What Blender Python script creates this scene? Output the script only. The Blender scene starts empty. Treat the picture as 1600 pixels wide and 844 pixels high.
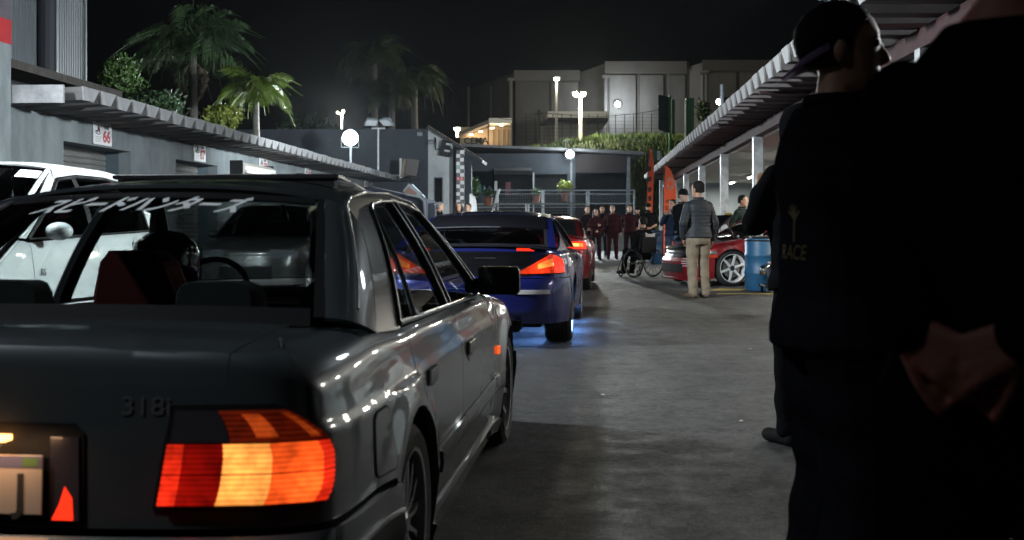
import bpy, bmesh, math, random
from math import sin, cos, pi, sqrt, atan2, radians, exp
from mathutils import Vector, Matrix, noise as mnoise
random.seed(7)
scene = bpy.context.scene
COL = scene.collection

# ---------------------------------------------------------------- camera
F = 1750.0; CX = 800.0; HY = 348.0; CH = 1.18
cam_d = bpy.data.cameras.new('camera')
cam_d.sensor_width = 36.0
cam_d.lens = F / 1600.0 * 36.0
cam_d.shift_y = -(422.0 - HY) / 1600.0
cam_d.clip_start = 0.05; cam_d.clip_end = 2000.0
cam_d.dof.use_dof = True
cam_d.dof.focus_distance = 9.5
cam_d.dof.aperture_fstop = 4.4
cam = bpy.data.objects.new('camera', cam_d)
COL.objects.link(cam)
cam.location = (0, 0, CH); cam.rotation_euler = (pi/2, 0, 0)
scene.camera = cam

# ---------------------------------------------------------------- world, exposure
scene.view_settings.view_transform = 'Standard'
scene.view_settings.look = 'None'
scene.view_settings.exposure = 0.0
scene.view_settings.gamma = 1.0
scene.cycles.use_denoising = True
scene.cycles.max_bounces = 6
scene.cycles.transparent_max_bounces = 16
scene.cycles.sample_clamp_indirect = 4.0
scene.cycles.caustics_reflective = False
scene.cycles.caustics_refractive = False
world = bpy.data.worlds.new('World'); scene.world = world
world.use_nodes = True
wn = world.node_tree.nodes; wl = world.node_tree.links
bg = wn['Background']
sky = wn.new('ShaderNodeTexSky'); sky.sky_type = 'NISHITA'; sky.sun_disc = False
sky.sun_elevation = radians(20); sky.sun_rotation = radians(200)
hs = wn.new('ShaderNodeHueSaturation'); hs.inputs['Saturation'].default_value = 0.35
wl.new(sky.outputs['Color'], hs.inputs['Color']); wl.new(hs.outputs['Color'], bg.inputs['Color'])
bg.inputs['Strength'].default_value = 0.00028

def P(px, py, d):            # a point of the photograph at depth d, in metres
    return Vector(((px - CX) / F * d, d, CH + (HY - py) / F * d))

def lamp(name, kind, loc, energy, color=(1, 1, 1), target=None, size=0.3, spot=None, blend=0.5):
    l = bpy.data.lights.new(name, kind); l.energy = energy; l.color = color
    if kind in ('POINT', 'SPOT'): l.shadow_soft_size = size
    if kind == 'SPOT': l.spot_size = radians(spot); l.spot_blend = blend
    o = bpy.data.objects.new(name, l); COL.objects.link(o); o.location = loc
    if target is not None:
        d = Vector(target) - Vector(loc)
        o.rotation_euler = d.to_track_quat('-Z', 'Y').to_euler()
    return o

# floodlights of the yard and two added fill spots (their housings are built with the street furniture)
YA = math.atan(0.0457)       # the yard runs 2.6 degrees right of the view axis
RA = math.atan(0.0714)       # the canopy 4 degrees
CA = math.radians(5.56)      # the queue of cars 5.6 degrees
COOL = (0.86, 0.95, 1.0)
def yard(x, y, z=0.0, a=YA):
    return Vector((x*cos(a) + y*sin(a), -x*sin(a) + y*cos(a), z))
LAMPS = [  # name, location, energy, target, spot angle
    ('flood_eave', yard(-6.4, 8.6, 4.2), 7500, (4, 16, 0), 132),
    ('flood_canopy', yard(2.2, 11.5, 3.75, RA), 7000, (-4.2, 9.5, 1.2), 56),
    ('flood_canopy_wall', yard(2.2, 12.0, 3.75, RA), 4600, (-7, 17, 3.1), 74),
    ('fill_decal', Vector((-4.6, 0.8, 6.0)), 1000, (-1.15, 3.25, 1.1), 32),  # unseen added spot, brightens the rear window lettering
    ('flood_canopy_far', P(1118, 160, 19.8), 14000, (-11, 41, 6.5), 75),
    ('fill_face', Vector((4.3, 5.2, 2.55)), 420, (0.92, 3.0, 1.60), 22),  # unseen added spot, brightens the capped man's face
    ('flood_far_left', P(546, 215, 39.7), 6500, (0, 14, 0.3), 172),
    ('flood_far_wall', P(891, 241, 50.9), 5000, (2, 20, 0.5), 165),
]
for nm, loc, en, tg, sp in LAMPS:
    lamp(nm, 'SPOT', loc, en, COOL, tg, 0.22, sp, 0.6)
# ---------------------------------------------------------------- helpers
def link(o, parent=None):
    COL.objects.link(o)
    if parent is not None: o.parent = parent
    return o
def tag(o, label=None, cat=None, group=None, kind=None):
    if label: o['label'] = label
    if cat: o['category'] = cat
    if group: o['group'] = group
    if kind: o['kind'] = kind
    return o
def thing(name, label, cat, loc=(0, 0, 0), rz=0.0, group=None):
    o = bpy.data.objects.new(name, None); o.empty_display_size = 0.2
    o.location = loc; o.rotation_euler = (0, 0, rz)
    return link(tag(o, label, cat, group))
def part(name, parent, loc=(0, 0, 0), rot=(0, 0, 0)):
    o = bpy.data.objects.new(name, None); o.empty_display_size = 0.1
    o.location = loc; o.rotation_euler = rot
    return link(o, parent)
def copy_tree(o, parent=None):
    c = o.copy(); link(c, parent)
    for ch in list(o.children): copy_tree(ch, c)
    return c

class MB:
    """collects geometry for ONE mesh"""
    def __init__(s): s.v = []; s.f = []; s.mi = []; s.cur = 0
    def add(s, vs, fs):
        n = len(s.v); s.v += [tuple(v) for v in vs]
        for f in fs: s.f.append(tuple(i + n for i in f)); s.mi.append(s.cur)
        return s
    def box(s, c, d, rot=None, taper=1.0, M=None):
        hx, hy, hz = d[0]/2, d[1]/2, d[2]/2
        vs = []
        for z in (-1, 1):
            k = taper if z > 0 else 1.0
            for x, y in ((-1, -1), (1, -1), (1, 1), (-1, 1)):
                vs.append(Vector((x*hx*k, y*hy*k, z*hz)))
        if rot is not None:
            R = rot if isinstance(rot, Matrix) else Matrix.Rotation(rot, 3, 'Z')
            vs = [R @ v for v in vs]
        vs = [v + Vector(c) for v in vs]
        if M is not None: vs = [M @ v for v in vs]
        return s.add(vs, [(3, 2, 1, 0), (4, 5, 6, 7), (0, 1, 5, 4), (1, 2, 6, 5), (2, 3, 7, 6), (3, 0, 4, 7)])
    def bx(s, x0, x1, y0, y1, z0, z1):
        return s.box(((x0+x1)/2, (y0+y1)/2, (z0+z1)/2), (x1-x0, y1-y0, z1-z0))
    def tube(s, pts, r, n=10, cap=True, closed=False):
        pts = [Vector(p) for p in pts]; m = len(pts)
        rs = r if isinstance(r, (list, tuple)) else [r]*m
        rings = []; up = None
        for i, p in enumerate(pts):
            if closed: t = pts[(i+1) % m] - pts[i-1]
            else: t = pts[min(i+1, m-1)] - pts[max(i-1, 0)]
            if t.length < 1e-9: t = Vector((0, 0, 1))
            t.normalize()
            if up is None:
                up = Vector((0, 0, 1)) if abs(t.z) < 0.9 else Vector((0, 1, 0))
            a = t.cross(up)
            if a.length < 1e-6: a = t.cross(Vector((1, 0, 0)))
            a.normalize(); b = a.cross(t); b.normalize(); up = b
            rings.append([p + (a*cos(2*pi*k/n) + b*sin(2*pi*k/n))*rs[i] for k in range(n)])
        vs = [v for R in rings for v in R]; fs = []
        for i in range(m if closed else m-1):
            j = (i+1) % m
            for k in range(n):
                fs.append((i*n+k, i*n+(k+1) % n, j*n+(k+1) % n, j*n+k))
        if cap and not closed:
            fs.append(tuple(range(n-1, -1, -1))); fs.append(tuple((m-1)*n+k for k in range(n)))
        return s.add(vs, fs)
    def rings(s, rings, cap=True, closed=True):
        n = len(rings[0]); vs = [v for R in rings for v in R]; fs = []
        for i in range(len(rings)-1):
            for k in range(n if closed else n-1):
                fs.append((i*n+k, i*n+(k+1) % n, (i+1)*n+(k+1) % n, (i+1)*n+k))
        if cap and closed:
            fs.append(tuple(range(n-1, -1, -1))); fs.append(tuple((len(rings)-1)*n+k for k in range(n)))
        return s.add(vs, fs)
    def lathe(s, prof, n=24, M=None, cap=False):
        """profile (r, h) turned about local Z, then moved by M"""
        rings = [[Vector((r*cos(2*pi*k/n), r*sin(2*pi*k/n), h)) for k in range(n)] for r, h in prof]
        if M is not None: rings = [[M @ v for v in R] for R in rings]
        return s.rings(rings, cap)
    def prism(s, poly, vec, M=None):
        vec = Vector(vec); a = [Vector(p) for p in poly]; b = [p + vec for p in a]
        if M is not None: a = [M @ p for p in a]; b = [M @ p for p in b]
        n = len(a)
        fs = [tuple(range(n-1, -1, -1)), tuple(range(n, 2*n))]
        for k in range(n): fs.append((k, (k+1) % n, n+(k+1) % n, n+k))
        return s.add(a+b, fs)
    def grid(s, fn, us, vs_, flip=False):
        pts = [fn(u, v) for u in us for v in vs_]; m = len(vs_); fs = []
        for i in range(len(us)-1):
            for j in range(m-1):
                q = (i*m+j, (i+1)*m+j, (i+1)*m+j+1, i*m+j+1)
                fs.append(q[::-1] if flip else q)
        return s.add(pts, fs)
    def sph(s, c, r, n=12, m=8, M=None):
        rx, ry, rz = r if isinstance(r, (tuple, list)) else (r, r, r)
        rings = []
        for j in range(m+1):
            t = pi*j/m; st = max(sin(t), 1e-3)
            R = [Vector((rx*st*cos(2*pi*k/n), ry*st*sin(2*pi*k/n), -rz*cos(t))) for k in range(n)]
            if M is not None: R = [M @ v for v in R]
            rings.append([v + Vector(c) for v in R])
        return s.rings(rings)
    def mesh(s, name, mats=None, smooth=False, auto=None):
        me = bpy.data.meshes.new(name); me.from_pydata(s.v, [], s.f)
        if mats is not None:
            for m in (mats if isinstance(mats, (list, tuple)) else [mats]): me.materials.append(m)
            if max(s.mi or [0]) > 0: me.polygons.foreach_set('material_index', s.mi)
        if smooth: me.polygons.foreach_set('use_smooth', [True]*len(me.polygons))
        me.validate(); me.update()
        if auto is not None:
            try: me.set_sharp_from_angle(angle=radians(auto))
            except Exception: pass
        return me
    def build(s, name, mats=None, parent=None, smooth=False, auto=None, loc=None, rot=None, bevel=None):
        o = bpy.data.objects.new(name, s.mesh(name, mats, smooth or auto is not None, auto))
        if loc is not None: o.location = loc
        if rot is not None: o.rotation_euler = rot
        link(o, parent)
        if bevel:
            b = o.modifiers.new('edge', 'BEVEL'); b.width = bevel; b.segments = 2; b.limit_method = 'ANGLE'; b.angle_limit = radians(40)
        return o

def text_mesh(name, body, size, mat, parent=None, loc=(0, 0, 0), rot=(0, 0, 0), ext=0.001, align='CENTER', shear=0.0, off=0.0, M=None, warp=None, sx=1.0):
    c = bpy.data.curves.new(name, 'FONT'); c.body = body; c.size = size; c.extrude = ext
    c.align_x = align; c.align_y = 'CENTER'; c.shear = shear; c.offset = off; c.resolution_u = 4
    t = bpy.data.objects.new(name, c); COL.objects.link(t)
    dg = bpy.context.evaluated_depsgraph_get()
    me = bpy.data.meshes.new_from_object(t.evaluated_get(dg))
    bpy.data.objects.remove(t)
    me.name = name; me.materials.clear(); me.materials.append(mat)
    for v in me.vertices:
        v.co.x *= sx
        if warp: v.co = warp(v.co)
        if M is not None: v.co = M @ v.co
    o = bpy.data.objects.new(name, me); o.location = loc; o.rotation_euler = rot
    return link(o, parent)

# ---------------------------------------------------------------- materials
MATS = {}
def mat(name, col=(0.5, 0.5, 0.5), rough=0.6, metal=0.0, coat=0.0, var=0.0, vscale=4.0, bump=0.0, bscale=60.0, emit=None, estr=0.0,
        col2=None, stretch=(1, 1, 1), spec=0.5, flake=0.0, rvar=0.0):
    if name in MATS: return MATS[name]
    m = bpy.data.materials.new(name); m.use_nodes = True; MATS[name] = m
    nt = m.node_tree; b = nt.nodes['Principled BSDF']; N = nt.nodes.new; L = nt.links.new
    b.inputs['Base Color'].default_value = (*col, 1); b.inputs['Roughness'].default_value = rough
    b.inputs['Metallic'].default_value = metal; b.inputs['Coat Weight'].default_value = coat
    b.inputs['Coat Roughness'].default_value = 0.04; b.inputs['Specular IOR Level'].default_value = spec
    if emit is not None:
        b.inputs['Emission Color'].default_value = (*emit, 1); b.inputs['Emission Strength'].default_value = estr
    if var or bump or flake or rvar:
        tc = N('ShaderNodeTexCoord'); mp = N('ShaderNodeMapping'); L(tc.outputs['Object'], mp.inputs['Vector'])
        mp.inputs['Scale'].default_value = stretch
    if var or rvar:
        n1 = N('ShaderNodeTexNoise'); n1.inputs['Scale'].default_value = vscale; n1.inputs['Detail'].default_value = 8; n1.inputs['Roughness'].default_value = 0.65
        L(mp.outputs['Vector'], n1.inputs['Vector'])
    if var:
        r = N('ShaderNodeValToRGB'); L(n1.outputs['Fac'], r.inputs['Fac'])
        c2 = col2 or tuple(min(1, c*(1+var)) for c in col); c1 = tuple(c*(1-var) for c in col)
        r.color_ramp.elements[0].position = 0.32; r.color_ramp.elements[0].color = (*c1, 1)
        r.color_ramp.elements[1].position = 0.68; r.color_ramp.elements[1].color = (*c2, 1)
        L(r.outputs['Color'], b.inputs['Base Color'])
    if rvar:
        mr = N('ShaderNodeMapRange'); L(n1.outputs['Fac'], mr.inputs['Value'])
        mr.inputs['From Min'].default_value = 0.3; mr.inputs['From Max'].default_value = 0.7
        mr.inputs['To Min'].default_value = max(0.02, rough-rvar); mr.inputs['To Max'].default_value = min(1, rough+rvar)
        L(mr.outputs['Result'], b.inputs['Roughness'])
    if bump:
        n2 = N('ShaderNodeTexNoise'); n2.inputs['Scale'].default_value = bscale; n2.inputs['Detail'].default_value = 6
        L(mp.outputs['Vector'], n2.inputs['Vector'])
        bp = N('ShaderNodeBump'); bp.inputs['Strength'].default_value = bump; bp.inputs['Distance'].default_value = 0.02
        L(n2.outputs['Fac'], bp.inputs['Height']); L(bp.outputs['Normal'], b.inputs['Normal'])
    return m
def glass(name, tint=(0.3, 0.3, 0.3), rough=0.02, fac=1.0):
    if name in MATS: return MATS[name]
    m = bpy.data.materials.new(name); m.use_nodes = True; MATS[name] = m
    nt = m.node_tree; nt.nodes.clear(); N = nt.nodes.new; L = nt.links.new
    o = N('ShaderNodeOutputMaterial'); mx = N('ShaderNodeMixShader'); t = N('ShaderNodeBsdfTransparent'); g = N('ShaderNodeBsdfGlossy')
    t.inputs['Color'].default_value = (*tint, 1); g.inputs['Roughness'].default_value = rough
    fr = N('ShaderNodeFresnel'); ge = N('ShaderNodeNewGeometry'); io = N('ShaderNodeMath'); io.operation = 'MULTIPLY_ADD'
    io.inputs[1].default_value = 1/1.5 - 1.5; io.inputs[2].default_value = 1.5      # the same sheet of glass from either side
    L(ge.outputs['Backfacing'], io.inputs[0]); L(io.outputs['Value'], fr.inputs['IOR'])
    ml = N('ShaderNodeMath'); ml.operation = 'MULTIPLY'; ml.inputs[1].default_value = fac
    L(fr.outputs['Fac'], ml.inputs[0]); L(ml.outputs['Value'], mx.inputs['Fac'])
    L(t.outputs['BSDF'], mx.inputs[1]); L(g.outputs['BSDF'], mx.inputs[2]); L(mx.outputs['Shader'], o.inputs['Surface'])
    return m
def glow(name, col, strength):
    if name in MATS: return MATS[name]
    m = mat(name, (0.02, 0.02, 0.02), 0.4, emit=col, estr=strength); return m

BLACK = mat('black_plastic', (0.010, 0.010, 0.011), 0.5, bump=0.1, bscale=300, spec=.2)
RUBBER = mat('tyre_rubber', (0.018, 0.018, 0.019), 0.75, bump=0.3, bscale=200)
VOID = mat('dark_lining', (0.006, 0.006, 0.007), 0.9)
STEEL = mat('galvanised_steel', (0.35, 0.37, 0.39), 0.5, 0.6, var=0.35, vscale=5, bump=0.1)
PGREY = mat('grey_painted_steel', (0.22, 0.25, 0.27), 0.55, 0.0, var=0.35, vscale=6, bump=0.15, bscale=30)
WHITEP = mat('white_paint', (0.62, 0.64, 0.65), 0.5, var=0.08, vscale=3)
CHROME = mat('chrome', (0.7, 0.72, 0.74), 0.12, 1.0)
REDP = mat('red_paint', (0.5, 0.02, 0.02), 0.5)
# ---------------------------------------------------------------- ground
def asphalt():
    m = bpy.data.materials.new('asphalt'); m.use_nodes = True
    nt = m.node_tree; b = nt.nodes['Principled BSDF']; N = nt.nodes.new; L = nt.links.new
    tc = N('ShaderNodeTexCoord')
    def noise(sc, det=6, ro=0.6):
        n = N('ShaderNodeTexNoise'); n.inputs['Scale'].default_value = sc; n.inputs['Detail'].default_value = det; n.inputs['Roughness'].default_value = ro
        L(tc.outputs['Object'], n.inputs['Vector']); return n
    fine = noise(70, 5, 0.8); big = noise(0.35, 8, 0.65); mid = noise(3.5, 8, 0.7)
    r1 = N('ShaderNodeValToRGB'); L(fine.outputs['Fac'], r1.inputs['Fac'])
    r1.color_ramp.elements[0].position = 0.3; r1.color_ramp.elements[0].color = (0.018, 0.018, 0.019, 1)
    r1.color_ramp.elements[1].position = 0.72; r1.color_ramp.elements[1].color = (0.13, 0.13, 0.128, 1)
    e = r1.color_ramp.elements.new(0.55); e.color = (0.042, 0.042, 0.042, 1)
    r2 = N('ShaderNodeValToRGB'); L(big.outputs['Fac'], r2.inputs['Fac'])
    r2.color_ramp.elements[0].position = 0.35; r2.color_ramp.elements[0].color = (0.5, 0.5, 0.52, 1)
    r2.color_ramp.elements[1].position = 0.65; r2.color_ramp.elements[1].color = (1.15, 1.15, 1.13, 1)
    r3 = N('ShaderNodeValToRGB'); L(mid.outputs['Fac'], r3.inputs['Fac'])
    r3.color_ramp.elements[0].position = 0.36; r3.color_ramp.elements[0].color = (0.45, 0.45, 0.46, 1)
    r3.color_ramp.elements[1].position = 0.56; r3.color_ramp.elements[1].color = (1, 1, 1, 1)
    m1 = N('ShaderNodeMix'); m1.data_type = 'RGBA'; m1.blend_type = 'MULTIPLY'; m1.inputs['Factor'].default_value = 1
    m2 = N('ShaderNodeMix'); m2.data_type = 'RGBA'; m2.blend_type = 'MULTIPLY'; m2.inputs['Factor'].default_value = 0.8
    L(r1.outputs['Color'], m1.inputs['A']); L(r2.outputs['Color'], m1.inputs['B'])
    L(m1.outputs['Result'], m2.inputs['A']); L(r3.outputs['Color'], m2.inputs['B'])
    # hairline cracks
    vo = N('ShaderNodeTexVoronoi'); vo.feature = 'DISTANCE_TO_EDGE'; vo.inputs['Scale'].default_value = 0.45
    wob = noise(1.3, 6, 0.6); va = N('ShaderNodeVectorMath'); va.operation = 'MULTIPLY_ADD'
    va.inputs[1].default_value = (1.4, 1.4, 0); L(wob.outputs['Color'], va.inputs[0]); L(tc.outputs['Object'], va.inputs[2])
    L(va.outputs['Vector'], vo.inputs['Vector'])
    r4 = N('ShaderNodeValToRGB'); L(vo.outputs['Distance'], r4.inputs['Fac'])
    r4.color_ramp.elements[0].position = 0.002; r4.color_ramp.elements[0].color = (0.35, 0.35, 0.35, 1)
    r4.color_ramp.elements[1].position = 0.008; r4.color_ramp.elements[1].color = (1, 1, 1, 1)
    m3 = N('ShaderNodeMix'); m3.data_type = 'RGBA'; m3.blend_type = 'MULTIPLY'; m3.inputs['Factor'].default_value = 0.6
    L(m2.outputs['Result'], m3.inputs['A']); L(r4.outputs['Color'], m3.inputs['B'])
    # aggregate: every stone its own shade, a few pale chips; oil drips and dark stains
    last = m3
    def mult(src, fac=1.0):
        nonlocal last
        m = N('ShaderNodeMix'); m.data_type = 'RGBA'; m.blend_type = 'MULTIPLY'; m.inputs['Factor'].default_value = fac
        L(last.outputs['Result'], m.inputs['A']); L(src, m.inputs['B']); last = m
    for sc, lo, hi in ((48, .45, 1.7), (17, .72, 1.3)):
        v = N('ShaderNodeTexVoronoi'); v.inputs['Scale'].default_value = sc; L(tc.outputs['Object'], v.inputs['Vector'])
        sp = N('ShaderNodeSeparateColor'); L(v.outputs['Color'], sp.inputs['Color'])
        mr_ = N('ShaderNodeMapRange'); L(sp.outputs['Red'], mr_.inputs['Value']); mr_.inputs['To Min'].default_value = lo; mr_.inputs['To Max'].default_value = hi
        mult(mr_.outputs['Result'])
    v = N('ShaderNodeTexVoronoi'); v.inputs['Scale'].default_value = 1.1; L(va.outputs['Vector'], v.inputs['Vector'])
    r5 = N('ShaderNodeValToRGB'); L(v.outputs['Distance'], r5.inputs['Fac'])
    r5.color_ramp.elements[0].position = 0.08; r5.color_ramp.elements[0].color = (0.5, 0.5, 0.5, 1)
    r5.color_ramp.elements[1].position = 0.20; r5.color_ramp.elements[1].color = (1, 1, 1, 1); mult(r5.outputs['Color'], .9)
    # rubbed tyre tracks along the lane
    wv = N('ShaderNodeTexNoise'); wv.inputs['Scale'].default_value = 1.0; wv.inputs['Detail'].default_value = 5
    mp_ = N('ShaderNodeMapping'); mp_.inputs['Scale'].default_value = (3.2, .10, 1); mp_.inputs['Rotation'].default_value = (0, 0, .08); L(tc.outputs['Object'], mp_.inputs['Vector']); L(mp_.outputs['Vector'], wv.inputs['Vector'])
    r6 = N('ShaderNodeValToRGB'); L(wv.outputs['Fac'], r6.inputs['Fac'])
    r6.color_ramp.elements[0].position = 0.38; r6.color_ramp.elements[0].color = (0.62, 0.62, 0.62, 1)
    r6.color_ramp.elements[1].position = 0.55; r6.color_ramp.elements[1].color = (1.05, 1.05, 1.05, 1); mult(r6.outputs['Color'], .8)
    vc = N('ShaderNodeTexVoronoi'); vc.inputs['Scale'].default_value = 9; L(tc.outputs['Object'], vc.inputs['Vector'])
    r7 = N('ShaderNodeValToRGB'); L(vc.outputs['Distance'], r7.inputs['Fac'])
    r7.color_ramp.elements[0].position = 0.07; r7.color_ramp.elements[0].color = (4.0, 3.9, 3.6, 1)
    r7.color_ramp.elements[1].position = 0.09; r7.color_ramp.elements[1].color = (1, 1, 1, 1); mult(r7.outputs['Color'], .35)
    L(last.outputs['Result'], b.inputs['Base Color'])
    mr = N('ShaderNodeMapRange'); L(mid.outputs['Fac'], mr.inputs['Value'])
    mr.inputs['From Min'].default_value = 0.3; mr.inputs['From Max'].default_value = 0.7
    mr.inputs['To Min'].default_value = 0.5; mr.inputs['To Max'].default_value = 0.85
    L(mr.outputs['Result'], b.inputs['Roughness'])
    bp = N('ShaderNodeBump'); bp.inputs['Strength'].default_value = 0.9; bp.inputs['Distance'].default_value = 0.02
    L(fine.outputs['Fac'], bp.inputs['Height']); L(bp.outputs['Normal'], b.inputs['Normal'])
    return m
g = MB(); g.add([(-140, -60, 0), (140, -60, 0), (140, 220, 0), (-140, 220, 0)], [(0, 1, 2, 3)])
tag(g.build('ground', asphalt()), kind='structure')
# worn yellow paint by the barrel
c = P(1140, 453, 1750*1.18/(453-348.0)); c.z = 0.004
g = MB(); g.add([(-.45, -.25, 0), (.1, -.3, 0), (.4, .2, 0), (-.1, .35, 0)], [(0, 1, 2, 3)])
tag(g.build('painted_road_marking', mat('yellow_road_paint', (0.42, 0.30, 0.05), 0.7, var=0.5, vscale=9), loc=c), kind='structure')
c = P(1195, 462, 18.6); c.z = 0.004
g = MB(); g.add([(-.8, -.12, 0), (.9, -.2, 0), (.9, -.04, 0), (-.8, .02, 0)], [(0, 1, 2, 3)])
tag(g.build('painted_road_marking', MATS['yellow_road_paint'], loc=c), kind='structure')
# scraps of paper and leaves on the asphalt
litter = mat('paper_scrap', (0.55, 0.55, 0.5), 0.8)
for px, py, lab in ((1158, 659, 'pale paper scrap on the asphalt nearest the black trousered men'), (1172, 546, 'tiny pale scrap on the asphalt below the blue barrel'), (942, 618, 'tiny pale scrap on the open asphalt right of the saloon mirror')):
    d = F*CH/(py-HY); q = P(px, py, d); sc = .6
    g = MB(); a = random.random()*3
    g.grid(lambda u, v: (sc*(0.03*u*cos(a)-0.015*v*sin(a)), sc*(0.03*u*sin(a)+0.02*v*cos(a)), 0.004+0.006*abs(u*v)), [-1, 0, 1], [-1, 0, 1])
    tag(g.build('paper_scrap', litter, loc=(q.x, q.y, 0)), lab, 'litter')

# ---------------------------------------------------------------- left row of garages
WALL = mat('grey_blue_render', (0.20, 0.232, 0.243), 0.85, var=0.34, vscale=1.5, bump=0.4, bscale=45, col2=(0.27, 0.30, 0.31), stretch=(1, 1, .45))
REVEAL = mat('reveal_paint', (0.10, 0.135, 0.155), 0.8, var=0.15)
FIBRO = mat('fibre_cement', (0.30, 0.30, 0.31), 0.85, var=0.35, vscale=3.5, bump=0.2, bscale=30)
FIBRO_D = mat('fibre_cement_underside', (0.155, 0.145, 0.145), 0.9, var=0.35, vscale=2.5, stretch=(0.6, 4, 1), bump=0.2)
SHUT = mat('roller_door_steel', (0.29, 0.285, 0.275), 0.55, 0.3, var=0.2, vscale=2.5, stretch=(1, 1, 5))
LAT = -7.68
gl = thing('garage_row', 'long grey garage row with roller doors and a channelled roof', 'garages', yard(LAT, 15), -YA)
A0 = 2.0 - 15; A1 = 64.0 - 15
doors = [(16.9 - 15 + 5*k, 19.58 - 15 + 5*k) for k in range(-3, 9)]
w = MB()
DZ = 2.44
prev = A0
for a, b in doors:
    w.bx(-0.22, 0, prev, a, 0, DZ); prev = b
w.bx(-0.22, 0, prev, A1, 0, DZ)
w.bx(-0.22, 0, A0, A1, DZ, 3.02)
w.build('wall', WALL, gl)
g = MB(); g.bx(-6.0, -5.8, A0, A1, 0, 3.0); g.build('rear_wall', WALL, gl)
for a, b in doors:
    rv = MB()
    rv.bx(-0.5, -0.223, a-0.05, a, 0, DZ+.05); rv.bx(-0.5, -0.223, b, b+0.05, 0, DZ+.05)
    rv.bx(-0.5, -0.223, a, b, DZ, DZ+.05)
    rv.build('door_reveal', REVEAL, gl)
slat = None
for k, (a, b) in enumerate(doors):
    dr = part('roller_door', gl, (-0.47, (a+b)/2, 0))
    if slat is None:
        s_ = MB()
        prof = [(0, 0), (0.018, 0.02), (0.022, 0.05), (0.016, 0.082), (0, 0.09)]
        s_.grid(lambda u, v: (prof[v][0], u, prof[v][1]), [1.34, -1.34], list(range(5)))
        s_.bx(-0.01, 0.004, -1.34, 1.34, 0.0, 0.008)
        slat_me = s_.mesh('slat', SHUT)
        slat = True
    top = 25 if k < 8 else 0
    for i in range(26):
        if k > 5 and i < 16: continue
        o = bpy.data.objects.new('slat', slat_me); o.location = (random.uniform(-.003, .003), 0, 0.02 + i*0.094); link(o, dr)
    m_ = MB(); m_.bx(-0.05, -0.03, -1.36, 1.36, 0, DZ); m_.build('backing', VOID, dr)
# roof channels: open troughs with a slanted closed end
def channel_mesh(name, length, mats, w=0.57, h=0.17, rise=0.03):
    m = MB()
    t = 0.03
    # cross section (y, z) of a trough, wall thickness t, open upwards; x runs from the tip (0) back to -length
    sec = [(-w*.47, h), (-w*.47+.04, h), (-w*.27+.03, t), (w*.27-.03, t), (w*.47-.04, h), (w*.47, h), (w*.27, 0), (-w*.27, 0)]
    a = [Vector((0.03*(z/h), y, z)) for y, z in sec]
    b = [Vector((-length, y, z - rise)) for y, z in sec]
    n = len(sec); fs = []
    for k in range(n): fs.append((k, n+k, n+(k+1) % n, (k+1) % n))
    fs.append((0, 1, 2, 7)); fs.append((7, 2, 3, 6)); fs.append((6, 3, 4, 5))
    m.add(a+b, fs)
    m.cur = 1
    # closed end plate, leaning outwards
    q = [(0.012, -w*.28, -.006), (0.012, w*.28, -.006), (0.045, w*.475, h+.004), (0.045, -w*.475, h+.004)]
    m.prism(q, (-0.022, 0, 0))
    return m.mesh(name, mats)
END_L = mat('channel_end', (0.27, 0.27, 0.275), 0.85, var=0.25, vscale=5)
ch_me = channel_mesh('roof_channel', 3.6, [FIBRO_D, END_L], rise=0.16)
y = 15.25 - 15 - 0.295
n_l = 0
while y < A1:
    o = bpy.data.objects.new('roof_channel', ch_me)
    o.location = (1.1, y + 0.295, 2.86 + random.uniform(-.012, .012)); o.rotation_euler = (0, random.uniform(-.006, .006), random.uniform(-.008, .008)); link(o, gl)
    y += 0.588; n_l += 1
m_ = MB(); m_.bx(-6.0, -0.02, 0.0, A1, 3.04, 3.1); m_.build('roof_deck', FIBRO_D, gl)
m_ = MB(); m_.bx(-2.6, 1.02, -0.36, -0.31, 2.78, 3.02); m_.build('verge_board', FIBRO, gl)
# taller pier with a red band at the near end
pr = MB(); pr.bx(-1.2, 0.33, -7, -0.40, 0, 3.55); pr.build('pier', WALL, gl)
pr = MB(); pr.bx(-1.21, 0.336, -7.0, -0.394, 3.55, 3.87); pr.build('red_band', mat('red_band_paint', (0.42, 0.015, 0.02), 0.7, var=0.12), gl)
pr = MB(); pr.bx(-1.2, 0.33, -7, -0.40, 3.87, 6.5); pr.build('upper_wall', mat('dark_mauve_render', (0.10, 0.085, 0.10), 0.85, var=0.2), gl)

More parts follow.
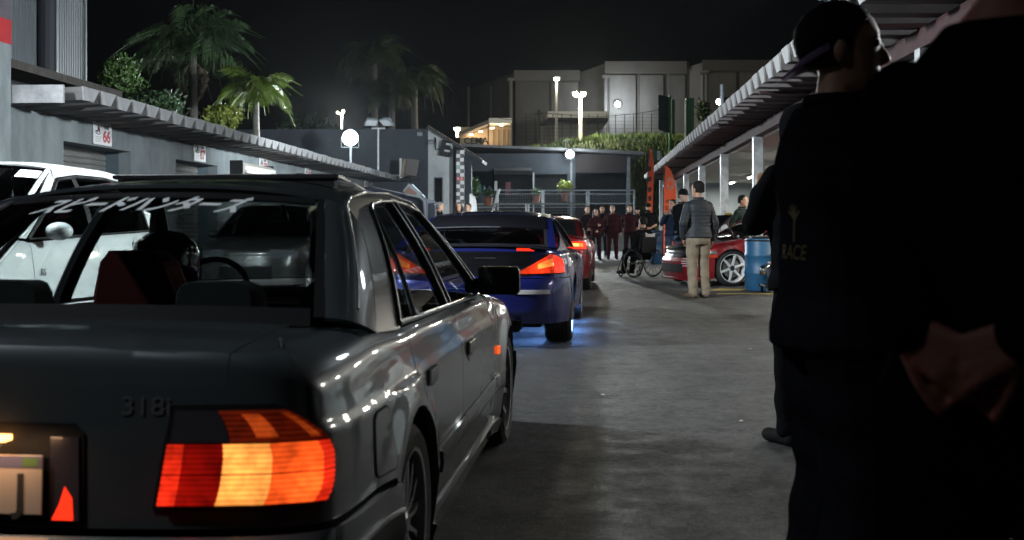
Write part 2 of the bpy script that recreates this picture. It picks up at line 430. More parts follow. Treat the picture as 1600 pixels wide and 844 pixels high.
# numbered signs above the doors
SIGNW = mat('sign_white', (0.66, 0.66, 0.66), 0.45, var=0.05)
SIGNR = mat('sign_red', (0.42, 0.015, 0.03), 0.5)
SIGNK = mat('sign_black', (0.03, 0.03, 0.03), 0.5)
SIGN_AT = ['over the roller door nearest the camera', 'over the second roller door, left of the cream awning', 'just above the cream rolled awning', 'right of the dark camera box', 'near the mast of unlit floodlights', 'above the navy canvas top', 'low under the eave past the navy off-roader', 'last before the slate block']
for k in range(8):
    num = 66 + k
    a = 3.66*5 + 5*k
    t = thing('number_sign', 'white sign with red %d, %s' % (num, SIGN_AT[k]), 'sign', yard(LAT + 0.012, a), -YA, 'numbered box signs on the garage wall')
    zc = 2.65
    m_ = MB(); m_.bx(0, 0.02, -0.37, 0.37, zc-.185, zc+.185); m_.build('panel', SIGNW, t, bevel=0.004)
    R = (pi/2, 0, pi/2)
    text_mesh('number', str(num), 0.27, SIGNR, t, (0.0225, 0.15, zc-0.045), R, off=0.010, sx=1.15)
    text_mesh('heading', 'BOX', 0.075, SIGNK, t, (0.0225, 0.15, zc+0.115), R, off=0.003, sx=1.1)
    e = MB()
    e.tube([Vector((0.0225, -0.19+0.095*cos(q*.3), zc+.02+0.032*sin(q*.3))) for q in range(3, 21)], 0.007, 5)
    e.tube([(0.0225, -0.22, zc+.02), (0.0225, -0.19, zc+.12), (0.0225, -0.15, zc+.02)], 0.009, 5)
    e.build('emblem', SIGNK, t)
    e = MB(); e.tube([(0.0225, -0.20, zc+.09), (0.0225, -0.16, zc+.10), (0.0225, -.13, zc+.06)], 0.009, 5); e.build('emblem', SIGNR, t)
    e = MB()
    for i in range(3): e.bx(0.02, 0.0222, -0.30, -0.04-0.03*i, zc-.06-.035*i, zc-.05-.035*i)
    tag(e.build('small_print', mat('sign_grey', (0.3, 0.3, 0.3), 0.6), t), kind='stuff')

# rolled white awning over the third door
t = thing('rolled_awning', 'cream rolled up awning cassette fixed to the garage wall', 'awning', yard(LAT, 26.9), -YA)
m_ = MB()
m_.prism([(0.0, -1.35, 2.28), (0.0, -1.35, 2.56), (0.24, -1.35, 2.58), (0.36, -1.35, 2.50), (0.36, -1.35, 2.36), (0.24, -1.35, 2.28)], (0, 2.7, 0)); m_.build('cassette', mat('cream_awning', (0.55, 0.53, 0.47), 0.6, var=0.1), t)
m_ = MB(); m_.bx(0.361, 0.40, -1.36, 1.36, 2.33, 2.40); m_.build('front_rail', mat('cream_awning_rail', (0.6, 0.58, 0.52), 0.5), t)
for s_ in (-1, 1):
    m_ = MB(); m_.bx(-0.001, 0.3, s_*1.38-.02, s_*1.38+.02, 2.24, 2.62); m_.build('bracket', BLACK, t)
# security camera on the wall
t = thing('security_camera', 'small dark camera box on the garage wall past the awning', 'camera', yard(LAT, 31.6), -YA)
m_ = MB(); m_.bx(0, 0.1, -.03, .03, 2.5, 2.54); m_.build('bracket', BLACK, t)
m_ = MB(); m_.bx(0.1, 0.32, -.16, .16, 2.42, 2.58); m_.build('housing', BLACK, t, bevel=.01)

# ---------------------------------------------------------------- tall clad building behind the roof, upper left
CLAD = mat('pale_cladding', (0.29, 0.32, 0.345), 0.5, 0.2, var=0.18, vscale=1.0, stretch=(1, 1, 0.3))
tb = thing('clad_building', 'tall pale building of ribbed metal cladding behind the garage roof', 'building', yard(-9.5, 19.1), -YA)
m_ = MB(); m_.bx(-8, -0.05, -3, 2.68, 0, 14.0); m_.build('core', mat('dark_core', (0.06, 0.065, 0.07), 0.8), tb)
rib = MB()
prof = [(0, 0), (0.028, 0.012), (0.028, 0.05), (0, 0.062), (0, 0.1)]
def clad(name, y0, y1, z0, z1, x=0.0):
    r = MB(); ys = []; y = y0
    while y < y1:
        for dx, dy in prof: ys.append((x+dx, y+dy))
        y += 0.1
    r.grid(lambda u, v: (ys[u][0], ys[u][1], v), list(range(len(ys))), [z0, z1])
    return r.build(name, CLAD, tb)
clad('cladding_panel', -3.0, 0.62, 3.84, 9.3)
clad('cladding_panel', 1.30, 2.68, 3.84, 5.92)
clad('cladding_panel', 1.30, 2.68, 5.94, 9.3)
m_ = MB(); m_.tube([(0.16, .80, 3.8), (0.16, .80, 9.3)], 0.17, 14); m_.build('drain_pipe', mat('dark_pipe', (0.05, 0.055, 0.065), 0.5), tb)
m_ = MB(); m_.bx(0.0, 0.07, 1.02, 1.26, 3.84, 9.3); m_.build('brown_post', mat('brown_post_paint', (0.11, 0.095, 0.075), 0.7, var=0.3), tb)
m_ = MB(); m_.bx(0.0, 0.45, 0.45, 1.05, 5.72, 5.80); m_.build('bracket', mat('dark_pipe'), tb)
m_ = MB(); m_.bx(0.0, 0.05, 2.68, 2.74, 3.84, 14.0); m_.build('corner_trim', CLAD, tb)
m_ = MB(); m_.bx(-8, -0.05, 2.681, 2.74, 0, 14.0); m_.build('end_wall', VOID, tb)
m_ = MB(); m_.bx(-0.05, 0.7, -3.4, 2.9, 3.66, 3.8); m_.build('ledge', mat('rust_ledge', (0.09, 0.08, 0.07), 0.9, var=0.4), tb)
# ---------------------------------------------------------------- right-hand canopy (open garages)
CLAT = 2.2
MAROON = mat('maroon_beam', (0.032, 0.009, 0.010), 0.8, var=0.3, vscale=6)
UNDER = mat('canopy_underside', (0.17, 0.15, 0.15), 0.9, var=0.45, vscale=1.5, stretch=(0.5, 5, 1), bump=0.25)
ENDR = mat('channel_end_white', (0.30, 0.30, 0.30), 0.85, var=0.12)
cp = thing('garage_canopy', 'long open garage canopy on steel posts with channelled roof', 'canopy', yard(CLAT + 0.8, 20.6, 0, RA), -RA)
chr_me = channel_mesh('roof_channel', 6.4, [UNDER, ENDR], w=.42, rise=0.1)
flip = Matrix.Rotation(pi, 4, 'Z')
y = -18.4
while y < 26.0:
    o = bpy.data.objects.new('roof_channel', chr_me)
    o.location = (-0.8, y, 2.97 + random.uniform(-.01, .01)); o.rotation_euler = (0, random.uniform(-.004, .004), pi + random.uniform(-.006, .006)); link(o, cp)
    y += 0.588
m_ = MB(); m_.bx(-0.78, 5.6, -18.6, 26.2, 3.145, 3.2); m_.build('roof_deck', UNDER, cp)
# posts, a beam per bay, edge brackets
for k in range(-4, 6):
    m_ = MB(); m_.bx(-0.085, 0.085, 5.15*k-.085, 5.15*k+.085, 0, 2.74); m_.bx(-.13, .13, 5.15*k-.13, 5.15*k+.13, 0, .02); m_.build('post', STEEL, cp)
    if k < 5:
        m_ = MB(); m_.bx(-0.07, 0.07, 5.15*k+.002, 5.15*(k+1)-.002, 2.742, 2.92); m_.build('beam', MAROON, cp)
        m_ = MB(); m_.bx(0.072, 0.12, 5.15*k+.002, 5.15*(k+1)-.002, 2.72, 2.76); m_.build('beam_trim', WHITEP, cp)
    m_ = MB(); m_.bx(-0.09, 0.09, 5.15*k-.3, 5.15*k+.3, 2.60, 2.741) if False else m_.bx(-0.72, 5.4, 5.15*k-.05, 5.15*k+.05, 2.925, 2.965); m_.build('rafter', MAROON, cp)
BACKW = mat('garage_back_wall', (0.26, 0.30, 0.32), 0.85, var=0.15, vscale=2)
m_ = MB(); m_.bx(5.5, 5.7, -18.6, 26.2, 0, 2.95); m_.build('rear_wall', BACKW, cp)
m_ = MB(); m_.bx(-0.2, 5.5, 26.2, 26.4, 0, 2.95); m_.build('end_wall', BACKW, cp)
CEIL = mat('pale_ceiling', (0.46, 0.45, 0.41), 0.8, var=0.12, vscale=1.5)
# the bays from the third post on have a pale lining under the roof: boards
for k in range(-3, 5):
    for i in range(6):
        m_ = MB(); m_.bx(0.16 + .88*i, 0.16 + .88*i + .865, 5.15*k+.03, 5.15*k+5.12, 2.80, 2.82); m_.build('ceiling_board', CEIL, cp)
# strip lights in the bays
BAYS = {-3: 'of the bay nearest the camera', -2: 'of the second bay from the camera', -1: 'of the bay nearest the barrel', 0: 'of the bay of the dark red coupe', 1: 'behind the man in the quilted jacket', 2: 'behind the orange flag', 3: 'next to the far bay', 4: 'at the far end'}
for k in range(-3, 5):
    y = 5.15*k + 2.6
    t = thing('strip_light', 'white strip light under the canopy ceiling ' + BAYS[k], 'lamp', yard(CLAT+.8+2.4, 20.6+y, 0, RA), -RA, 'strip lights in the canopy bays')
    m_ = MB(); m_.bx(-.09, .09, -.62, .62, 2.74, 2.80); m_.build('housing', WHITEP, t)
    m_ = MB(); m_.tube([(0, -.6, 2.715), (0, .6, 2.715)], 0.022, 8); m_.build('tube', glow('strip_tube', (1.0, 0.96, 0.86), 30), t)
    l = bpy.data.lights.new('strip_glow', 'AREA'); l.shape = 'RECTANGLE'; l.size = .16; l.size_y = 1.2; l.energy = 330 if k > -1 else 190; l.color = (1.0, 0.95, 0.84)
    o = bpy.data.objects.new('strip_glow', l); o.location = (0, 0, 2.66); link(o, t)

# ---------------------------------------------------------------- hill with grass
HILLM = mat('hill_soil', (0.035, 0.05, 0.015), 0.95, var=0.5, vscale=0.8)
def hillz(x, y):
    a = min(max((y-58.5)/5.0, 0), 1); b = min(max((y-68)/30, 0), 1)
    base = 4.95*a*a*(3-2*a) + 2.0*b
    # the bank rises to the right
    r = min(max((x+2)/9.0, 0), 1)
    return base + a*(0.1 + .95*r*r*(3-2*r)) + 0.25*mnoise.noise(Vector((x*.3, y*.3, 0)))*a
g = MB(); g.grid(lambda x, y: (x, y, hillz(x, y)-.02), [-70 + 2*i for i in range(76)], [58.2 + 1.2*i for i in range(60)])
tag(g.build('hill', HILLM, smooth=True), kind='structure')
GRASS = mat('bank_grass', (0.035, 0.085, 0.012), 0.8, var=0.5, vscale=0.6, col2=(0.075, 0.12, 0.018))
rs = random.Random(3); g = MB()
for i in range(42000):
    x = rs.uniform(-8, 15); y = 60 + 11*rs.random()**1.1
    z = hillz(x, y); h = rs.uniform(.10, .34) * (0.5 + 0.9*abs(mnoise.noise(Vector((x*.5, y*.5, 3))))) * (1.5 if x > 1 else 0.9)
    a = rs.uniform(0, 2*pi); dx, dy = cos(a)*.03, sin(a)*.03; bx_, by_ = rs.uniform(-.25, .25), rs.uniform(-.25, .25)
    g.add([(x-dx, y-dy, z-.03), (x+dx, y+dy, z-.03), (x+bx_*h, y+by_*h, z+h)], [(0, 1, 2)])
tag(g.build('grass', GRASS), kind='stuff')

# ---------------------------------------------------------------- dark blue-grey block at the end of the left row
NAVYW = mat('dark_slate_render', (0.040, 0.050, 0.062), 0.85, var=0.2, vscale=1.2, bump=0.15)
PALEW = mat('pale_render', (0.45, 0.47, 0.475), 0.85, var=0.18, vscale=1.5)
d0 = 45.0
tw = thing('slate_block', 'dark slate block with a pale wall and sloping tiled roof', 'building', P(669, 348, d0).xy.to_3d(), -YA)
# local x to the right, y away; the corner between the two faces is the origin
m_ = MB(); m_.bx(-8, -0.001, 0.0, 12, 0, 4.95); m_.build('wall', NAVYW, tw)
# yard-facing side: pale part, then dark part, gable line falling away to the right
def W(px, py, d): return P(px, py, d)
R_ = 0.0457
pale = MB(); pale.prism([(0.0, -0.02, 0), (1.0, 0.0, 0), (1.0, 0.0, 4.28), (0.0, -0.02, 4.95)], (0, 0.3, 0)); pale.build('pale_wall', PALEW, tw)
dk = MB(); dk.prism([(1.003, 0.15, 0), (1.73, 0.15, 0), (1.73, 0.15, 3.72), (1.003, 0.15, 4.28)], (0, 0.3, 0)); dk.build('side_wall', NAVYW, tw)
tl = mat('dark_roof_tile', (0.045, 0.035, 0.032), 0.8, var=0.3)
for i in range(9):
    m_ = MB(); x0 = 0.05 + i*.24; x1 = x0 + .26; z0 = 5.02 - .62*x0; z1 = 5.0 - .62*x1
    m_.prism([(x0, -.5, z0), (x1, -.5, z1-.02), (x1, -.5, z1+.05), (x0, -.5, z0+.09)], (0, 2.4, 0)); m_.build('roof_tile', tl, tw)
m_ = MB(); m_.prism([(0.0, -.45, 4.94), (2.2, -.45, 3.56), (2.2, -.45, 3.64), (0.0, -.45, 5.0)], (0, 2.3, 0)); m_.build('eave_board', mat('dark_core'), tw)
wd = part('window', tw, (0.42, -0.03, 2.35))
m_ = MB(); m_.bx(-.15, .15, -.012, .02, -.62, .62); m_.build('pane', glass('dark_pane', (.05, .08, .09), .05), wd)
m_ = MB(); [m_.bx(*q) for q in ((-.19, -.15, -.03, .03, -.66, .66), (.15, .19, -.03, .03, -.66, .66), (-.15, .15, -.03, .03, .62, .66), (-.15, .15, -.03, .03, -.66, -.62))]; m_.build('frame', mat('slate_frame', (.12, .16, .18), .5), wd)
m_ = MB(); m_.bx(-.149, .149, .022, .03, -.619, .619); m_.build('blind', mat('slate_blind', (.10, .14, .15), .8), wd)
dr = part('door', tw, (1.16, 0.11, 1.5)); m_ = MB(); m_.bx(-.14, .14, 0, .035, -1.5, .72); m_.build('leaf', mat('slate_door', (.025, .032, .036), .6), dr); m_ = MB(); m_.sph((.09, -.03, -.45), .03); m_.build('knob', CHROME, dr)
m_ = MB(); m_.bx(-8.0, -0.5, -.06, -.003, 3.05, 3.11); m_.build('pale_string_course', PALEW, tw)
# speaker and lamp on its wall
t = thing('wall_speaker', 'black wall speaker on an arm high on the pale wall', 'speaker', W(694, 232, 44.6), -YA)
m_ = MB(); m_.box((0.05, 0, 0), (.38, .3, .62), Matrix.Rotation(.2, 3, 'Y')); m_.build('cabinet', BLACK, t, bevel=.02)
m_ = MB(); m_.tube([(-.15, .1, 0), (-.35, .1, -.05), (-.36, .1, .45)], .025, 6); m_.build('arm', BLACK, t)
for (px, py) in ((656, 209), (673, 222)):
    t = thing('wall_lamp', 'small unlit floodlight on the slate wall ' + ('of the long side' if px == 656 else 'beside the corner'), 'lamp', W(px, py, 44.7), -YA)
    m_ = MB(); m_.box((0, 0, 0), (.22, .12, .16), Matrix.Rotation(.4, 3, 'X')); m_.build('head', PGREY, t, bevel=.01)
    m_ = MB(); m_.tube([(0, .08, 0), (0, .3, .05)], .02, 6); m_.build('arm', PGREY, t)
for px, py in ((700, 226), (697, 236)):
    t = thing('bullet_camera', 'white bullet camera under the tiled eave ' + ('above the speaker' if py == 226 else 'below the speaker'), 'camera', W(px, py, 44.3), -YA)
    m_ = MB(); m_.tube([(-.06, 0, .02), (.16, -.1, -.02)], .045, 8); m_.build('housing', WHITEP, t); m_ = MB(); m_.tube([(-.03, .02, 0), (-.06, .3, .1)], .018, 6); m_.build('arm', WHITEP, t)
# box hung on the long wall (brown back, dark front)
t = thing('hanging_cabinet', 'tilted brown and grey cabinet hung on the slate wall', 'cabinet', W(640, 262, 43.5), -YA)
m_ = MB(); m_.box((0.1, 0, 0), (.5, .3, .66), Matrix.Rotation(.16, 3, 'Y')); m_.build('case', mat('taupe_case', (.075, .062, .06), .6), t, bevel=.02)
m_ = MB(); m_.box((-.22, 0, -.02), (.12, .34, .7), Matrix.Rotation(.16, 3, 'Y')); m_.build('side_panel', mat('tan_side', (.17, .13, .09), .7), t)
m_ = MB(); m_.bx(-.38, -.29, -.1, .1, -.4, .36); m_.build('wall_plate', PALEW, t)
m_ = MB(); m_.bx(-.3, .35, -.1, .3, -.46, -.41); m_.build('shelf', BLACK, t)

# checkered pillar
cq = P(719, 348, 43.5); 
t = thing('checkered_pillar', 'pillar tiled in black and white squares under the tiled eave', 'pillar', (cq.x, cq.y, 0), -YA)
m_ = MB(); m_.bx(-.15, .15, .0, .3, 0, 4.1); m_.build('shaft', VOID, t)
TW_ = mat('tile_white', (.6, .6, .6), .3); TB_ = mat('tile_black', (.012, .012, .013), .3); TG_ = mat('tile_teal', (.22, .33, .34), .3); TR_ = mat('tile_red', (.4, .03, .04), .4)
s_ = 0.148
for j in range(26):
    for i in range(2):
        z = 0.15 + j*s_
        m = TW_ if (i+j) % 2 == 0 else TB_
        if j == 18: m = TR_
        if j == 21 and i == 0: m = TG_
        m_ = MB(); m_.bx(-.15+i*s_+.003, -.15+(i+1)*s_, -.02, -.001, z, z+s_-.006); m_.build('tile', m, t)
text_mesh('lettering', 'R A', .14, TW_, t, (0, -.022, .15+18.5*s_), (pi/2, 0, 0))

# floodlight on its mast (lit), and two unlit heads on a second mast
def flood_head(parent, name='head', w=.5, h=.36, lit=None, rot=(0, 0, 0), loc=(0, 0, 0)):
    if lit is not None:        # the lit ones are round reflector lamps
        hd = part(name, parent, loc, rot); r = w/2; Mr = Matrix.Rotation(-pi/2, 4, 'X')
        m_ = MB(); m_.lathe([(r, 0), (r*1.02, .02), (r*.8, .14), (r*.35, .24), (.01, .25)], 20, Mr); m_.build('housing', PGREY, hd, auto=40)
        m_ = MB(); m_.lathe([(.005, -.045), (r*.5, -.036), (r*.8, -.02), (r*.96, 0)], 20, Mr); m_.build('lens', lit, hd, auto=60)
        m_ = MB(); m_.tube([(-r*1.06, .08, 0), (-r*1.06, .08, -r*1.2), (r*1.06, .08, -r*1.2), (r*1.06, .08, 0)], .014, 6); m_.build('yoke', PGREY, hd)
        return hd
    hd = part(name, parent, loc, rot)
    m_ = MB(); m_.rings([[Vector((x*w/2*k, y, z*h/2*k)) for x, z in ((-1, -1), (1, -1), (1, 1), (-1, 1))] for y, k in ((0, 1), (.06, 1), (.14, .7), (.15, .5))]); m_.build('housing', PGREY, hd)
    for i in range(5):
        m_ = MB(); m_.bx(-w*.35+i*w*.17, -w*.35+i*w*.17+.012, .12, .19, -h*.3, h*.3); m_.build('cooling_fin', PGREY, hd)
    m_ = MB(); m_.bx(-w*.46, w*.46, -.012, -.002, -h*.44, h*.44); m_.build('lens', lit or mat('lamp_glass', (.4, .42, .44), .2), hd)
    m_ = MB(); m_.tube([(-w*.53, .05, 0), (-w*.53, .05, -h*.75), (w*.53, .05, -h*.75), (w*.53, .05, 0)], .014, 6); m_.build('yoke', PGREY, hd)
    return hd
HOT = glow('flood_lens', (0.9, 0.97, 1.0), 30.0)
q = P(546, 215, 40)
t = thing('floodlight', 'blazing white floodlight on a mast at the end of the garage roof', 'floodlight', (q.x, q.y+.1, 3.1))
m_ = MB(); m_.tube([(0, .2, 0), (0, .2, q.z-3.1+.35)], .045, 8); m_.build('mast', PGREY, t)
flood_head(t, lit=HOT, w=.58, h=.5, loc=(0, .08, q.z-3.1), rot=(radians(10), 0, radians(12)))
q = P(590, 200, 41)
t = thing('floodlight', 'unlit pair of floodlight heads on a mast beside the lit floodlight', 'floodlight', (q.x, q.y, 3.1))
m_ = MB(); m_.tube([(0, .2, 0), (0, .2, q.z-3.1)], .035, 8); m_.build('mast', STEEL, t); m_ = MB(); m_.tube([(-.25, .2, q.z-3.1), (.25, .2, q.z-3.1)], .03, 6); m_.build('cross_arm', STEEL, t)
flood_head(t, w=.42, h=.32, loc=(-.25, .2, q.z-3.1+.2), rot=(radians(60), 0, radians(20))); flood_head(t, w=.42, h=.32, loc=(.28, .2, q.z-3.1+.2), rot=(radians(60), 0, radians(-30)))
for (nm_, loc_, en_, tg_, sp_a), lab in zip(LAMPS[:6], ('floodlight standing on the garage roof edge beside the pier', 'floodlight hung at the near canopy edge', 'second floodlight hung at the near canopy edge', 'unseen fill spot on an added mast left of the camera', 'small bright floodlight on the canopy edge against the far warehouse', 'small unseen fill lamp added at the near canopy post')):
    t = thing('floodlight', lab, 'floodlight', loc_); dv = Vector(tg_) - loc_; rz_ = atan2(dv.y, dv.x) + pi/2
    bk = Vector((cos(rz_-pi/2), sin(rz_-pi/2), 0))*-.16
    m_ = MB(); m_.tube([bk + Vector((0, 0, -loc_.z if 'mast' in lab else -1.1 if 'pier' in lab else -.1)), bk + Vector((0, 0, .3))], .035, 8); m_.build('mast', PGREY, t)
    flood_head(t, lit=HOT, w=.5 if 'small' not in lab else .11, h=.4 if 'small' not in lab else .16, loc=bk*.5, rot=(radians(20), 0, rz_ if 'small' not in lab else radians(-50)))

lamp('spill', 'POINT', P(546, 215, 39.3), 160, COOL, size=.2); lamp('spill', 'POINT', P(890.5, 241, 50.6), 160, COOL, size=.2)
# ---------------------------------------------------------------- low building at the end of the yard
BD = 52.0
bb = thing('end_building', 'low dark slate building with a flat roof at the yard end', 'building', (P(868, 348, BD).x, BD, 0))
ox = bb.location.x
def X(px, d=BD): return (px-CX)/F*d - ox
def Z(py, d=BD): return CH + (HY-py)/F*d
zt_ = Z(240)
SL = mat('slate_wall', (.060, .070, .085), .85, var=.15, vscale=1, bump=.1)
wl_ = MB()
wl_.bx(X(700), X(738), 0, 6, 0, zt_); wl_.bx(X(738), X(772), 0, 6, Z(268), zt_); wl_.bx(X(738), X(772), 0, 6, 0, Z(302))
wl_.bx(X(772), X(833), 0, 6, Z(270), zt_); wl_.bx(X(833), X(836), 0, 6, 0, zt_)
wl_.bx(X(836), X(887), 0, 6, Z(272), zt_); wl_.bx(X(887), X(899), 0, 6, 0, zt_)
wl_.build('wall', SL, bb)
m_ = MB(); m_.prism([(X(700), -.5, Z(229)), (X(900), -.5, Z(237)), (X(1004), -.5, Z(243)), (X(1004), -.5, Z(238)), (X(900), -.5, Z(233)), (X(700), -.5, Z(225))], (0, 7, 0)); m_.build('flat_roof', mat('roof_edge', (.20, .20, .21), .7, var=.15), bb)
m_ = MB(); m_.prism([(X(899), 0, Z(270)), (X(977), 0, Z(270)), (X(1000), 0, Z(244)), (X(899), 0, Z(240))], (0, .3, 0)); m_.build('soffit_panel', mat('brown_soffit', (.035, .026, .026), .8), bb)
m_ = MB(); m_.bx(X(899), X(1000), 5.7, 6, 0, Z(243)); m_.build('rear_wall', SL, bb)
m_ = MB(); m_.prism([(X(976), -.2, 0), (X(984), -.2, 0), (X(984), -.2, Z(246)), (X(980), -.2, Z(246))], (0, .2, 0)); m_.build('post', PGREY, bb)
m_ = MB(); m_.bx(X(891), X(894), -.1, -.01, 0, Z(243)); m_.build('drain_pipe', PGREY, bb)
for px in (832.5, ):
    m_ = MB(); m_.bx(X(px), X(px+2), -.12, -.002, 1.6, Z(270)); m_.build('door_post', WHITEP, bb)
aw = part('door_canopy', bb, (0, 0, 0))
m_ = MB(); m_.prism([(X(772), -.002, Z(262)), (X(772), -.002, Z(268)), (X(772), -1.3, Z(272)), (X(772), -1.3, Z(268.5))], (X(830)-X(772), 0, 0)); m_.build('top', mat('awning_grey', (.30, .29, .28), .7), aw)
m_ = MB(); m_.bx(X(772), X(830), -1.32, -1.3, Z(275), Z(268.6)); m_.build('valance', mat('awning_dark', (.02, .02, .022), .8), aw)
# door openings and things behind the glass
m_ = MB(); m_.bx(X(772), X(833), .35, .4, 0, Z(270)); m_.build('dark_door', VOID, bb)
m_ = MB(); m_.bx(X(836), X(887), .35, .4, 0, Z(272)); m_.build('dark_door', VOID, bb)
wn_ = part('window', bb, (0, 0, 0))
m_ = MB(); m_.bx(X(738), X(772), .1, .11, Z(302), Z(268)); m_.build('pane', glass('shop_glass', (.6, .7, .7), .05), wn_)
m_ = MB(); m_.bx(X(738), X(772), 1.2, 1.25, Z(306), Z(262)); m_.build('backdrop', mat('shop_dark', (.03, .04, .042), .8), wn_)
rr = random.Random(5)
for i in range(9):
    px = 742 + i*3.2 + rr.uniform(-1, 1); m_ = MB(); hgt = rr.uniform(4, 16)
    m_.bx(X(px-1.4), X(px+1.4), .5, .62, Z(301), Z(301-hgt)); m_.build('bottle', glow('glow_bottle_%d' % (i % 3), [(.15, .5, .45), (.25, .35, .6), (.5, .5, .45)][i % 3], .25), wn_)  # bottles glow by themselves in place of light falling on them
m_ = MB(); m_.bx(X(772.5), X(777), .05, .09, Z(298), Z(283)); m_.build('notice', WHITEP, bb)
m_ = MB(); m_.bx(X(790), X(798), .3, .345, Z(305), Z(284)); m_.build('red_cooler', mat('dull_red', (.12, .01, .015), .5), bb)
t = thing('floodlight', 'bright white floodlight under the roof edge of the low end building', 'floodlight', P(890.5, 241, 51.2))
flood_head(t, lit=HOT, w=.38, h=.3, rot=(radians(8), 0, 0)); m_ = MB(); m_.tube([(0, .1, 0), (0, .8, .1)], .03, 6); m_.build('arm', PGREY, t)
t = thing('roof_vent', 'thin white aerial standing on the flat roof', 'aerial', P(884, 233, 52.5))
m_ = MB(); m_.tube([(0, 0, 0), (0, 0, .42), ], .02, 6); m_.tube([(-.12, 0, .36), (0, 0, .45), (.12, 0, .36)], .02, 6); m_.build('mast', WHITEP, t)

# terrace: retaining wall, railings, plants
TD = 47.5
te = thing('terrace', 'raised grey concrete terrace in front of the end building', 'terrace', (0, TD, 0))
m_ = MB(); m_.bx(-12, (1000-CX)/F*TD, 0, BD-TD, 0, 1.28); m_.build('retaining_wall', mat('grey_concrete_wall', (.13, .145, .155), .85, var=.2, vscale=.8), te)
m_ = MB(); m_.bx(-12, (1000-CX)/F*TD+.05, -.06, -.001, 1.2, 1.34); m_.build('coping', mat('pale_coping', (.3, .31, .32), .8), te)
def railing(label, pts_px, d, ytop, ybot, posts, mid=None):
    t = thing('railing', label, 'railing', (0, d, 0), 0, 'steel railings of the terrace')
    zt, zb = Z(ytop, d), Z(ybot, d)
    xs = [(p-CX)/F*d for p in pts_px]
    for zz, r in ((zt, .035), (zb, .03)):
        m_ = MB(); m_.tube([(xs[0], 0, zz), (xs[-1], 0, zz)], r, 6); m_.build('rail', STEEL, t)
    if mid: m_ = MB(); m_.tube([(xs[0], 0, Z(mid, d)), (xs[-1], 0, Z(mid, d))], .025, 6); m_.build('rail', STEEL, t)
    for p in posts:
        x = (p-CX)/F*d; m_ = MB(); m_.bx(x-.035, x+.035, -.035, .035, min(1.3, zb-.2), zt); m_.build('post', STEEL, t)
    # mesh infill between the rails
    m_ = MB(); x = xs[0]
    while x < xs[-1]:
        m_.bx(x-.004, x+.004, .01, .018, zb, zt); x += .11
    z = zb
    while z < zt: m_.bx(xs[0], xs[-1], .02, .028, z-.004, z+.004); z += .11
    tag(m_.build('mesh_infill', mat('rail_mesh', (.2, .22, .24), .6, .3), t), kind='stuff')
railing('upper steel railing with mesh panels along the terrace edge', (778, 992), 49.5, 297, 318, (778, 847, 849.5, 917, 920, 991), 303)
railing('lower steel railing in front of the terrace wall', (660, 918), TD-.1, 319, 345, (660, 744, 822, 826, 916), 324)
t = thing('ramp_railing', 'white sloping handrail panel at the terrace ramp', 'handrail', P(774, 315, 48.3))
m_ = MB(); m_.prism([(-.16, 0, -.55), (-.05, 0, -.55), (.18, 0, .52), (.08, 0, .52)], (0, .05, 0)); m_.build('panel', WHITEP, t); m_ = MB(); m_.tube([(-.2, .02, -.6), (.2, .02, .55)], .03, 6); m_.build('rail', WHITEP, t)

# leafy clump used by plants, bushes
def leaves(name, n, rad, mt, parent, c=(0, 0, 0), size=.12, seed=1, up=.3, kind='stuff', shape=1.0):
    r = random.Random(seed); m_ = MB()
    for i in range(n):
        while True:
            p = Vector((r.uniform(-1, 1), r.uniform(-1, 1), r.uniform(-1, 1)))
            if p.length < 1 and p.length > .25: break
        k = .72 + .5*mnoise.noise(p*2.2 + Vector((seed, 0, 0)))
        q = Vector((p.x*rad[0]*k, p.y*rad[1]*k, p.z*rad[2]*k)) + Vector(c)
        d = Vector((r.uniform(-1, 1), r.uniform(-1, 1), r.uniform(-.6, 1)+up)).normalized(); s = d.cross(Vector((r.uniform(-1, 1), r.uniform(-1, 1), .2))).normalized()
        L_ = size*r.uniform(.6, 1.3)
        m_.add([q, q + d*L_*.5 + s*L_*.22, q + d*L_, q + d*L_*.5 - s*L_*.22], [(0, 1, 2, 3)])
    o = m_.build(name, mt, parent)
    if kind: o['kind'] = kind
    return o
LEAF_Y = mat('yellow_leaf', (.16, .19, .025), .6, var=.3, vscale=3)
LEAF_G = mat('green_leaf', (.05, .10, .02), .6, var=.4, vscale=3)
LEAF_D = mat('dark_leaf', (.025, .055, .018), .65, var=.4, vscale=2)
POT = mat('terracotta', (.20, .075, .045), .8, var=.2)
def pot_plant(label, px, py_base, d, hpot, rad, mt, n=300, size=.16, lift=.3):
    q = P(px, py_base, d); t = thing('potted_plant', label, 'plant', q, 0, 'potted plants on the terrace')
    m_ = MB(); m_.lathe([(.01, 0), (hpot*.36, 0), (hpot*.5, hpot*.9), (hpot*.54, hpot*.9), (hpot*.54, hpot), (hpot*.42, hpot), (.01, hpot*.95)], 14); m_.build('pot', POT, t, auto=40)
    leaves('foliage', n, rad, mt, t, (0, 0, hpot+rad[2]*.6), size, seed=int(px), kind=None)
    m_ = MB(); m_.tube([(0, 0, hpot*.9), (0, 0, hpot+rad[2]*.7)], .02, 6); m_.build('stem', mat('bark_brown', (.06, .045, .03), .9), t)
pot_plant('round yellow green shrub in a pot behind the upper railing', 883, 315, 50.2, .42, (.45, .4, .35), LEAF_Y, 420, .17)
pot_plant('tall loose green plant in a pot by the checkered pillar', 733, 325, 46.9, .35, (.42, .35, .75), LEAF_G, 420, .24)
pot_plant('low green plant in a terracotta pot left of the ramp', 763, 322, 46.9, .36, (.28, .28, .24), LEAF_D, 260, .14)
pot_plant('small green plant in a terracotta pot behind the railing middle', 838, 318, 50.2, .36, (.26, .26, .22), LEAF_G, 220, .13)

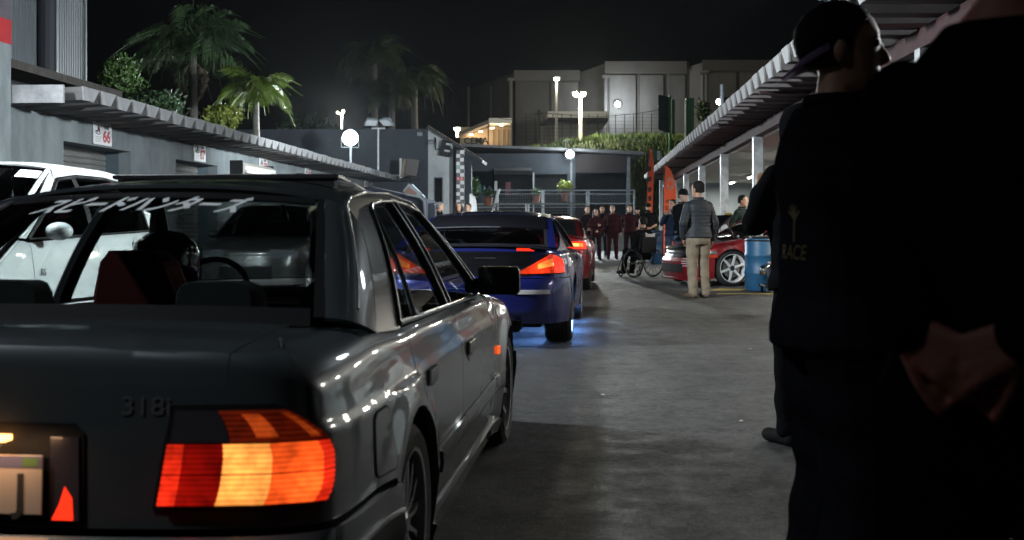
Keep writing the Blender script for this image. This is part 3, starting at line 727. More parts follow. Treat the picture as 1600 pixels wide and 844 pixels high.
# ---------------------------------------------------------------- warehouse on the hill
HD = 100.0
CONC = mat('stained_concrete', (.135, .13, .125), .9, var=.3, vscale=.25, bump=.2, bscale=6, stretch=(1, 1, .5))
CONC_P = mat('pale_concrete', (.20, .20, .20), .9, var=.3, vscale=.4, stretch=(1,1,.4))
CONC_D = mat('dark_concrete', (.12, .12, .12), .9, var=.3, vscale=.3)
wh = thing('warehouse', 'huge stained concrete warehouse on the hill with stepped gables', 'warehouse', (P(930, 348, HD).x, HD, 0))
wx = wh.location.x
def HX(px, d=HD): return (px-CX)/F*d - wx
def HZ(py, d=HD): return CH + (HY-py)/F*d
b0 = HZ(232)
m_ = MB()
# receding left flank, then two bays, each a dark return and a pale front
m_.prism([(HX(1007), 0, b0), (HX(1007), 0, HZ(108)), (HX(944), 0, HZ(97)), (HX(944), 0, b0)], (0, 20, 0)) if False else None
m_.bx(HX(806), HX(905), 0, 30, b0, HZ(111)); m_.build('front_wall', CONC, wh)
m_ = MB(); m_.prism([(HX(700, 130), 30, HZ(150, 130)), (HX(806), -.02, HZ(113)), (HX(806), -.02, b0), (HX(700, 130), 30, b0)], (.2, .3, 0)); m_.build('flank_wall', CONC_D, wh)
m_ = MB(); m_.bx(HX(944), HX(1072), -2, 30, b0, HZ(97, 98)); m_.build('front_wall', CONC, wh)
m_ = MB(); m_.prism([(HX(904), -.02, HZ(114)), (HX(946), -2.02, HZ(98, 98)), (HX(946), -2.02, b0), (HX(904), -.02, b0)], (.1, .3, 0)); m_.build('flank_wall', CONC_D, wh)
m_ = MB(); m_.prism([(HX(1072), -2.02, HZ(104, 98)), (HX(1096), -4.02, HZ(95, 96)), (HX(1096), -4.02, b0), (HX(1072), -2.02, b0)], (.1, .3, 0)); m_.build('flank_wall', CONC, wh)
m_ = MB(); m_.bx(HX(1096), HX(1400), -4, 30, b0, HZ(95, 96)); m_.build('front_wall', CONC, wh)
def hbx(name, mt, x0, x1, y0, y1, dep, th=.3):
    m_ = MB(); m_.bx(HX(x0, HD+dep), HX(x1, HD+dep), dep-th, dep, HZ(y1, HD+dep), HZ(y0, HD+dep)); return m_.build(name, mt, wh)
for x0, x1 in ((813, 857), (862, 903)): hbx('concrete_panel', CONC_P if x0 > 850 else CONC, x0, x1, 129, 225, -.01, .15)
for x0, x1 in ((952, 993), (1000, 1036), (1044, 1070)): hbx('concrete_panel', CONC_P, x0, x1, 118, 222, -2.01, .15)
hbx('concrete_panel', CONC_P, 1104, 1150, 114, 222, -4.01, .15); hbx('concrete_panel', CONC_P, 1156, 1210, 114, 222, -4.01, .15)
for px, d_ in ((798, -.3), (946, -2.3), (1098, -4.3)):
    m_ = MB(); x = HX(px, HD+d_); m_.tube([(x, d_, b0), (x, d_, HZ(126, HD))], .16, 8); m_.bx(x-.3, x+.3, d_-.2, d_+.2, HZ(127), HZ(123)); m_.build('downpipe', CONC_P, wh)
for px in (768, 734): m_ = MB(); x = HX(px, 111); m_.bx(x-.1, x+.1, 8, 8.2, b0, HZ(135, 108)); m_.build('downpipe', CONC, wh)
hbx('parapet', mat('parapet_grey', (.16, .155, .15), .9), 803, 906, 110, 126, -.35, .1)
hbx('parapet', mat('parapet_grey'), 945, 1073, 96, 115, -2.35, .1)
hbx('parapet', mat('parapet_grey'), 1097, 1400, 94, 110, -4.35, .1)
# white loading canopy
m_ = MB(); m_.bx(HX(856, 95), HX(952, 95), -5, -.4, HZ(184, 95), HZ(174, 95)); m_.build('loading_canopy', WHITEP, wh)
m_ = MB(); m_.prism([(HX(842, 94.9), -5.1, HZ(194, 95)), (HX(858, 94.9), -5.1, HZ(184.3, 95)), (HX(950, 94.9), -5.1, HZ(184.3, 95)), (HX(950, 94.9), -5.1, HZ(190, 95)), (HX(880, 94.9), -5.1, HZ(190, 95))], (0, 3, 0)); m_.build('canopy_underside', VOID, wh)
m_ = MB(); m_.bx(HX(845, 97), HX(945, 97), -3, -2.6, b0, HZ(193, 97)); m_.build('loading_wall', CONC_D, wh)
# lit entrance at the left
EN = mat('warm_render', (.45, .36, .26), .8)
en = thing('entrance_porch', 'warmly lit entrance porch with a lettered sign below the warehouse', 'porch', (P(765, 348, 92).x, 92, 0)); ex = en.location.x
def EX(px, d=92): return (px-CX)/F*d - ex
def EZ(py, d=92): return CH + (HY-py)/F*d
m_ = MB(); m_.bx(EX(764), EX(800), -.3, 3.5, EZ(193), EZ(185)); m_.build('fascia', WHITEP, en)
m_ = MB(); m_.prism([(EX(764.5), -.28, EZ(193)), (EX(764.5), -.28, EZ(187)), (EX(716), -.28, EZ(208)), (EX(716), -.28, EZ(212))], (0, 4, 0)); m_.build('sloping_roof', CONC, en)
m_ = MB(); m_.bx(EX(716), EX(799), 3.2, 3.4, EZ(232), EZ(193.5)); m_.build('rear_wall', EN, en)
for px in (798, 762): m_ = MB(); m_.bx(EX(px), EX(px+2), -.2, .1, EZ(232), EZ(193.5)); m_.build('post', CONC_P, en)
for px in (770, 778, 786, 793): m_ = MB(); m_.bx(EX(px), EX(px)+.06, 2.9, 3.1, EZ(232), EZ(198)); m_.build('mullion', mat('brown_mullion', (.08, .05, .03), .6), en)
text_mesh('lettering', 'CEMA', 0.75, SIGNK, en, (EX(744), -.32, EZ(221)), (pi/2, 0, 0), ext=.03, off=.02)
m_ = MB(); m_.bx(EX(719), EX(756), -.28, -.25, EZ(226.5), EZ(216)); m_.build('sign_board', mat('sign_board', (.30, .26, .20), .7), en)
for px, py, yy in ((736, 210, 2.4), (751, 205.5, 1.6), (769, 200, 1.0), (783.5, 195.5, .5)):
    t = thing('ceiling_lamp', 'small warm round lamp under the porch roof, %s' % {736: 'lowest of the four', 751: 'second from the sign', 769: 'third from the sign', 783.5: 'topmost by the fascia'}[px], 'lamp', P(px, py, 92+yy), 0, 'warm lamps of the entrance porch')
    m_ = MB(); m_.lathe([(.01, .02), (.13, .02), (.17, -.04), (.01, -.06)], 12); m_.build('diffuser', glow('warm_lens', (1, .72, .4), 30), t)
    m_ = MB(); m_.lathe([(.2, 0), (.2, .08), (.01, .08)], 12); m_.build('housing', WHITEP, t)
    lamp('porch_glow', 'POINT', P(px, py, 92+yy-.1) - Vector((0, 0, .3)), 60, (1, .70, .40), size=.15)
# lamps on the hill
def street_lamp(label, px, py_top, py_base, d, heads, col, est, en_):
    b = P(px, py_base, d); t = thing('street_lamp', label, 'street lamp', b)
    h = (py_base-py_top)/F*d
    m_ = MB(); m_.tube([(0, 0, 0), (0, 0, h)], [.13, .085], 8); m_.build('pole', mat('lamp_pole', (.42, .41, .36), .6), t)
    for hx in heads:
        m_ = MB(); m_.box((hx, -.1, h+.02), (.5, .3, .14)); m_.tube([(0, 0, h-.05), (hx, -.05, h)], .04, 6); m_.build('lamp_head', PGREY, t)
        m_ = MB(); m_.sph((hx, -.14, h-.06), (.22, .14, .14), 10, 6); m_.build('lens', glow('street_lens_' + label[:4], col, est), t)
        lamp('street_glow', 'POINT', b + Vector((hx, -.5, h-.25)), en_, col, size=.2)
street_lamp('tall single street lamp on the hill', 869.5, 123, 222, 90, (0,), (1, .95, .78), 25, 400)
street_lamp('yellow street lamp with two heads on the hill', 907, 147, 229, 64, (-.22, .06), (1, .92, .66), 30, 1500)
street_lamp('short white lamp at the corner of the entrance porch', 714.5, 201, 215, 80, (0,), (1, .95, .8), 25, 150)
t = thing('wall_floodlight', 'white floodlight shining on the concrete warehouse wall', 'floodlight', P(965, 163, 97.2))
flood_head(t, lit=glow('wall_flood_lens', (.92, .97, 1), 25), w=.55, h=.5); m_ = MB(); m_.tube([(0, .1, 0), (0, .7, 0)], .05, 6); m_.build('arm', PGREY, t)
lamp('wall_flood_glow', 'POINT', P(965, 166, 95.8), 520, (.92, .97, 1), size=.3)
t = thing('street_lamp', 'distant tall mast with three tiny lit lamps beyond the roof', 'street lamp', P(534, 240, 75))
m_ = MB(); m_.tube([(0, 0, -2), (0, 0, 2.6)], .06, 6); m_.build('pole', PGREY, t)
for i, (px, py) in enumerate(((536, 174.5), (533.5, 179), (527.5, 176))):
    q = P(px, py, 75) - t.location; m_ = MB(); m_.sph(q, .10 if i == 0 else .07, 8, 6); m_.build('lens', glow('tiny_lens', (1, .85, .6), 40), t)
lamp('mast_glow', 'POINT', P(533, 176, 74.5), 4000, (1, .9, .7), size=.2)
# fence, poles, wire
fc = thing('wire_fence', 'dark wire fence along the top of the grassy bank', 'fence', (0, 74, 0))
for px in list(range(822, 1030, 14)):
    q = P(px, 228, 74); m_ = MB(); m_.tube([(q.x, 0, q.z-1), (q.x, 0, q.z+2.1)], .022, 6); m_.build('post', mat('dark_post', (.012, .012, .012), .9), fc)
m_ = MB()
for k in range(9):
    m_.tube([(P(815, 0, 74).x, 0, P(0, 226, 74).z+.1+k*.24), (P(1028, 0, 74).x, 0, P(0, 226, 74).z+.1+k*.24)], .008, 4)
m_.build('wire', mat('dark_post'), fc)
t = thing('utility_pole', 'black wooden utility pole with a cross arm on the bank', 'pole', P(842, 234, 72))
m_ = MB(); m_.tube([(0, 0, -1), (0, 0, 2.55)], .09, 8); m_.build('pole', VOID, t); m_ = MB(); m_.box((0, 0, 2.3), (.5, .08, .08)); m_.build('cross_arm', VOID, t)
m_ = MB(); m_.tube([Vector((0, 0, 2.4)).lerp(P(1030, 172, 80)-t.location, k/12) - Vector((0, 0, .35*sin(pi*k/12))) for k in range(13)], .018, 4); m_.build('wire', VOID, t)
m_ = MB(); m_.tube([Vector((0, 0, 2.4)).lerp(P(770, 182, 92)-t.location, k/12) - Vector((0, 0, .35*sin(pi*k/12))) for k in range(13)], .018, 4); m_.build('wire', VOID, t)
# billboard seen edge on, green posts
t = thing('billboard', 'dark framed billboard on a green post on the bank', 'billboard', P(1045, 215, 62))
m_ = MB(); m_.tube([(0.06, 0, -2), (0.06, 0, 2.3)], .07, 8); m_.build('post', mat('green_post', (.03, .14, .045), .5), t)
m_ = MB(); m_.prism([(-.62, -.3, .45), (.02, 0, .25), (.02, 0, 2.2), (-.62, -.3, 2.35)], (0.02, .08, 0)); m_.build('panel', mat('teal_board', (.03, .045, .05), .6), t)
for z in (.42, 1.05, 1.7, 2.32): m_ = MB(); m_.tube([(-.63, -.32, z), (.03, -.02, z-.1)], .03, 6); m_.build('frame_bar', mat('board_frame', (.02, .03, .03), .6), t)
m_ = MB(); m_.bx(.16, .34, .0, .12, .2, 2.1); m_.build('green_side', mat('green_panel', (.025, .10, .04), .5), t)
for (px, lab) in ((1077, 'green corrugated column beside the canopy roof'),):
    t = thing('green_column', lab, 'column', P(px, 200, 58)); m_ = MB()
    for k in range(3): m_.tube([(-.12+k*.14, 0, -2), (-.12+k*.14, 0, 1.55)], .08, 8)
    m_.build('shaft', mat('green_post'), t)
    m_ = MB(); m_.bx(-.23, -.17, -.1, -.02, -1.2, 1.45); m_.build('edge_strip', WHITEP, t)
t = thing('green_sign', 'small white and green sign box beyond the canopy edge', 'sign', P(1030, 243, 54)); m_ = MB(); m_.bx(-.1, .06, 0, .1, -.22, .22); m_.build('panel', WHITEP, t); m_ = MB(); m_.bx(-.35, -.102, 0, .1, -.3, .25); m_.build('side_panel', mat('green_panel'), t)
m_ = MB(); m_.tube([(-.1, .1, -.3), (-.1, .1, -1.2)], .04, 6); m_.build('post', mat('green_post'), t)
# ---------------------------------------------------------------- cars: panels on a parametric body surface
def lin(pts):
    pts = sorted(pts)
    def f(x):
        if x <= pts[0][0]: return pts[0][1]
        for (a, b), (c, d) in zip(pts, pts[1:]):
            if x <= c: return b + (d-b)*(x-a)/(c-a)
        return pts[-1][1]
    return f
def smooth_lin(pts, w=0.12):
    f = lin(pts)
    return lambda x: (f(x-w) + 2*f(x-w/2) + 3*f(x) + 2*f(x+w/2) + f(x+w))/9
def catmull(pts, n=24):
    out = []
    P_ = [pts[0]] + list(pts) + [pts[-1]]
    for i in range(1, len(P_)-2):
        p0, p1, p2, p3 = P_[i-1:i+3]
        for k in range(n):
            t = k/n
            out.append(tuple(0.5*(2*b + (c-a)*t + (2*a-5*b+4*c-d)*t*t + (3*b-a-3*c+d)*t**3) for a, b, c, d in zip(p0, p1, p2, p3)))
    out.append(tuple(pts[-1])); return out

class Car:
    def __init__(s, plan, ZT, arches, IS, IT, IN, r_side=0.07, r_tail=0.03, crown=0.03, xw=0.8, flare=0.03, fw=0.09, z0=0.17, k=0.56, bulge=0.015, wb=None):
        pts = catmull(plan)
        pts[0] = (0.0, pts[0][1]); s.pl = []; L = 0
        for i, p in enumerate(pts):
            if i: L += sqrt((p[0]-pts[i-1][0])**2 + (p[1]-pts[i-1][1])**2)
            a = pts[max(i-1, 0)]; b = pts[min(i+1, len(pts)-1)]
            tx, ty = b[0]-a[0], b[1]-a[1]; l = sqrt(tx*tx+ty*ty) or 1
            s.pl.append((L, p[0], p[1], ty/l, -tx/l))
        s.S = L; s.ZT = smooth_lin(ZT); s.arches = arches; s.IS, s.IT, s.IN = lin(IS), lin(IT), lin(IN)
        s.R = r_side if callable(r_side) else (lambda y: r_side); s.rt, s.crown, s.xw, s.fl, s.fw, s.z0, s.k, s.bulge = r_tail, crown, xw, flare, fw, z0, k, bulge
    def at(s, a):
        lo, hi = 0, len(s.pl)-1
        a = min(max(a, 0), s.S)
        while hi-lo > 1:
            m = (lo+hi)//2
            if s.pl[m][0] <= a: lo = m
            else: hi = m
        A, B = s.pl[lo], s.pl[hi]; t = (a-A[0])/((B[0]-A[0]) or 1)
        x, y, nx, ny = (A[i]+(B[i]-A[i])*t for i in range(1, 5)); l = sqrt(nx*nx+ny*ny) or 1
        return x, y, nx/l, ny/l
    def sy(s, y):           # arc length at which the side has this y
        for A, B in zip(s.pl, s.pl[1:]):
            if B[2] >= y and B[2] > A[2]: return A[0] + (B[0]-A[0])*(y-A[2])/(B[2]-A[2])
        return s.S
    def sx(s, x):           # arc length at which the tail has this x
        for A, B in zip(s.pl, s.pl[1:]):
            if B[1] >= x: return A[0] + (B[0]-A[0])*(x-A[1])/((B[1]-A[1]) or 1)
        return s.S
    def sxn(s, x):          # the same on the nose
        for A, B in zip(s.pl[::-1], s.pl[::-1][1:]):
            if B[1] >= x: return A[0] + (B[0]-A[0])*(x-A[1])/((B[1]-A[1]) or 1)
        return 0
    def surf(s, a, w, off=0.0, straight=False):
        if a > s.S: sg = -1; a = 2*s.S-a
        else: sg = 1 if a >= 0 else -1
        if callable(off): off = off(a, w)
        x0, y0, nx, ny = s.at(abs(a))
        if straight: nx, ny = 0.0, (-1.0 if y0 < s.pl[-1][2]/2 else 1.0)
        zt = s.ZT(y0); r = s.R(y0)*nx*nx + s.rt*ny*ny
        def ins(z): return nx*nx*s.IS(z) + ny*ny*(s.IT(z) if ny < 0 else s.IN(z))
        if w <= zt-r: i = ins(w); z = w; th = 0.0
        else:
            e = w-(zt-r); th = min(e/r, pi/2)
            i = ins(zt-r) + r*(1-cos(th)) + max(0.0, e-r*pi/2); z = zt-r+r*sin(th)
        i -= off*cos(th)
        x = x0-nx*i; y = y0-ny*i
        z += off*sin(th)
        if th > 0: z += (s.crown*max(-1, (1-(x/s.xw)**2)) + s.ZT(y)-zt)*(th/(pi/2))
        f = 0.0
        for (ya, zc, Ra) in s.arches:
            d = sqrt((y-ya)**2 + (z-zc)**2) - Ra
            if z > 0.12: f = max(f, exp(-(max(d, 0)/s.fw)**2))
        x += s.fl*f*max(nx, 0)
        return Vector((sg*x, y, z))
    def zb(s, y, z0=None):
        z = s.z0 if z0 is None else z0
        for (ya, zc, Ra) in s.arches:
            d = abs(y-ya)
            if d < Ra: z = max(z, zc + sqrt(Ra*Ra-d*d))
        return z
    def belt(s, y):
        p = s.surf(s.sy(y), s.ZT(y)-s.R(y)*.1); return p
    def G(s, y, z, off=0.0):     # greenhouse side
        b = s.belt(y); q = z-b.z
        return Vector((b.x - s.k*q + s.bulge*sin(min(max(q/0.45, 0), 1)*pi) + off, y, z + off*s.k))
def fold_grid(fn, nu, nv, depth, us=None, vs=None, nfn=None):
    """grid of points whose border is folded inwards so that a panel has an edge"""
    us = us or [i/(nu-1) for i in range(nu)]; vs = vs or [j/(nv-1) for j in range(nv)]
    nu, nv = len(us), len(vs)
    p = [[fn(u, v) for v in vs] for u in us]
    nrm = [[None]*nv for _ in range(nu)]
    for i in range(nu):
        for j in range(nv):
            a = p[min(i+1, nu-1)][j]-p[max(i-1, 0)][j]; b = p[i][min(j+1, nv-1)]-p[i][max(j-1, 0)]
            n = a.cross(b); nrm[i][j] = n.normalized() if n.length > 1e-12 else Vector((0, 0, 0))
    V = [q for row in p for q in row]; Fc = []
    for i in range(nu-1):
        for j in range(nv-1): Fc.append((i*nv+j, (i+1)*nv+j, (i+1)*nv+j+1, i*nv+j+1))
    if depth:
        brd = [(i, 0) for i in range(nu)] + [(nu-1, j) for j in range(1, nv)] + [(i, nv-1) for i in range(nu-2, -1, -1)] + [(0, j) for j in range(nv-2, 0, -1)]
        base = len(V)
        for (i, j) in brd: V.append(p[i][j] - (nfn(us[i], vs[j]) if nfn else nrm[i][j])*depth)
        m = len(brd)
        for k in range(m):
            a = brd[k]; b = brd[(k+1) % m]
            Fc.append((a[0]*nv+a[1], base+k, base+(k+1) % m, b[0]*nv+b[1]))
    return V, Fc
def mirror_add(mb, V, Fc, right=True, left=True):
    if right: mb.add(V, Fc)
    if left: mb.add([Vector((-v.x, v.y, v.z)) for v in V], [f[::-1] for f in Fc])
class CarBuild:
    """panels as named parts of one car"""
    def __init__(s, shape, root): s.c = shape; s.r = root
    def emit(s, name, V, Fc, mats, sides=(1, -1), parent=None, auto=35, label=None):
        out = []
        for sd in sides:
            m = MB(); mirror_add(m, V, Fc, sd > 0, sd < 0)
            o = m.build(name, mats, parent or s.r, auto=auto)
            if label: o['label'] = label
            out.append(o)
        return out
    def side(s, name, mt, y0, y1, zb, zt, off=0.0, fold=0.014, ny=36, nz=22, sides=(1, -1), ys=None, parent=None, green=False, s0=None, s1=None):
        """panel on the flank: y0, y1 functions of z; zb, zt functions of y"""
        c = s.c
        f = lambda q: q if callable(q) else (lambda _: q)
        y0, y1, zb, zt = f(y0), f(y1), f(zb), f(zt)
        def pt(u, v):
            z = zb((y0(.5)+y1(.5))/2)*(1-v) + zt((y0(.5)+y1(.5))/2)*v
            for _ in range(4):
                y = y0(z)*(1-u) + y1(z)*u
                z = zb(y)*(1-v) + zt(y)*v
            last[0] = (y, z)
            if green: return c.G(y, z, off)
            return c.surf(c.sy(y), z, off)
        last = [None]
        def nf(u, v):
            pt(u, v); y, z = last[0]; g = (lambda y, z: c.G(y, z)) if green else (lambda y, z: c.surf(c.sy(y), z))
            n = (g(y+.004, z) - g(y-.004, z)).cross(g(y, z+.004) - g(y, z-.004))
            return n.normalized() if n.length > 1e-12 else Vector((0, 0, 0))
        us = None
        if ys:
            a, b = y0(.5), y1(.5); us = sorted(set([min(max((q-a)/(b-a), 0), 1) for q in ys] + [0.0, 1.0]))
        V, Fc = fold_grid(pt, ny, nz, fold, us, None, nf)
        return s.emit(name, V, Fc, mt, sides, parent)
    def flank(s, name, mt, a0, a1, zb, wt, off=0.0, fold=0.02, aa=None, nz=26, sides=(1, -1), parent=None, label=None, extra=None):
        '''panel between arc lengths a0(z), a1(z), lower edge zb(y), upper edge wt(a)'''
        c = s.c; f = lambda q: q if callable(q) else (lambda _: q)
        a0, a1, zb, wt = f(a0), f(a1), f(zb), f(wt)
        A, B = a0(.5), a1(.5)
        us = sorted(set([min(max((q-A)/(B-A), 0), 1) for q in aa] + [0.0, 1.0])) if aa else [i/40 for i in range(41)]
        def pt(u, v):
            a = A + (B-A)*u; z = .5
            for _ in range(4):
                y = c.at(a)[1]; z = zb(y)*(1-v) + wt(a)*v
                a = a0(z)*(1-u) + a1(z)*u
            last[0] = (a, z); return c.surf(a, z, off)
        last = [None]
        def nf(u, v):
            pt(u, v); a, z = last[0]
            n = (c.surf(a+.004, z) - c.surf(a-.004, z)).cross(c.surf(a, z+.004) - c.surf(a, z-.004))
            return n.normalized() if n.length > 1e-12 else Vector((0, 0, 0))
        V, Fc = fold_grid(pt, 0, nz, fold, us, [j/(nz-1) for j in range(nz)], nf)
        if extra: extra(V, Fc)
        return s.emit(name, V, Fc, mt, sides, parent, label=label)
    def wrap(s, name, mt, sa, sb, w0, w1, off=0.0, fold=0.014, ns=60, nw=14, sides=None, straight=False, parent=None, label=None):
        """panel in arc length and height; both sides in one when it crosses the centre"""
        f = lambda q: q if callable(q) else (lambda _: q)
        w0, w1 = f(w0), f(w1); c = s.c
        def pt(u, v):
            a = sa + (sb-sa)*u; return c.surf(a, w0(a)*(1-v)+w1(a)*v, off, straight)
        V, Fc = fold_grid(pt, ns, nw, fold)
        if sides is None:
            m = MB(); m.add(V, Fc); o = m.build(name, mt, parent or s.r, auto=35)
            if label: o['label'] = label
            return [o]
        return s.emit(name, V, Fc, mt, sides, parent, label=label)
    def quad(s, name, mt, c4, off=0.0, fold=0.008, n=10, sides=(1, -1), parent=None):
        c = s.c; a, b, d, e = [(q[0], c.belt(q[0]).z+.001 if q[1] is None else q[1]) for q in c4]
        def pt(u, v):
            y = (a[0]*(1-u)+b[0]*u)*(1-v) + (e[0]*(1-u)+d[0]*u)*v
            z = (a[1]*(1-u)+b[1]*u)*(1-v) + (e[1]*(1-u)+d[1]*u)*v
            if c4[0][1] is None and c4[1][1] is None: z = z + (c.belt(y).z+.001 - (a[1]*(1-u)+b[1]*u))*(1-v)
            return c.G(y, z, off)
        V, Fc = fold_grid(pt, n, n, fold); return s.emit(name, V, Fc, mt, sides, parent)
    def screen_pt(s, yb, zb, yt, zt, cb=0.08, ct=0.05, crn=0.03, off=0.0, front=False):
        c = s.c; xb = c.G(yb, zb).x; xt = c.G(yt, zt).x; sg = 1 if front else -1
        def f(uu, vv):
            k = 1-uu*uu; x = uu*(xb+(xt-xb)*vv)
            y = (yb + sg*cb*k)*(1-vv) + (yt + sg*ct*k)*vv
            z = (zb+crn*.5*k)*(1-vv) + (zt+crn*k)*vv + 0.02*sin(pi*vv)
            return Vector((x, y + sg*off*.7, z + off*.7))
        return f
    def screen(s, name, mt, yb, zb, yt, zt, u0, u1, v0=0.0, v1=1.0, cb=0.08, ct=0.05, crn=0.03, off=0.0, fold=0.006, nu=30, nv=12, sides=None, parent=None, front=False):
        """front or rear screen surface between a base line and the roof edge"""
        f = s.screen_pt(yb, zb, yt, zt, cb, ct, crn, off, front)
        def pt(u, v): return f(u0+(u1-u0)*u, v0+(v1-v0)*v)
        V, Fc = fold_grid(pt, nu, nv, fold)
        if front: Fc = [f[::-1] for f in Fc]
        m = MB()
        if sides: 
            out = []
            for sd in sides:
                m = MB(); mirror_add(m, V, Fc, sd > 0, sd < 0); out.append(m.build(name, mt, parent or s.r, auto=35))
            return out
        m.add(V, Fc); return [m.build(name, mt, parent or s.r, auto=35)]
    def roof(s, name, mt, U, y0, y1, ct0, ct1, crn, n=24):
        c = s.c
        def pt(u, v):
            uu = -1+2*u; k = 1-uu*uu
            ya = y0 - ct0*k; yb_ = y1 + ct1*k
            y = ya + (yb_-ya)*v; yc = min(max(y, y0), y1)
            x = c.G(yc, U(yc)).x
            return Vector((uu*x, y, U(yc) + crn*(1-abs(uu)**2.6)*(1.0)))
        V, Fc = fold_grid(pt, 30, n, 0.012); m = MB(); m.add(V, Fc); return m.build(name, mt, s.r, auto=35)

def arch_ys(c, y0, y1, n=26):
    ys = [y0+(y1-y0)*i/n for i in range(n+1)]
    for (ya, zc, Ra) in c.arches:
        for i in range(25):
            y = ya + Ra*cos(pi*i/24)*0.9999
            if y0 < y < y1: ys.append(y)
        for y in (ya-Ra-.001, ya+Ra+.001):
            if y0 < y < y1: ys.append(y)
    return sorted(ys)

RIM_S = mat('silver_rim', (.45, .46, .48), .3, .8, var=.1)
RIM_W = mat('white_rim', (.78, .79, .80), .35, .2, var=.06)
RIM_K = mat('dark_rim', (.03, .03, .032), .35, .5)
DISC = mat('brake_disc', (.22, .21, .2), .4, .9)
def wheel(parent, loc, R=.305, w=.215, rim_r=.215, mt=None, style='ten', side=1, spin=0.0):
    """wheel as a part: tyre, rim, spokes, hub; local +X is outwards"""
    mt = mt or RIM_S
    hb = part('wheel', parent, loc, (0, 0, 0 if side > 0 else pi))
    M = Matrix.Rotation(pi/2, 4, 'Y')
    m = MB(); h = w/2; prof = [(rim_r, -h+.01), (rim_r+.03, -h), (R-.035, -h-.004), (R-.012, -h+.014), (R-.003, -h+.04)]
    for i in range(4):
        a = -h+.05+i*(w-.1)/4; b = a + (w-.1)/4
        prof += [(R, a+.003), (R, b-.008), (R-.007, b-.006), (R-.007, b-.001)]
    prof += [(R-.003, h-.04), (R-.012, h-.014), (R-.035, h+.004), (rim_r+.03, h), (rim_r, h-.01)]
    m.lathe(prof, 48, M); m.build('tyre', RUBBER, hb, auto=30)
    m = MB(); m.lathe([(rim_r+.002, -h+.012), (rim_r-.012, -h+.03), (rim_r-.02, 0), (rim_r-.014, h-.035), (rim_r+.004, h-.012), (rim_r+.006, h-.002), (rim_r-.006, h-.004), (rim_r-.012, h-.03)], 40, M); 
    m.build('rim', mt, hb, auto=40)
    m = MB(); m.lathe([(.02, h-.075), (rim_r*.68, h-.075), (rim_r*.68, h-.09), (.02, h-.09)], 32, M); m.build('brake_disc', DISC, hb, auto=40)
    m = MB(); m.lathe([(.002, -.02), (rim_r-.022, -.02)], 24, M); m.build('backing', VOID, hb)
    n = {'ten': 10, 'six': 6, 'five': 5, 'mesh': 14}[style]
    for i in range(n):
        a = 2*pi*i/n + spin; ca, sa = cos(a), sin(a)
        m = MB(); r0, r1 = .035, rim_r-.008
        wi, wo = {'ten': (.016, .013), 'six': (.026, .017), 'five': (.036, .028), 'mesh': (.010, .012)}[style]
        rad = Vector((0, ca, sa)); tan = Vector((0, -sa, ca)); ox = Vector((1, 0, 0))
        x0, x1 = h-.028, h-.018
        if style == 'ten' : x0, x1 = h-.05, h-.014
        rg = []
        for r, ww, x, d in ((r0, wi*1.2, x0, .035), ((r0+r1)/2, wi*.82, x0+.006, .026), (r1, wo*1.35, x1-.008, .022)):
            rg.append([rad*r + tan*ww + ox*(x-d), rad*r + tan*ww*.72 + ox*x, rad*r - tan*ww*.72 + ox*x, rad*r - tan*ww + ox*(x-d)])
        m.rings(rg); m.build('spoke', mt, hb, auto=50)
    m = MB(); m.lathe([(.002, h-.016), (.026, h-.017), (.032, h-.024), (.06, h-.03), (.064, h-.06)], 20, M); m.build('hub', mt if style != 'six' else RIM_K, hb, auto=40)
    return hb

def quarter_top(c, ylim, xin):
    """upper limit of a rear quarter panel that rolls over onto the deck"""
    def f(a):
        x, y, nx, ny = c.at(a); zt = c.ZT(y); r = c.R(y)*nx*nx + c.rt*ny*ny
        base = zt - r + r*pi/2
        q = c.surf(a, base)
        if q.y > ylim: return zt - r + r*.9
        e = 10
        if nx > 1e-3: e = min(e, max(0, (q.x-xin))/nx)
        if ny < -1e-3: e = min(e, max(0, (ylim-q.y))/(-ny))
        fade = min(max((ylim-q.y)/.18, 0), 1)
        return (zt - r + r*.9)*(1-fade) + (base+e)*fade
    return f

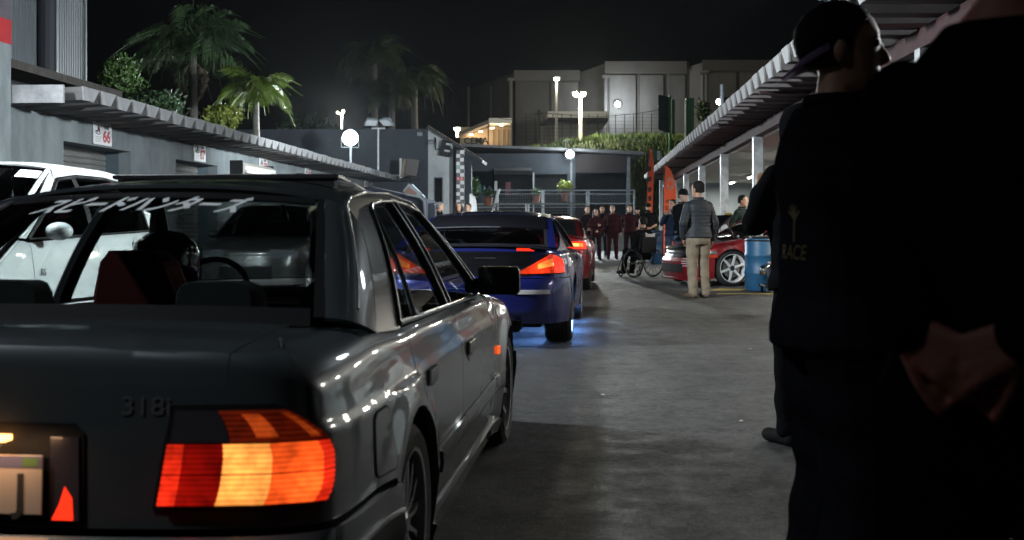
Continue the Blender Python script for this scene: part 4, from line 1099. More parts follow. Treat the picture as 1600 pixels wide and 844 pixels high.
def build_car(sp, root):
    """the body, glass and wheels common to every car"""
    c = Car(sp['plan'], sp['ZT'], sp['arches'], sp['IS'], sp['IT'], sp['IN'], **sp.get('shape', {}))
    b = CarBuild(c, root); paint = sp['paint']; S = c.S
    (ya, zc, Ra), (yf, _, Rf) = c.arches
    top_belt = lambda a: c.ZT(c.at(a)[1])-c.R(c.at(a)[1])*.1
    xl = sp['lid_x']; ylid = sp['lid_y']; zbm = sp['bumper_z']; zbf = sp['front_bumper_z']
    g = sp.get('gap', .003)
    # trunk lid or hatch
    e0 = c.surf(0, c.ZT(0)-c.rt+c.rt*pi/2, straight=True)
    def lid_top(a):
        x, y, nx, ny = c.at(abs(a)); zt = c.ZT(y)
        q = c.surf(abs(a), zt-c.rt+c.rt*pi/2, straight=True); return zt-c.rt+c.rt*pi/2 + max(0.01, ylid-q.y)
    b.wrap('trunk_lid', paint, -c.sx(xl-g), c.sx(xl-g), zbm+.008, lid_top, 0, .03, 50, 90, straight=True)
    # rear quarters
    gap_r = sp['door_rear']
    def circ(z):
        if z > zc+Ra+.035: return -9
        e = .004 + .031*min(max((z-zc)/.12, 0), 1)
        return ya + sqrt(max(0, (Ra+e)**2-max(z-zc, 0)**2))
    yg = lambda z: max(gap_r, circ(z)) if sp.get('doors', 4) == 4 else gap_r
    four = sp.get('doors', 4) == 4
    aend = c.sy(ya+Ra+.003) if four else c.sy(gap_r)
    aa = [c.sx(xl+g) + (c.sy(.5)-c.sx(xl+g))*i/30 for i in range(31)] + [c.sy(q) for q in arch_ys(c, .5, (ya+Ra+.035) if four else gap_r, 20)]
    def zq(y):
        z = max(zbm+.008 if y < ya-Ra+.04 else c.z0, c.zb(y))
        return max(z, zc+.002) if four and y > ya else z
    base_w = lambda a: (lambda q: c.ZT(q[1]) - (c.R(q[1])*q[2]**2 + c.rt*q[3]**2))(c.at(a))
    def q_top(a):
        x, y, nx, ny = c.at(a); r = c.R(y)*nx*nx + c.rt*ny*ny; k = min(max((y-ylid+.12)/.12, 0), 1)
        return base_w(a) + r*(pi/2*(1-k) + .9*k)
    def deck_strip(V, Fc):
        n0 = len(V); A0_, A1_ = c.sx(xl+g), c.sy(ylid+(.24 if sp.get('corner') else .02)); n, m_ = 40, 8
        for i in range(n+1):
            a = A0_+(A1_-A0_)*i/n; E = c.surf(a, q_top(a))
            for j in range(m_+1):
                t = j/m_; x = E.x*(1-t) + (xl+g)*t; z = E.z + c.crown*((1-(x/c.xw)**2) - (1-(E.x/c.xw)**2))
                V.append(Vector((x, E.y, z)))
        for i in range(n):
            for j in range(m_): Fc.append((n0+i*(m_+1)+j, n0+(i+1)*(m_+1)+j, n0+(i+1)*(m_+1)+j+1, n0+i*(m_+1)+j+1))
    b.flank('rear_quarter', paint, c.sx(xl+g), lambda z: c.sy(yg(z)-g), zq, q_top, 0, .025, aa, 40, extra=deck_strip)
    # doors
    dz0 = sp.get('door_z', c.z0+.035)
    if sp.get('doors', 4) == 4:
        b.side('rear_door', paint, lambda z: yg(z)+g, sp['door_mid']-g, dz0, lambda y: top_belt(c.sy(y)), 0, .03, 40, 30)
        b.side('front_door', paint, sp['door_mid']+g, sp['door_front']-g, dz0, lambda y: top_belt(c.sy(y)), 0, .03, 40, 30)
    else:
        b.side('door', paint, gap_r+g, sp['door_front']-g, dz0, lambda y: top_belt(c.sy(y)), 0, .03, 50, 30)
    b.side('side_skirt', sp.get('skirt', paint), ya+Ra+.012, yf-Rf-.012, c.z0-.035, dz0-.004, sp.get('skirt_off', .012), .03, 40, 8)
    # front fenders
    xh = sp['hood_x']
    def fender_top(a):
        x, y, nx, ny = c.at(a); zt = c.ZT(y); r = c.R(y)*nx*nx + c.rt*ny*ny
        q = c.surf(a, zt-r+r*pi/2); e = max(0, q.x-xh-g)/max(nx, .2)
        k = min(max((y-sp['door_front'])/.15, 0), 1)
        return (zt-r+r*.9)*(1-k) + (zt-r+r*pi/2+e)*k
    aN = c.sxn(xh+g)
    aa = [c.sy(q) for q in arch_ys(c, sp['door_front'], yf+Rf+.05, 14)] + [c.sy(yf+Rf+.05) + (aN-c.sy(yf+Rf+.05))*i/14 for i in range(15)]
    zf = lambda y: max(zbf+.008 if y > yf+Rf-.03 else c.z0, c.zb(y))
    b.flank('front_fender', paint, c.sy(sp['door_front']+g), aN, zf, fender_top, 0, .025, aa, 30)
    # hood and nose
    def hood_top(a):
        q = c.surf(a, c.ZT(c.at(a if a <= S else 2*S-a)[1])-c.rt+c.rt*pi/2, straight=True)
        y0 = c.at(a if a <= S else 2*S-a)[1]
        return c.ZT(y0)-c.rt+c.rt*pi/2 + max(.01, q.y-sp['cowl_y'])
    b.wrap('hood', sp.get('hood', paint), c.sxn(xh-g), 2*S-c.sxn(xh-g), zbf+.008, hood_top, 0, .03, 40, 90, straight=True)
    # bumpers
    b.wrap('rear_bumper', sp.get('bumper', paint), -c.sy(ya-Ra-.004), c.sy(ya-Ra-.004), sp.get('bumper_lo', c.z0), zbm, sp.get('bumper_off', .022), .05, 90, 16)
    b.wrap('front_bumper', sp.get('bumper', paint), c.sy(yf+Rf+.004), 2*S-c.sy(yf+Rf+.004), sp.get('bumper_lo', c.z0), zbf, .02, .05, 90, 14)
    # greenhouse
    U = sp['U']; R_ = sp['rear']; Wd = sp['wind']
    b.roof('roof', sp.get('roof', paint), U, R_[2], Wd[2], .05, .05, sp.get('roof_crown', .045))
    gm = sp.get('glass', glass('car_glass', (.25, .27, .27), .015))
    ue = sp.get('rear_edge', .92)
    b.screen('rear_window', sp.get('rear_glass', gm), *R_, -ue+.012, ue-.012, .03, .97, off=-.004)
    if sp.get('corner'):
        f_ = b.screen_pt(*R_); 
        def cpt(u, v):
            A_ = f_(ue, v); B_ = f_(1.0, v); (q0, q1) = sp['corner_line']; zz = c.belt(q0[0]).z+.001; C_ = c.G(q0[0]+(q1[0]-q0[0])*v, zz+(q1[1]-zz)*v)
            return A_*(1-u)**2 + B_*(2*u*(1-u)) + C_*(u*u)
        V, Fc = fold_grid(cpt, 16, 20, .012); b.emit('rear_pillar', V, Fc, paint)
    else: b.screen('rear_pillar', paint, *R_, ue, 1.0, 0, 1, sides=(1, -1), nu=8)
    b.screen('rear_window_seal', BLACK, *R_, ue-.04, ue-.002, .0, 1, off=.0005, sides=(1, -1), nu=6)
    b.screen('rear_window_seal', BLACK, *R_, -ue+.05, ue-.05, .93, 1.0, off=.001)
    b.screen('rear_window_seal', BLACK, *R_, -ue+.05, ue-.05, -.06, .05, off=.003)
    b.screen('windscreen', gm, *Wd, -.94, .94, .03, .97, cb=.16, ct=.06, off=-.004, front=True)
    b.screen('front_pillar', paint, *Wd, .945, 1.0, 0, 1, cb=.16, ct=.06, sides=(1, -1), nu=6, front=True)
    for nm, mt, q in sp['quads']:
        m_ = {'paint': paint, 'glass': sp.get('side_glass', gm), 'black': BLACK}[mt]
        b.quad(nm, m_, q, off=-.008 if mt == 'glass' else 0.0, fold=.004 if mt == 'glass' else .02)
    dlo = sp['dlo_top']
    b.side('roof_rail', paint, R_[2]+.0, Wd[2]-.0, lambda y: dlo(y), lambda y: U(y)+.002, 0, .015, 40, 6, green=True)
    # trims round the side glass
    for nm, pts, r in sp.get('trims', []):
        for sd in (1, -1):
            pp = []
            for (p, q) in zip(pts, pts[1:]):
                for i in range(8):
                    v = c.G(p[0]+(q[0]-p[0])*i/8, p[1]+(q[1]-p[1])*i/8, .004); pp.append((sd*v.x, v.y, v.z))
            v = c.G(*pts[-1], .004); pp.append((sd*v.x, v.y, v.z))
            m = MB(); m.tube(pp, r, 6); m.build(nm, sp.get('trim_mat', BLACK), root, auto=60)
    # underside, inner floor, wheel wells, dash
    W_ = max(p[0] for p in sp['plan']); L_ = sp['plan'][-1][1]
    m = MB(); m.bx(-W_+.28, W_-.28, .25, L_-.25, c.z0-.01, .36); m.bx(-W_+.12, W_-.12, ya+Ra+.02, yf-Rf-.02, c.z0-.008, .30); m.build('underbody', VOID, root)
    for (y_, z_, r_) in c.arches:
        for sd in (1, -1):
            m = MB(); pts = []
            rg = [[Vector((sd*xx, y_+(r_+.015)*cos(pi*i/20), z_-.02+(r_+.015)*sin(pi*i/20))) for i in range(21)] for xx in (W_-.02, W_-.30)]
            m.rings(rg, cap=False, closed=False); m.add(rg[1] , [tuple(range(21))]); m.build('wheel_well', VOID, root)
    m = MB(); m.bx(-W_+.16, W_-.16, R_[0]+.25, Wd[0]-.1, .36, .38); m.bx(-W_+.16, W_-.16, Wd[0]-.42, Wd[0]-.05, .6, c.ZT(Wd[0])-.02); m.build('cabin_floor', VOID, root)
    for sd in (1, -1):
        m = MB(); m.bx(sd*(W_-.10)-.01, sd*(W_-.10)+.01, R_[0]+.4, Wd[0]-.15, .3, c.ZT(Wd[0])-.03); m.build('door_card', VOID, root)
    R = sp['wheel_R']; xo = sp.get('track', W_-.12)
    for (y_, z_, r_), st in zip(c.arches, sp['wheels']):
        for sd in (1, -1):
            wheel(root, (sd*xo, y_, R), R, sp.get('tyre_w', .215), sp['rim_r'], st[1], st[0], sd, random.random())
    return c, b
def seat(root, x, y, mt, z=.42, w=.46, h=.62, head=True, name='seat'):
    s_ = part(name, root, (x, y, z))
    m = MB(); m.box((0, .1, 0), (w, .5, .16)); m.build('cushion', mt, s_, bevel=.04)
    m = MB(); m.rings([[Vector((sx_*w/2*k, -.2-.18*t+dy, .05+h*t)) for sx_, dy in ((-1, 0), (-.8, .1), (.8, .1), (1, 0), (.8, -.06), (-.8, -.06))] for t, k in ((0, .95), (.3, 1), (.7, .95), (.93, .72), (1, .5))]); m.build('backrest', mt, s_, auto=50)
    if head:
        m = MB(); m.box((0, -.37, h+.16), (.27, .10, .19), Matrix.Rotation(-.15, 3, 'X')); m.build('headrest', mt, s_, bevel=.04)
        m = MB(); m.tube([(-.06, -.37, h), (-.06, -.37, h+.1)], .008, 6); m.tube([(.06, -.37, h), (.06, -.37, h+.1)], .008, 6); m.build('headrest_post', CHROME, s_)
    return s_
# ---------------------------------------------------------------- grey saloon in the foreground
PAINT_G = mat('graphite_paint', (.066, .078, .085), .32, .35, coat=1.0, var=.06, vscale=900)
PAINT_G.node_tree.nodes['Principled BSDF'].inputs['Coat Roughness'].default_value = .03
DLO = lin([(1.0, .93), (1.25, 1.13), (1.5, 1.235), (1.75, 1.258), (2.0, 1.262), (2.25, 1.25), (2.44, 1.225), (2.6, 1.12)])
bmw_sp = dict(
    plan=[(0, 0), (.35, .008), (.62, .035), (.75, .085), (.815, .18), (.842, .42), (.85, .9), (.852, 1.6), (.852, 2.6), (.85, 3.3), (.84, 3.8), (.80, 4.12), (.68, 4.32), (.35, 4.42), (0, 4.433)],
    ZT=[(0, .868), (.3, .895), (.65, .90), (1.0, .875), (2.0, .862), (2.9, .845), (3.3, .82), (3.9, .75), (4.25, .68), (4.433, .63)],
    arches=[(.92, .300, .345), (3.62, .300, .335)],
    IS=[(.10, .05), (.22, .022), (.40, .0), (.55, .0), (.700, .004), (.712, .004), (.728, .016), (.86, .045), (.95, .055)],
    IT=[(.1, .02), (.25, .0), (.48, .0), (.505, .045), (.70, .050), (.82, .057), (.86, .060)],
    IN=[(.1, .05), (.25, .0), (.45, .0), (.5, .03), (.65, .06)],
    shape=dict(r_side=lin([(0, .125), (.35, .12), (.95, .08), (1.3, .07)]), r_tail=.015, crown=.03, xw=.80, flare=.030, fw=.085, z0=.17, k=.56, bulge=.02),
    paint=PAINT_G, lid_x=.60, lid_y=.60, bumper_z=.50, front_bumper_z=.46, doors=4, door_rear=1.068, door_mid=2.0, door_front=3.02, hood_x=.67, cowl_y=3.06,
    bumper_off=.028, bumper_lo=.16, skirt_off=.016,
    U=smooth_lin([(.62, .93), (1.22, 1.262), (1.6, 1.292), (2.0, 1.297), (2.4, 1.272), (3.05, .87)], .08) if False else lin([(.5, .865), (1.20, 1.248), (1.4, 1.272), (1.7, 1.286), (2.0, 1.288), (2.2, 1.281), (2.42, 1.260), (3.2, .80)]),
    rear=(.62, .925, 1.20, 1.248), wind=(3.05, .875, 2.42, 1.260), dlo_top=DLO,
    quads=[('rear_pillar_side', 'paint', [(.765, None), (1.055, None), (1.50, 1.236), (1.345, 1.262)]),
           ('quarter_glass', 'glass', [(1.085, .880), (1.29, .878), (1.495, 1.205), (1.475, 1.205)]),
           ('rear_door_glass', 'glass', [(1.315, .878), (1.945, .866), (1.935, 1.255), (1.525, 1.236)]),
           ('middle_pillar', 'paint', [(1.95, .866), (2.05, .864), (2.035, 1.262), (1.94, 1.258)]),
           ('front_door_glass', 'glass', [(2.06, .864), (2.90, .848), (2.44, 1.215), (2.045, 1.252)]),
           ('front_pillar_side', 'paint', [(2.915, .845), (3.05, .868), (2.43, 1.262), (2.44, 1.225)])],
    trims=[('window_trim', [(1.06, .874), (1.5, 1.224), (1.56, 1.243), (1.75, 1.256), (2.0, 1.262), (2.25, 1.25), (2.45, 1.222), (2.92, .846)], .0075),
           ('window_trim', [(1.06, .872), (2.92, .843)], .009), ('glass_divider', [(1.30, .876), (1.505, 1.22)], .011), ('pillar_trim', [(1.955, .866), (1.945, 1.256)], .006), ('pillar_trim', [(2.05, .864), (2.04, 1.256)], .006),
           ('roof_gutter', [(.66, .945), (.9, 1.083), (1.18, 1.236), (1.3, 1.262), (1.6, 1.284), (2.0, 1.290), (2.4, 1.264), (3.0, .89)], .0045)],
    trim_mat=mat('satin_trim', (.30, .32, .34), .3, .8),
    side_glass=glass('clear_side_glass', (.78, .82, .80), .01), rear_glass=glass('rear_glass', (.58, .62, .61), .01, .6), rear_edge=.895, corner=.15, corner_line=((.765, None), (1.345, 1.262)), roof_crown=.055,
    wheel_R=.300, rim_r=.215, tyre_w=.215, track=.752, wheels=[('mesh', RIM_S), ('ten', RIM_S)],
)
BO = Vector((-1.23, 2.44, 0))
bmw = thing('parked_car', 'dark grey four door saloon with white katakana lettering and glowing tail light, nearest the camera', 'car', BO, -CA)
bc, bb_ = build_car(bmw_sp, bmw)
# gap lining just inside the tail
m_ = MB(); m_.bx(-.66, .66, .14, .55, .52, .80); m_.build('boot_lining', VOID, bmw)
# tail lights
LENS_R = mat('lens_red', (.25, .004, .004), .12, coat=1, emit=(1, .012, .004), estr=.6)
LENS_R2 = mat('lens_red_lit', (.35, .01, .006), .12, coat=1, emit=(1, .03, .008), estr=1.6)
LENS_O = mat('lens_orange_lit', (.4, .06, .01), .12, coat=1, emit=(1, .10, .012), estr=3.0)
LENS_Y = mat('lens_bulb_lit', (.5, .2, .05), .12, coat=1, emit=(1, .34, .06), estr=4.6)
LENS_A = mat('lens_amber_dark', (.16, .022, .008), .12, coat=1, emit=(1, .06, .01), estr=.22)
LENS_B = mat('lens_amber_spot', (.4, .06, .01), .12, coat=1, emit=(1, .12, .015), estr=1.1)
LENS_C = mat('lens_smoked', (.05, .045, .055), .1, coat=1)
def bulb(m, c, w, peak, base):
    # a lens glows most where its bulb stands behind it, and its flutes break the glow up
    nt = m.node_tree; b = nt.nodes['Principled BSDF']; N = nt.nodes.new; L = nt.links.new
    tc = N('ShaderNodeTexCoord'); acc = None
    for q in c:
        d = N('ShaderNodeVectorMath'); d.operation = 'DISTANCE'; L(tc.outputs['Object'], d.inputs[0]); d.inputs[1].default_value = q
        k = N('ShaderNodeMath'); k.operation = 'DIVIDE'; L(d.outputs['Value'], k.inputs[0]); k.inputs[1].default_value = w
        p = N('ShaderNodeMath'); p.operation = 'POWER'; L(k.outputs[0], p.inputs[0]); p.inputs[1].default_value = 2
        e = N('ShaderNodeMath'); e.operation = 'ADD'; L(p.outputs[0], e.inputs[0]); e.inputs[1].default_value = 1
        f = N('ShaderNodeMath'); f.operation = 'DIVIDE'; f.inputs[0].default_value = peak; L(e.outputs[0], f.inputs[1])
        if acc: a = N('ShaderNodeMath'); a.operation = 'ADD'; L(acc.outputs[0], a.inputs[0]); L(f.outputs[0], a.inputs[1]); acc = a
        else: acc = f
    n = N('ShaderNodeTexNoise'); n.inputs['Scale'].default_value = 28; n.inputs['Detail'].default_value = 3; L(tc.outputs['Object'], n.inputs['Vector'])
    mr = N('ShaderNodeMapRange'); L(n.outputs['Fac'], mr.inputs['Value']); mr.inputs['From Min'].default_value = .3; mr.inputs['From Max'].default_value = .7; mr.inputs['To Min'].default_value = .5; mr.inputs['To Max'].default_value = 1.25
    a = N('ShaderNodeMath'); a.operation = 'ADD'; L(acc.outputs[0], a.inputs[0]); a.inputs[1].default_value = base
    s = N('ShaderNodeMath'); s.operation = 'MULTIPLY'; L(a.outputs[0], s.inputs[0]); L(mr.outputs['Result'], s.inputs[1])
    sx = N('ShaderNodeSeparateXYZ'); L(tc.outputs['Object'], sx.inputs[0])
    w_ = N('ShaderNodeMath'); w_.operation = 'MULTIPLY'; L(sx.outputs['Z'], w_.inputs[0]); w_.inputs[1].default_value = 2*pi/.0115
    sn = N('ShaderNodeMath'); sn.operation = 'SINE'; L(w_.outputs[0], sn.inputs[0])
    r2 = N('ShaderNodeMapRange'); L(sn.outputs[0], r2.inputs['Value']); r2.inputs['From Min'].default_value = -1; r2.inputs['To Min'].default_value = .72; r2.inputs['To Max'].default_value = 1.08
    s2 = N('ShaderNodeMath'); s2.operation = 'MULTIPLY'; L(s.outputs[0], s2.inputs[0]); L(r2.outputs['Result'], s2.inputs[1])
    L(s2.outputs[0], b.inputs['Emission Strength'])
def lens_copy(m, name, *a):
    n = m.copy(); n.name = name; MATS[name] = n; bulb(n, *a); return n
PX_ = [(s_*.62, .03, .635) for s_ in (1, -1)]; PX2 = [(s_*.775, .12, .60) for s_ in (1, -1)]; PX3 = [(s_*.47, .05, .60) for s_ in (1, -1)]
B_Y = lens_copy(LENS_Y, 'saloon_bulb_lens', PX_, .045, 2.6, .75); B_O = lens_copy(LENS_O, 'saloon_orange_lens', PX2, .05, 2.0, .6)
B_R = lens_copy(LENS_R, 'saloon_red_lens', PX3, .05, .5, .10); B_R2 = lens_copy(LENS_R2, 'saloon_rim_lens', PX3+PX2, .06, .8, .55)
B_A = lens_copy(LENS_A, 'saloon_amber_lens', PX_, .05, .12, .05)
B_S = lens_copy(LENS_B, 'saloon_spot_lens', [(s_*.66, .035, .733) for s_ in (1, -1)], .03, .9, .15); B_S2 = lens_copy(LENS_B, 'saloon_edge_lens', [(s_*.80, .10, .733) for s_ in (1, -1)], .03, .5, .1)
def tail_light(c, b, root, a0, a1, z0, z1, zt, lit=True, sd=1):
    tl_ = part('tail_light', root)
    A = lambda u: a0 + (a1-a0)*u
    rib = lambda base: (lambda a, w: base + .0012*sin(w*2*pi/.0115))
    mz = (z0+zt)/2; hz = (zt-z0)/2
    inn = lambda z: a0 + (z-z0)/(zt-z0)*.035
    out = lambda z: a1 - .05*abs((z-mz+.02)/hz)**3 - .03*max(0, (z-mz)/hz)
    A = lambda u: (lambda z: inn(z)*(1-u) + out(z)*u)
    def seg(nm, mt, u0, u1, p, q, off=None):
        aa = [(inn(.65)*(1-u) + out(.65)*u) for u in [u0+(u1-u0)*i/12 for i in range(13)]]
        b.flank(nm, mt, A(u0), A(u1), p, q, off or rib(.016), .006, aa, 40, (sd,), tl_)
    seg('housing', BLACK, -.03, 1.03, z0-.013, zt+.012, .004)
    zm = (z0+z1)/2
    for p, q in ((z0, zm-.0015), (zm+.0015, z1)):
        for u0, u1, mt in ((0, .10, B_R2), (.10, .33, B_R), (.333, .62, B_Y), (.62, .92, B_O), (.92, 1.0, B_R2)): seg('lens', mt, u0, u1, p, q)
    seg('lens', LENS_C, .015, .375, z1+.004, zt, .015); seg('lens', B_A, .38, 1.0, z1+.004, zt, rib(.015))
    if lit: seg('bulb_glow', B_S, .55, .70, z1+.014, zt-.008, .0175); seg('bulb_glow', B_S2, .90, .96, z1+.012, zt-.006, .0175)
    return tl_
for sd in (1, -1):
    tail_light(bc, bb_, bmw, bc.sx(.455), bc.sy(.165), .562, .695, .768, True, sd)
# plate, recess, badge
m_ = MB(); m_.prism([(-.285, .045, .515), (.285, .045, .515), (.285, .052, .715), (.262, .053, .738), (-.262, .053, .738), (-.285, .052, .715)], (0, .012, 0)); m_.build('plate_recess', BLACK, bmw)
m_ = MB(); m_.prism([(.21, .041, .525), (.278, .041, .525), (.274, .048, .708), (.21, .048, .708)], (0, .01, 0)); m_.build('recess_panel', mat('recess_purple', (.04, .035, .045), .3, coat=.6), bmw)
m_ = MB(); m_.prism([(.215, .0405, .527), (.265, .0405, .527), (.262, .041, .575), (.245, .042, .60), (.232, .041, .56)], (0, .002, 0)); m_.build('red_reflection', LENS_R2, bmw)  # red reflection in the recess, put in as a glowing patch
pl = part('license_plate', bmw, (0, .030, .602), (-.04, 0, 0))
PLW = mat('plate_silver', (.42, .36, .30), .45)
m_ = MB(); m_.bx(-.2, .2, 0, .004, -.062, .068); m_.build('panel', PLW, pl, bevel=.004)
m_ = MB(); m_.bx(-.198, .198, -.0012, .0002, .040, .066); m_.build('header_band', mat('plate_band', (.10, .10, .17), .5), pl)
m_ = MB(); m_.bx(.155, .19, -.002, -.0013, .044, .062); m_.build('flag_mark', mat('plate_flag', (.08, .16, .05), .5), pl)
text_mesh('lettering', 'J', .105, SIGNK, pl, (.15, -.001, -.014), (pi/2, 0, 0), ext=.0015, sx=.9, off=.002)
for x in (.03, -.03, -.09): text_mesh('lettering', '0', .09, SIGNK, pl, (x, -.001, -.012), (pi/2, 0, 0), sx=.7)
m_ = MB(); m_.bx(-.12, .12, .02, .05, .700, .712); m_.build('plate_lamp', mat('plate_lamp_lit', (.3, .15, .05), .4, emit=(1, .42, .12), estr=6), bmw)
l = bpy.data.lights.new('plate_glow', 'AREA'); l.shape = 'RECTANGLE'; l.size = .3; l.size_y = .02; l.energy = .35; l.color = (1, .55, .28)
o = bpy.data.objects.new('plate_glow', l); o.location = (.05, -.02, .70); o.rotation_euler = (radians(25), 0, 0); link(o, bmw)
def on_lid(v):
    x = v.x+.42; z = v.y+.775; q = bc.surf(bc.sx(x), z, straight=True); return Vector((x, q.y-.0025, z))
text_mesh('model_badge', '318i', .058, mat('badge_chrome', (.16, .15, .155), .35, .5), bmw, ext=0.0, sx=1.15, warp=on_lid)
# rear bumper rubbing strip, exhaust
bb_.wrap('bumper_strip', BLACK, -bc.sy(.55), bc.sy(.55), .335, .43, .036, .012, 80, 6)
bb_.wrap('bumper_trim', CHROME, -bc.sy(.56), bc.sy(.56), .433, .441, .037, .01, 80, 3)
bb_.wrap('bumper_red_spill', LENS_R2, bc.sx(.30), bc.sx(.62), .455, .49, .030, .004, 16, 4)  # glowing red strip, imitates tail light spill on the bumper
m_ = MB(); m_.tube([(-.45, .05, .19), (-.45, .4, .2)], .03, 14); m_.build('exhaust_pipe', CHROME, bmw, auto=40)
# side mouldings, handles, fuel flap, indicator
for (y0, y1) in ((1.32, 1.994), (2.006, 3.012), (3.03, 3.25)):
    bb_.side('side_moulding', PAINT_G, y0, y1, .372, .432, .016, .014, 20, 8)
    bb_.side('moulding_trim', BLACK, y0, y1, .362, .371, .014, .012, 20, 3)
def handle(c, root, y, z, mt=PAINT_G, sides=(1, -1), L_=.16):
    for sd in sides:
        p = c.surf(c.sy(y), z); h = part('door_handle', root, (sd*p.x, p.y, p.z), (0, 0, 0))
        m = MB(); m.box((sd*.001, 0, -.006), (.003, L_+.006, .058)); m.build('recess', BLACK, h)
        m = MB(); m.rings([[Vector((sd*(x), yy, zz*k)) for yy, zz in ((-L_*.5*k, -.022), (L_*.5*k, -.022), (L_*.5*k, .028), (-L_*.5*k, .028))][::sd] for x, k in ((.002, 1), (.009, 1), (.014, .92), (.016, .7))]); m.build('grip', mat(mt.name + '_handle', tuple(mt.node_tree.nodes['Principled BSDF'].inputs['Base Color'].default_value)[:3] if mt is not PAINT_G else (.20, .21, .22), .38, .3), h, auto=30)
        m = MB(); m.tube([(-sd*.002, -L_*.22, -.046), (sd*.004, -L_*.22, -.046)], .009, 10); m.build('lock', CHROME, h)
handle(bc, bmw, 1.27, .685); handle(bc, bmw, 2.20, .675)
def flap_fn():
    y0, y1, z0, z1 = .47, .615, .535, .695
    p = []
    r = .028
    for cx_, cz_, a0 in ((y1-r, z1-r, 0), (y0+r, z1-r, pi/2), (y0+r, z0+r, pi), (y1-r, z0+r, 3*pi/2)):
        for i in range(7):
            a = a0+pi/2*i/6; p.append((cx_+r*cos(a), cz_+r*sin(a)))
    return p
fl = flap_fn(); m_ = MB(); cy, cz = .5425, .615
o3 = [bc.surf(bc.sy(y), z, .0045) for y, z in fl]; i3 = [bc.surf(bc.sy(y), z, -.004) for y, z in fl]; mid = [bc.surf(bc.sy(cy+(y-cy)*.5), cz+(z-cz)*.5, .0055) for y, z in fl]
m_.rings([i3, o3, mid]); m_.build('fuel_flap', PAINT_G, bmw, auto=50)
for k in range(1):
    sc = [bc.surf(bc.sy(cy+(y-cy)*1.045), cz+(z-cz)*1.04, .0015) for y, z in fl]; m_ = MB(); m_.tube(sc, .0028, 5, closed=True); m_.build('flap_gap', VOID, bmw)
for sd in (1, -1):
    p = bc.surf(bc.sy(3.22), .55); m_ = MB(); m_.box((sd*(p.x+.004), p.y, p.z), (.016, .07, .04)); m_.build('side_indicator', LENS_B, bmw, bevel=.004)
# mirrors
for sd in (1, -1):
    mr = part('door_mirror', bmw, (sd*.905, 2.83, .915))
    m = MB(); m.rings([[Vector((x*.094*k, yy, z*.064*k + .0)) for x, z in ((-1, -.8), (-.85, -1), (.85, -1), (1, -.75), (1, .75), (.85, 1), (-.85, 1), (-1, .8))] for yy, k in ((-.055, .98), (-.06, 1.0), (-.02, 1.02), (.03, .9), (.06, .6), (.07, .3))]); m.build('shell', mat('mirror_black', (.014, .014, .015), .25, coat=.4), mr, auto=45)
    m = MB(); m.rings([[Vector((x*.094*k, yy, z*.064*k)) for x, z in ((-1, -.8), (-.85, -1), (.85, -1), (1, -.75), (1, .75), (.85, 1), (-.85, 1), (-1, .8))] for yy, k in ((-.0605, .93), (-.052, .88))]); m.build('mirror_glass', mat('mirror_glass', (.05, .052, .055), .05, 1.0), mr)
    m = MB(); m.tube([(-sd*.07, .02, -.02), (-sd*.16, .05, -.035)], [.035, .03], 10); m.build('arm', BLACK, mr)
# tilted sunroof, aerial
sr = part('sunroof', bmw, (-.03, 2.0, 1.333), (radians(-5), 0, 0))
m_ = MB(); m_.rings([[Vector((x*.44*k, y*.21, z)) for x, y in ((-1, -1), (1, -1), (1, 1), (-1, 1))] for z, k in ((-.006, .99), (.0, 1), (.008, 1), (.012, .97))]); m_.build('panel', mat('sunroof_black', (.02, .02, .022), .25, coat=.5), sr, bevel=.003)
m_ = MB(); m_.bx(-.42, .42, -.20, .2, -.05, -.008); m_.build('seal', VOID, sr)
m_ = MB(); m_.tube([(.43, -.2, -.02), (.455, -.05, -.012), (.46, .2, -.02)], .012, 6); m_.build('edge_trim', mat('satin_trim'), sr)
# cabin
FAB = mat('charcoal_fabric', (.03, .032, .034), .9, bump=.2, bscale=200); REDF = mat('red_fabric', (.10, .008, .012), .85, bump=.2, bscale=150)
m_ = MB(); m_.prism([(-.66, .60, .885), (.66, .60, .885), (.68, .98, .86), (-.68, .98, .86)], (0, 0, -.02)); m_.build('parcel_shelf', FAB, bmw)
m_ = MB(); m_.prism([(-.64, .98, .4), (-.64, .92, .86), (-.64, 1.06, .86), (-.64, 1.16, .4)], (1.28, 0, 0)); m_.build('rear_backrest', FAB, bmw, bevel=.03)
for x in (-.44, .24):
    m_ = MB(); m_.rings([[Vector((x+sx_*.145*k, 1.02+dy, .86+z)) for sx_, dy in ((-1, 0), (-.8, .05), (.8, .05), (1, 0), (.8, -.06), (-.8, -.06))] for z, k in ((0, 1), (.05, 1.02), (.105, .97), (.13, .85), (.14, .6))]); m_.build('rear_headrest', FAB, bmw, auto=60)
seat(bmw, -.43, 2.30, REDF, z=.40, w=.43, h=.62, head=False)
seat(bmw, .40, 2.30, FAB, z=.36, w=.46, h=.55)
m_ = MB(); m_.tube([(-.43+.18*cos(2*pi*i/20), 2.72+.06*sin(2*pi*i/20), .84+.17*sin(2*pi*i/20)) for i in range(20)], .014, 8, closed=True); m_.build('steering_wheel', BLACK, bmw)
m_ = MB(); m_.box((-.06, 2.70, 1.155), (.22, .03, .07)); m_.tube([(-.06, 2.70, 1.18), (-.06, 2.62, 1.26)], .012, 6); m_.build('cabin_mirror', BLACK, bmw, bevel=.015)
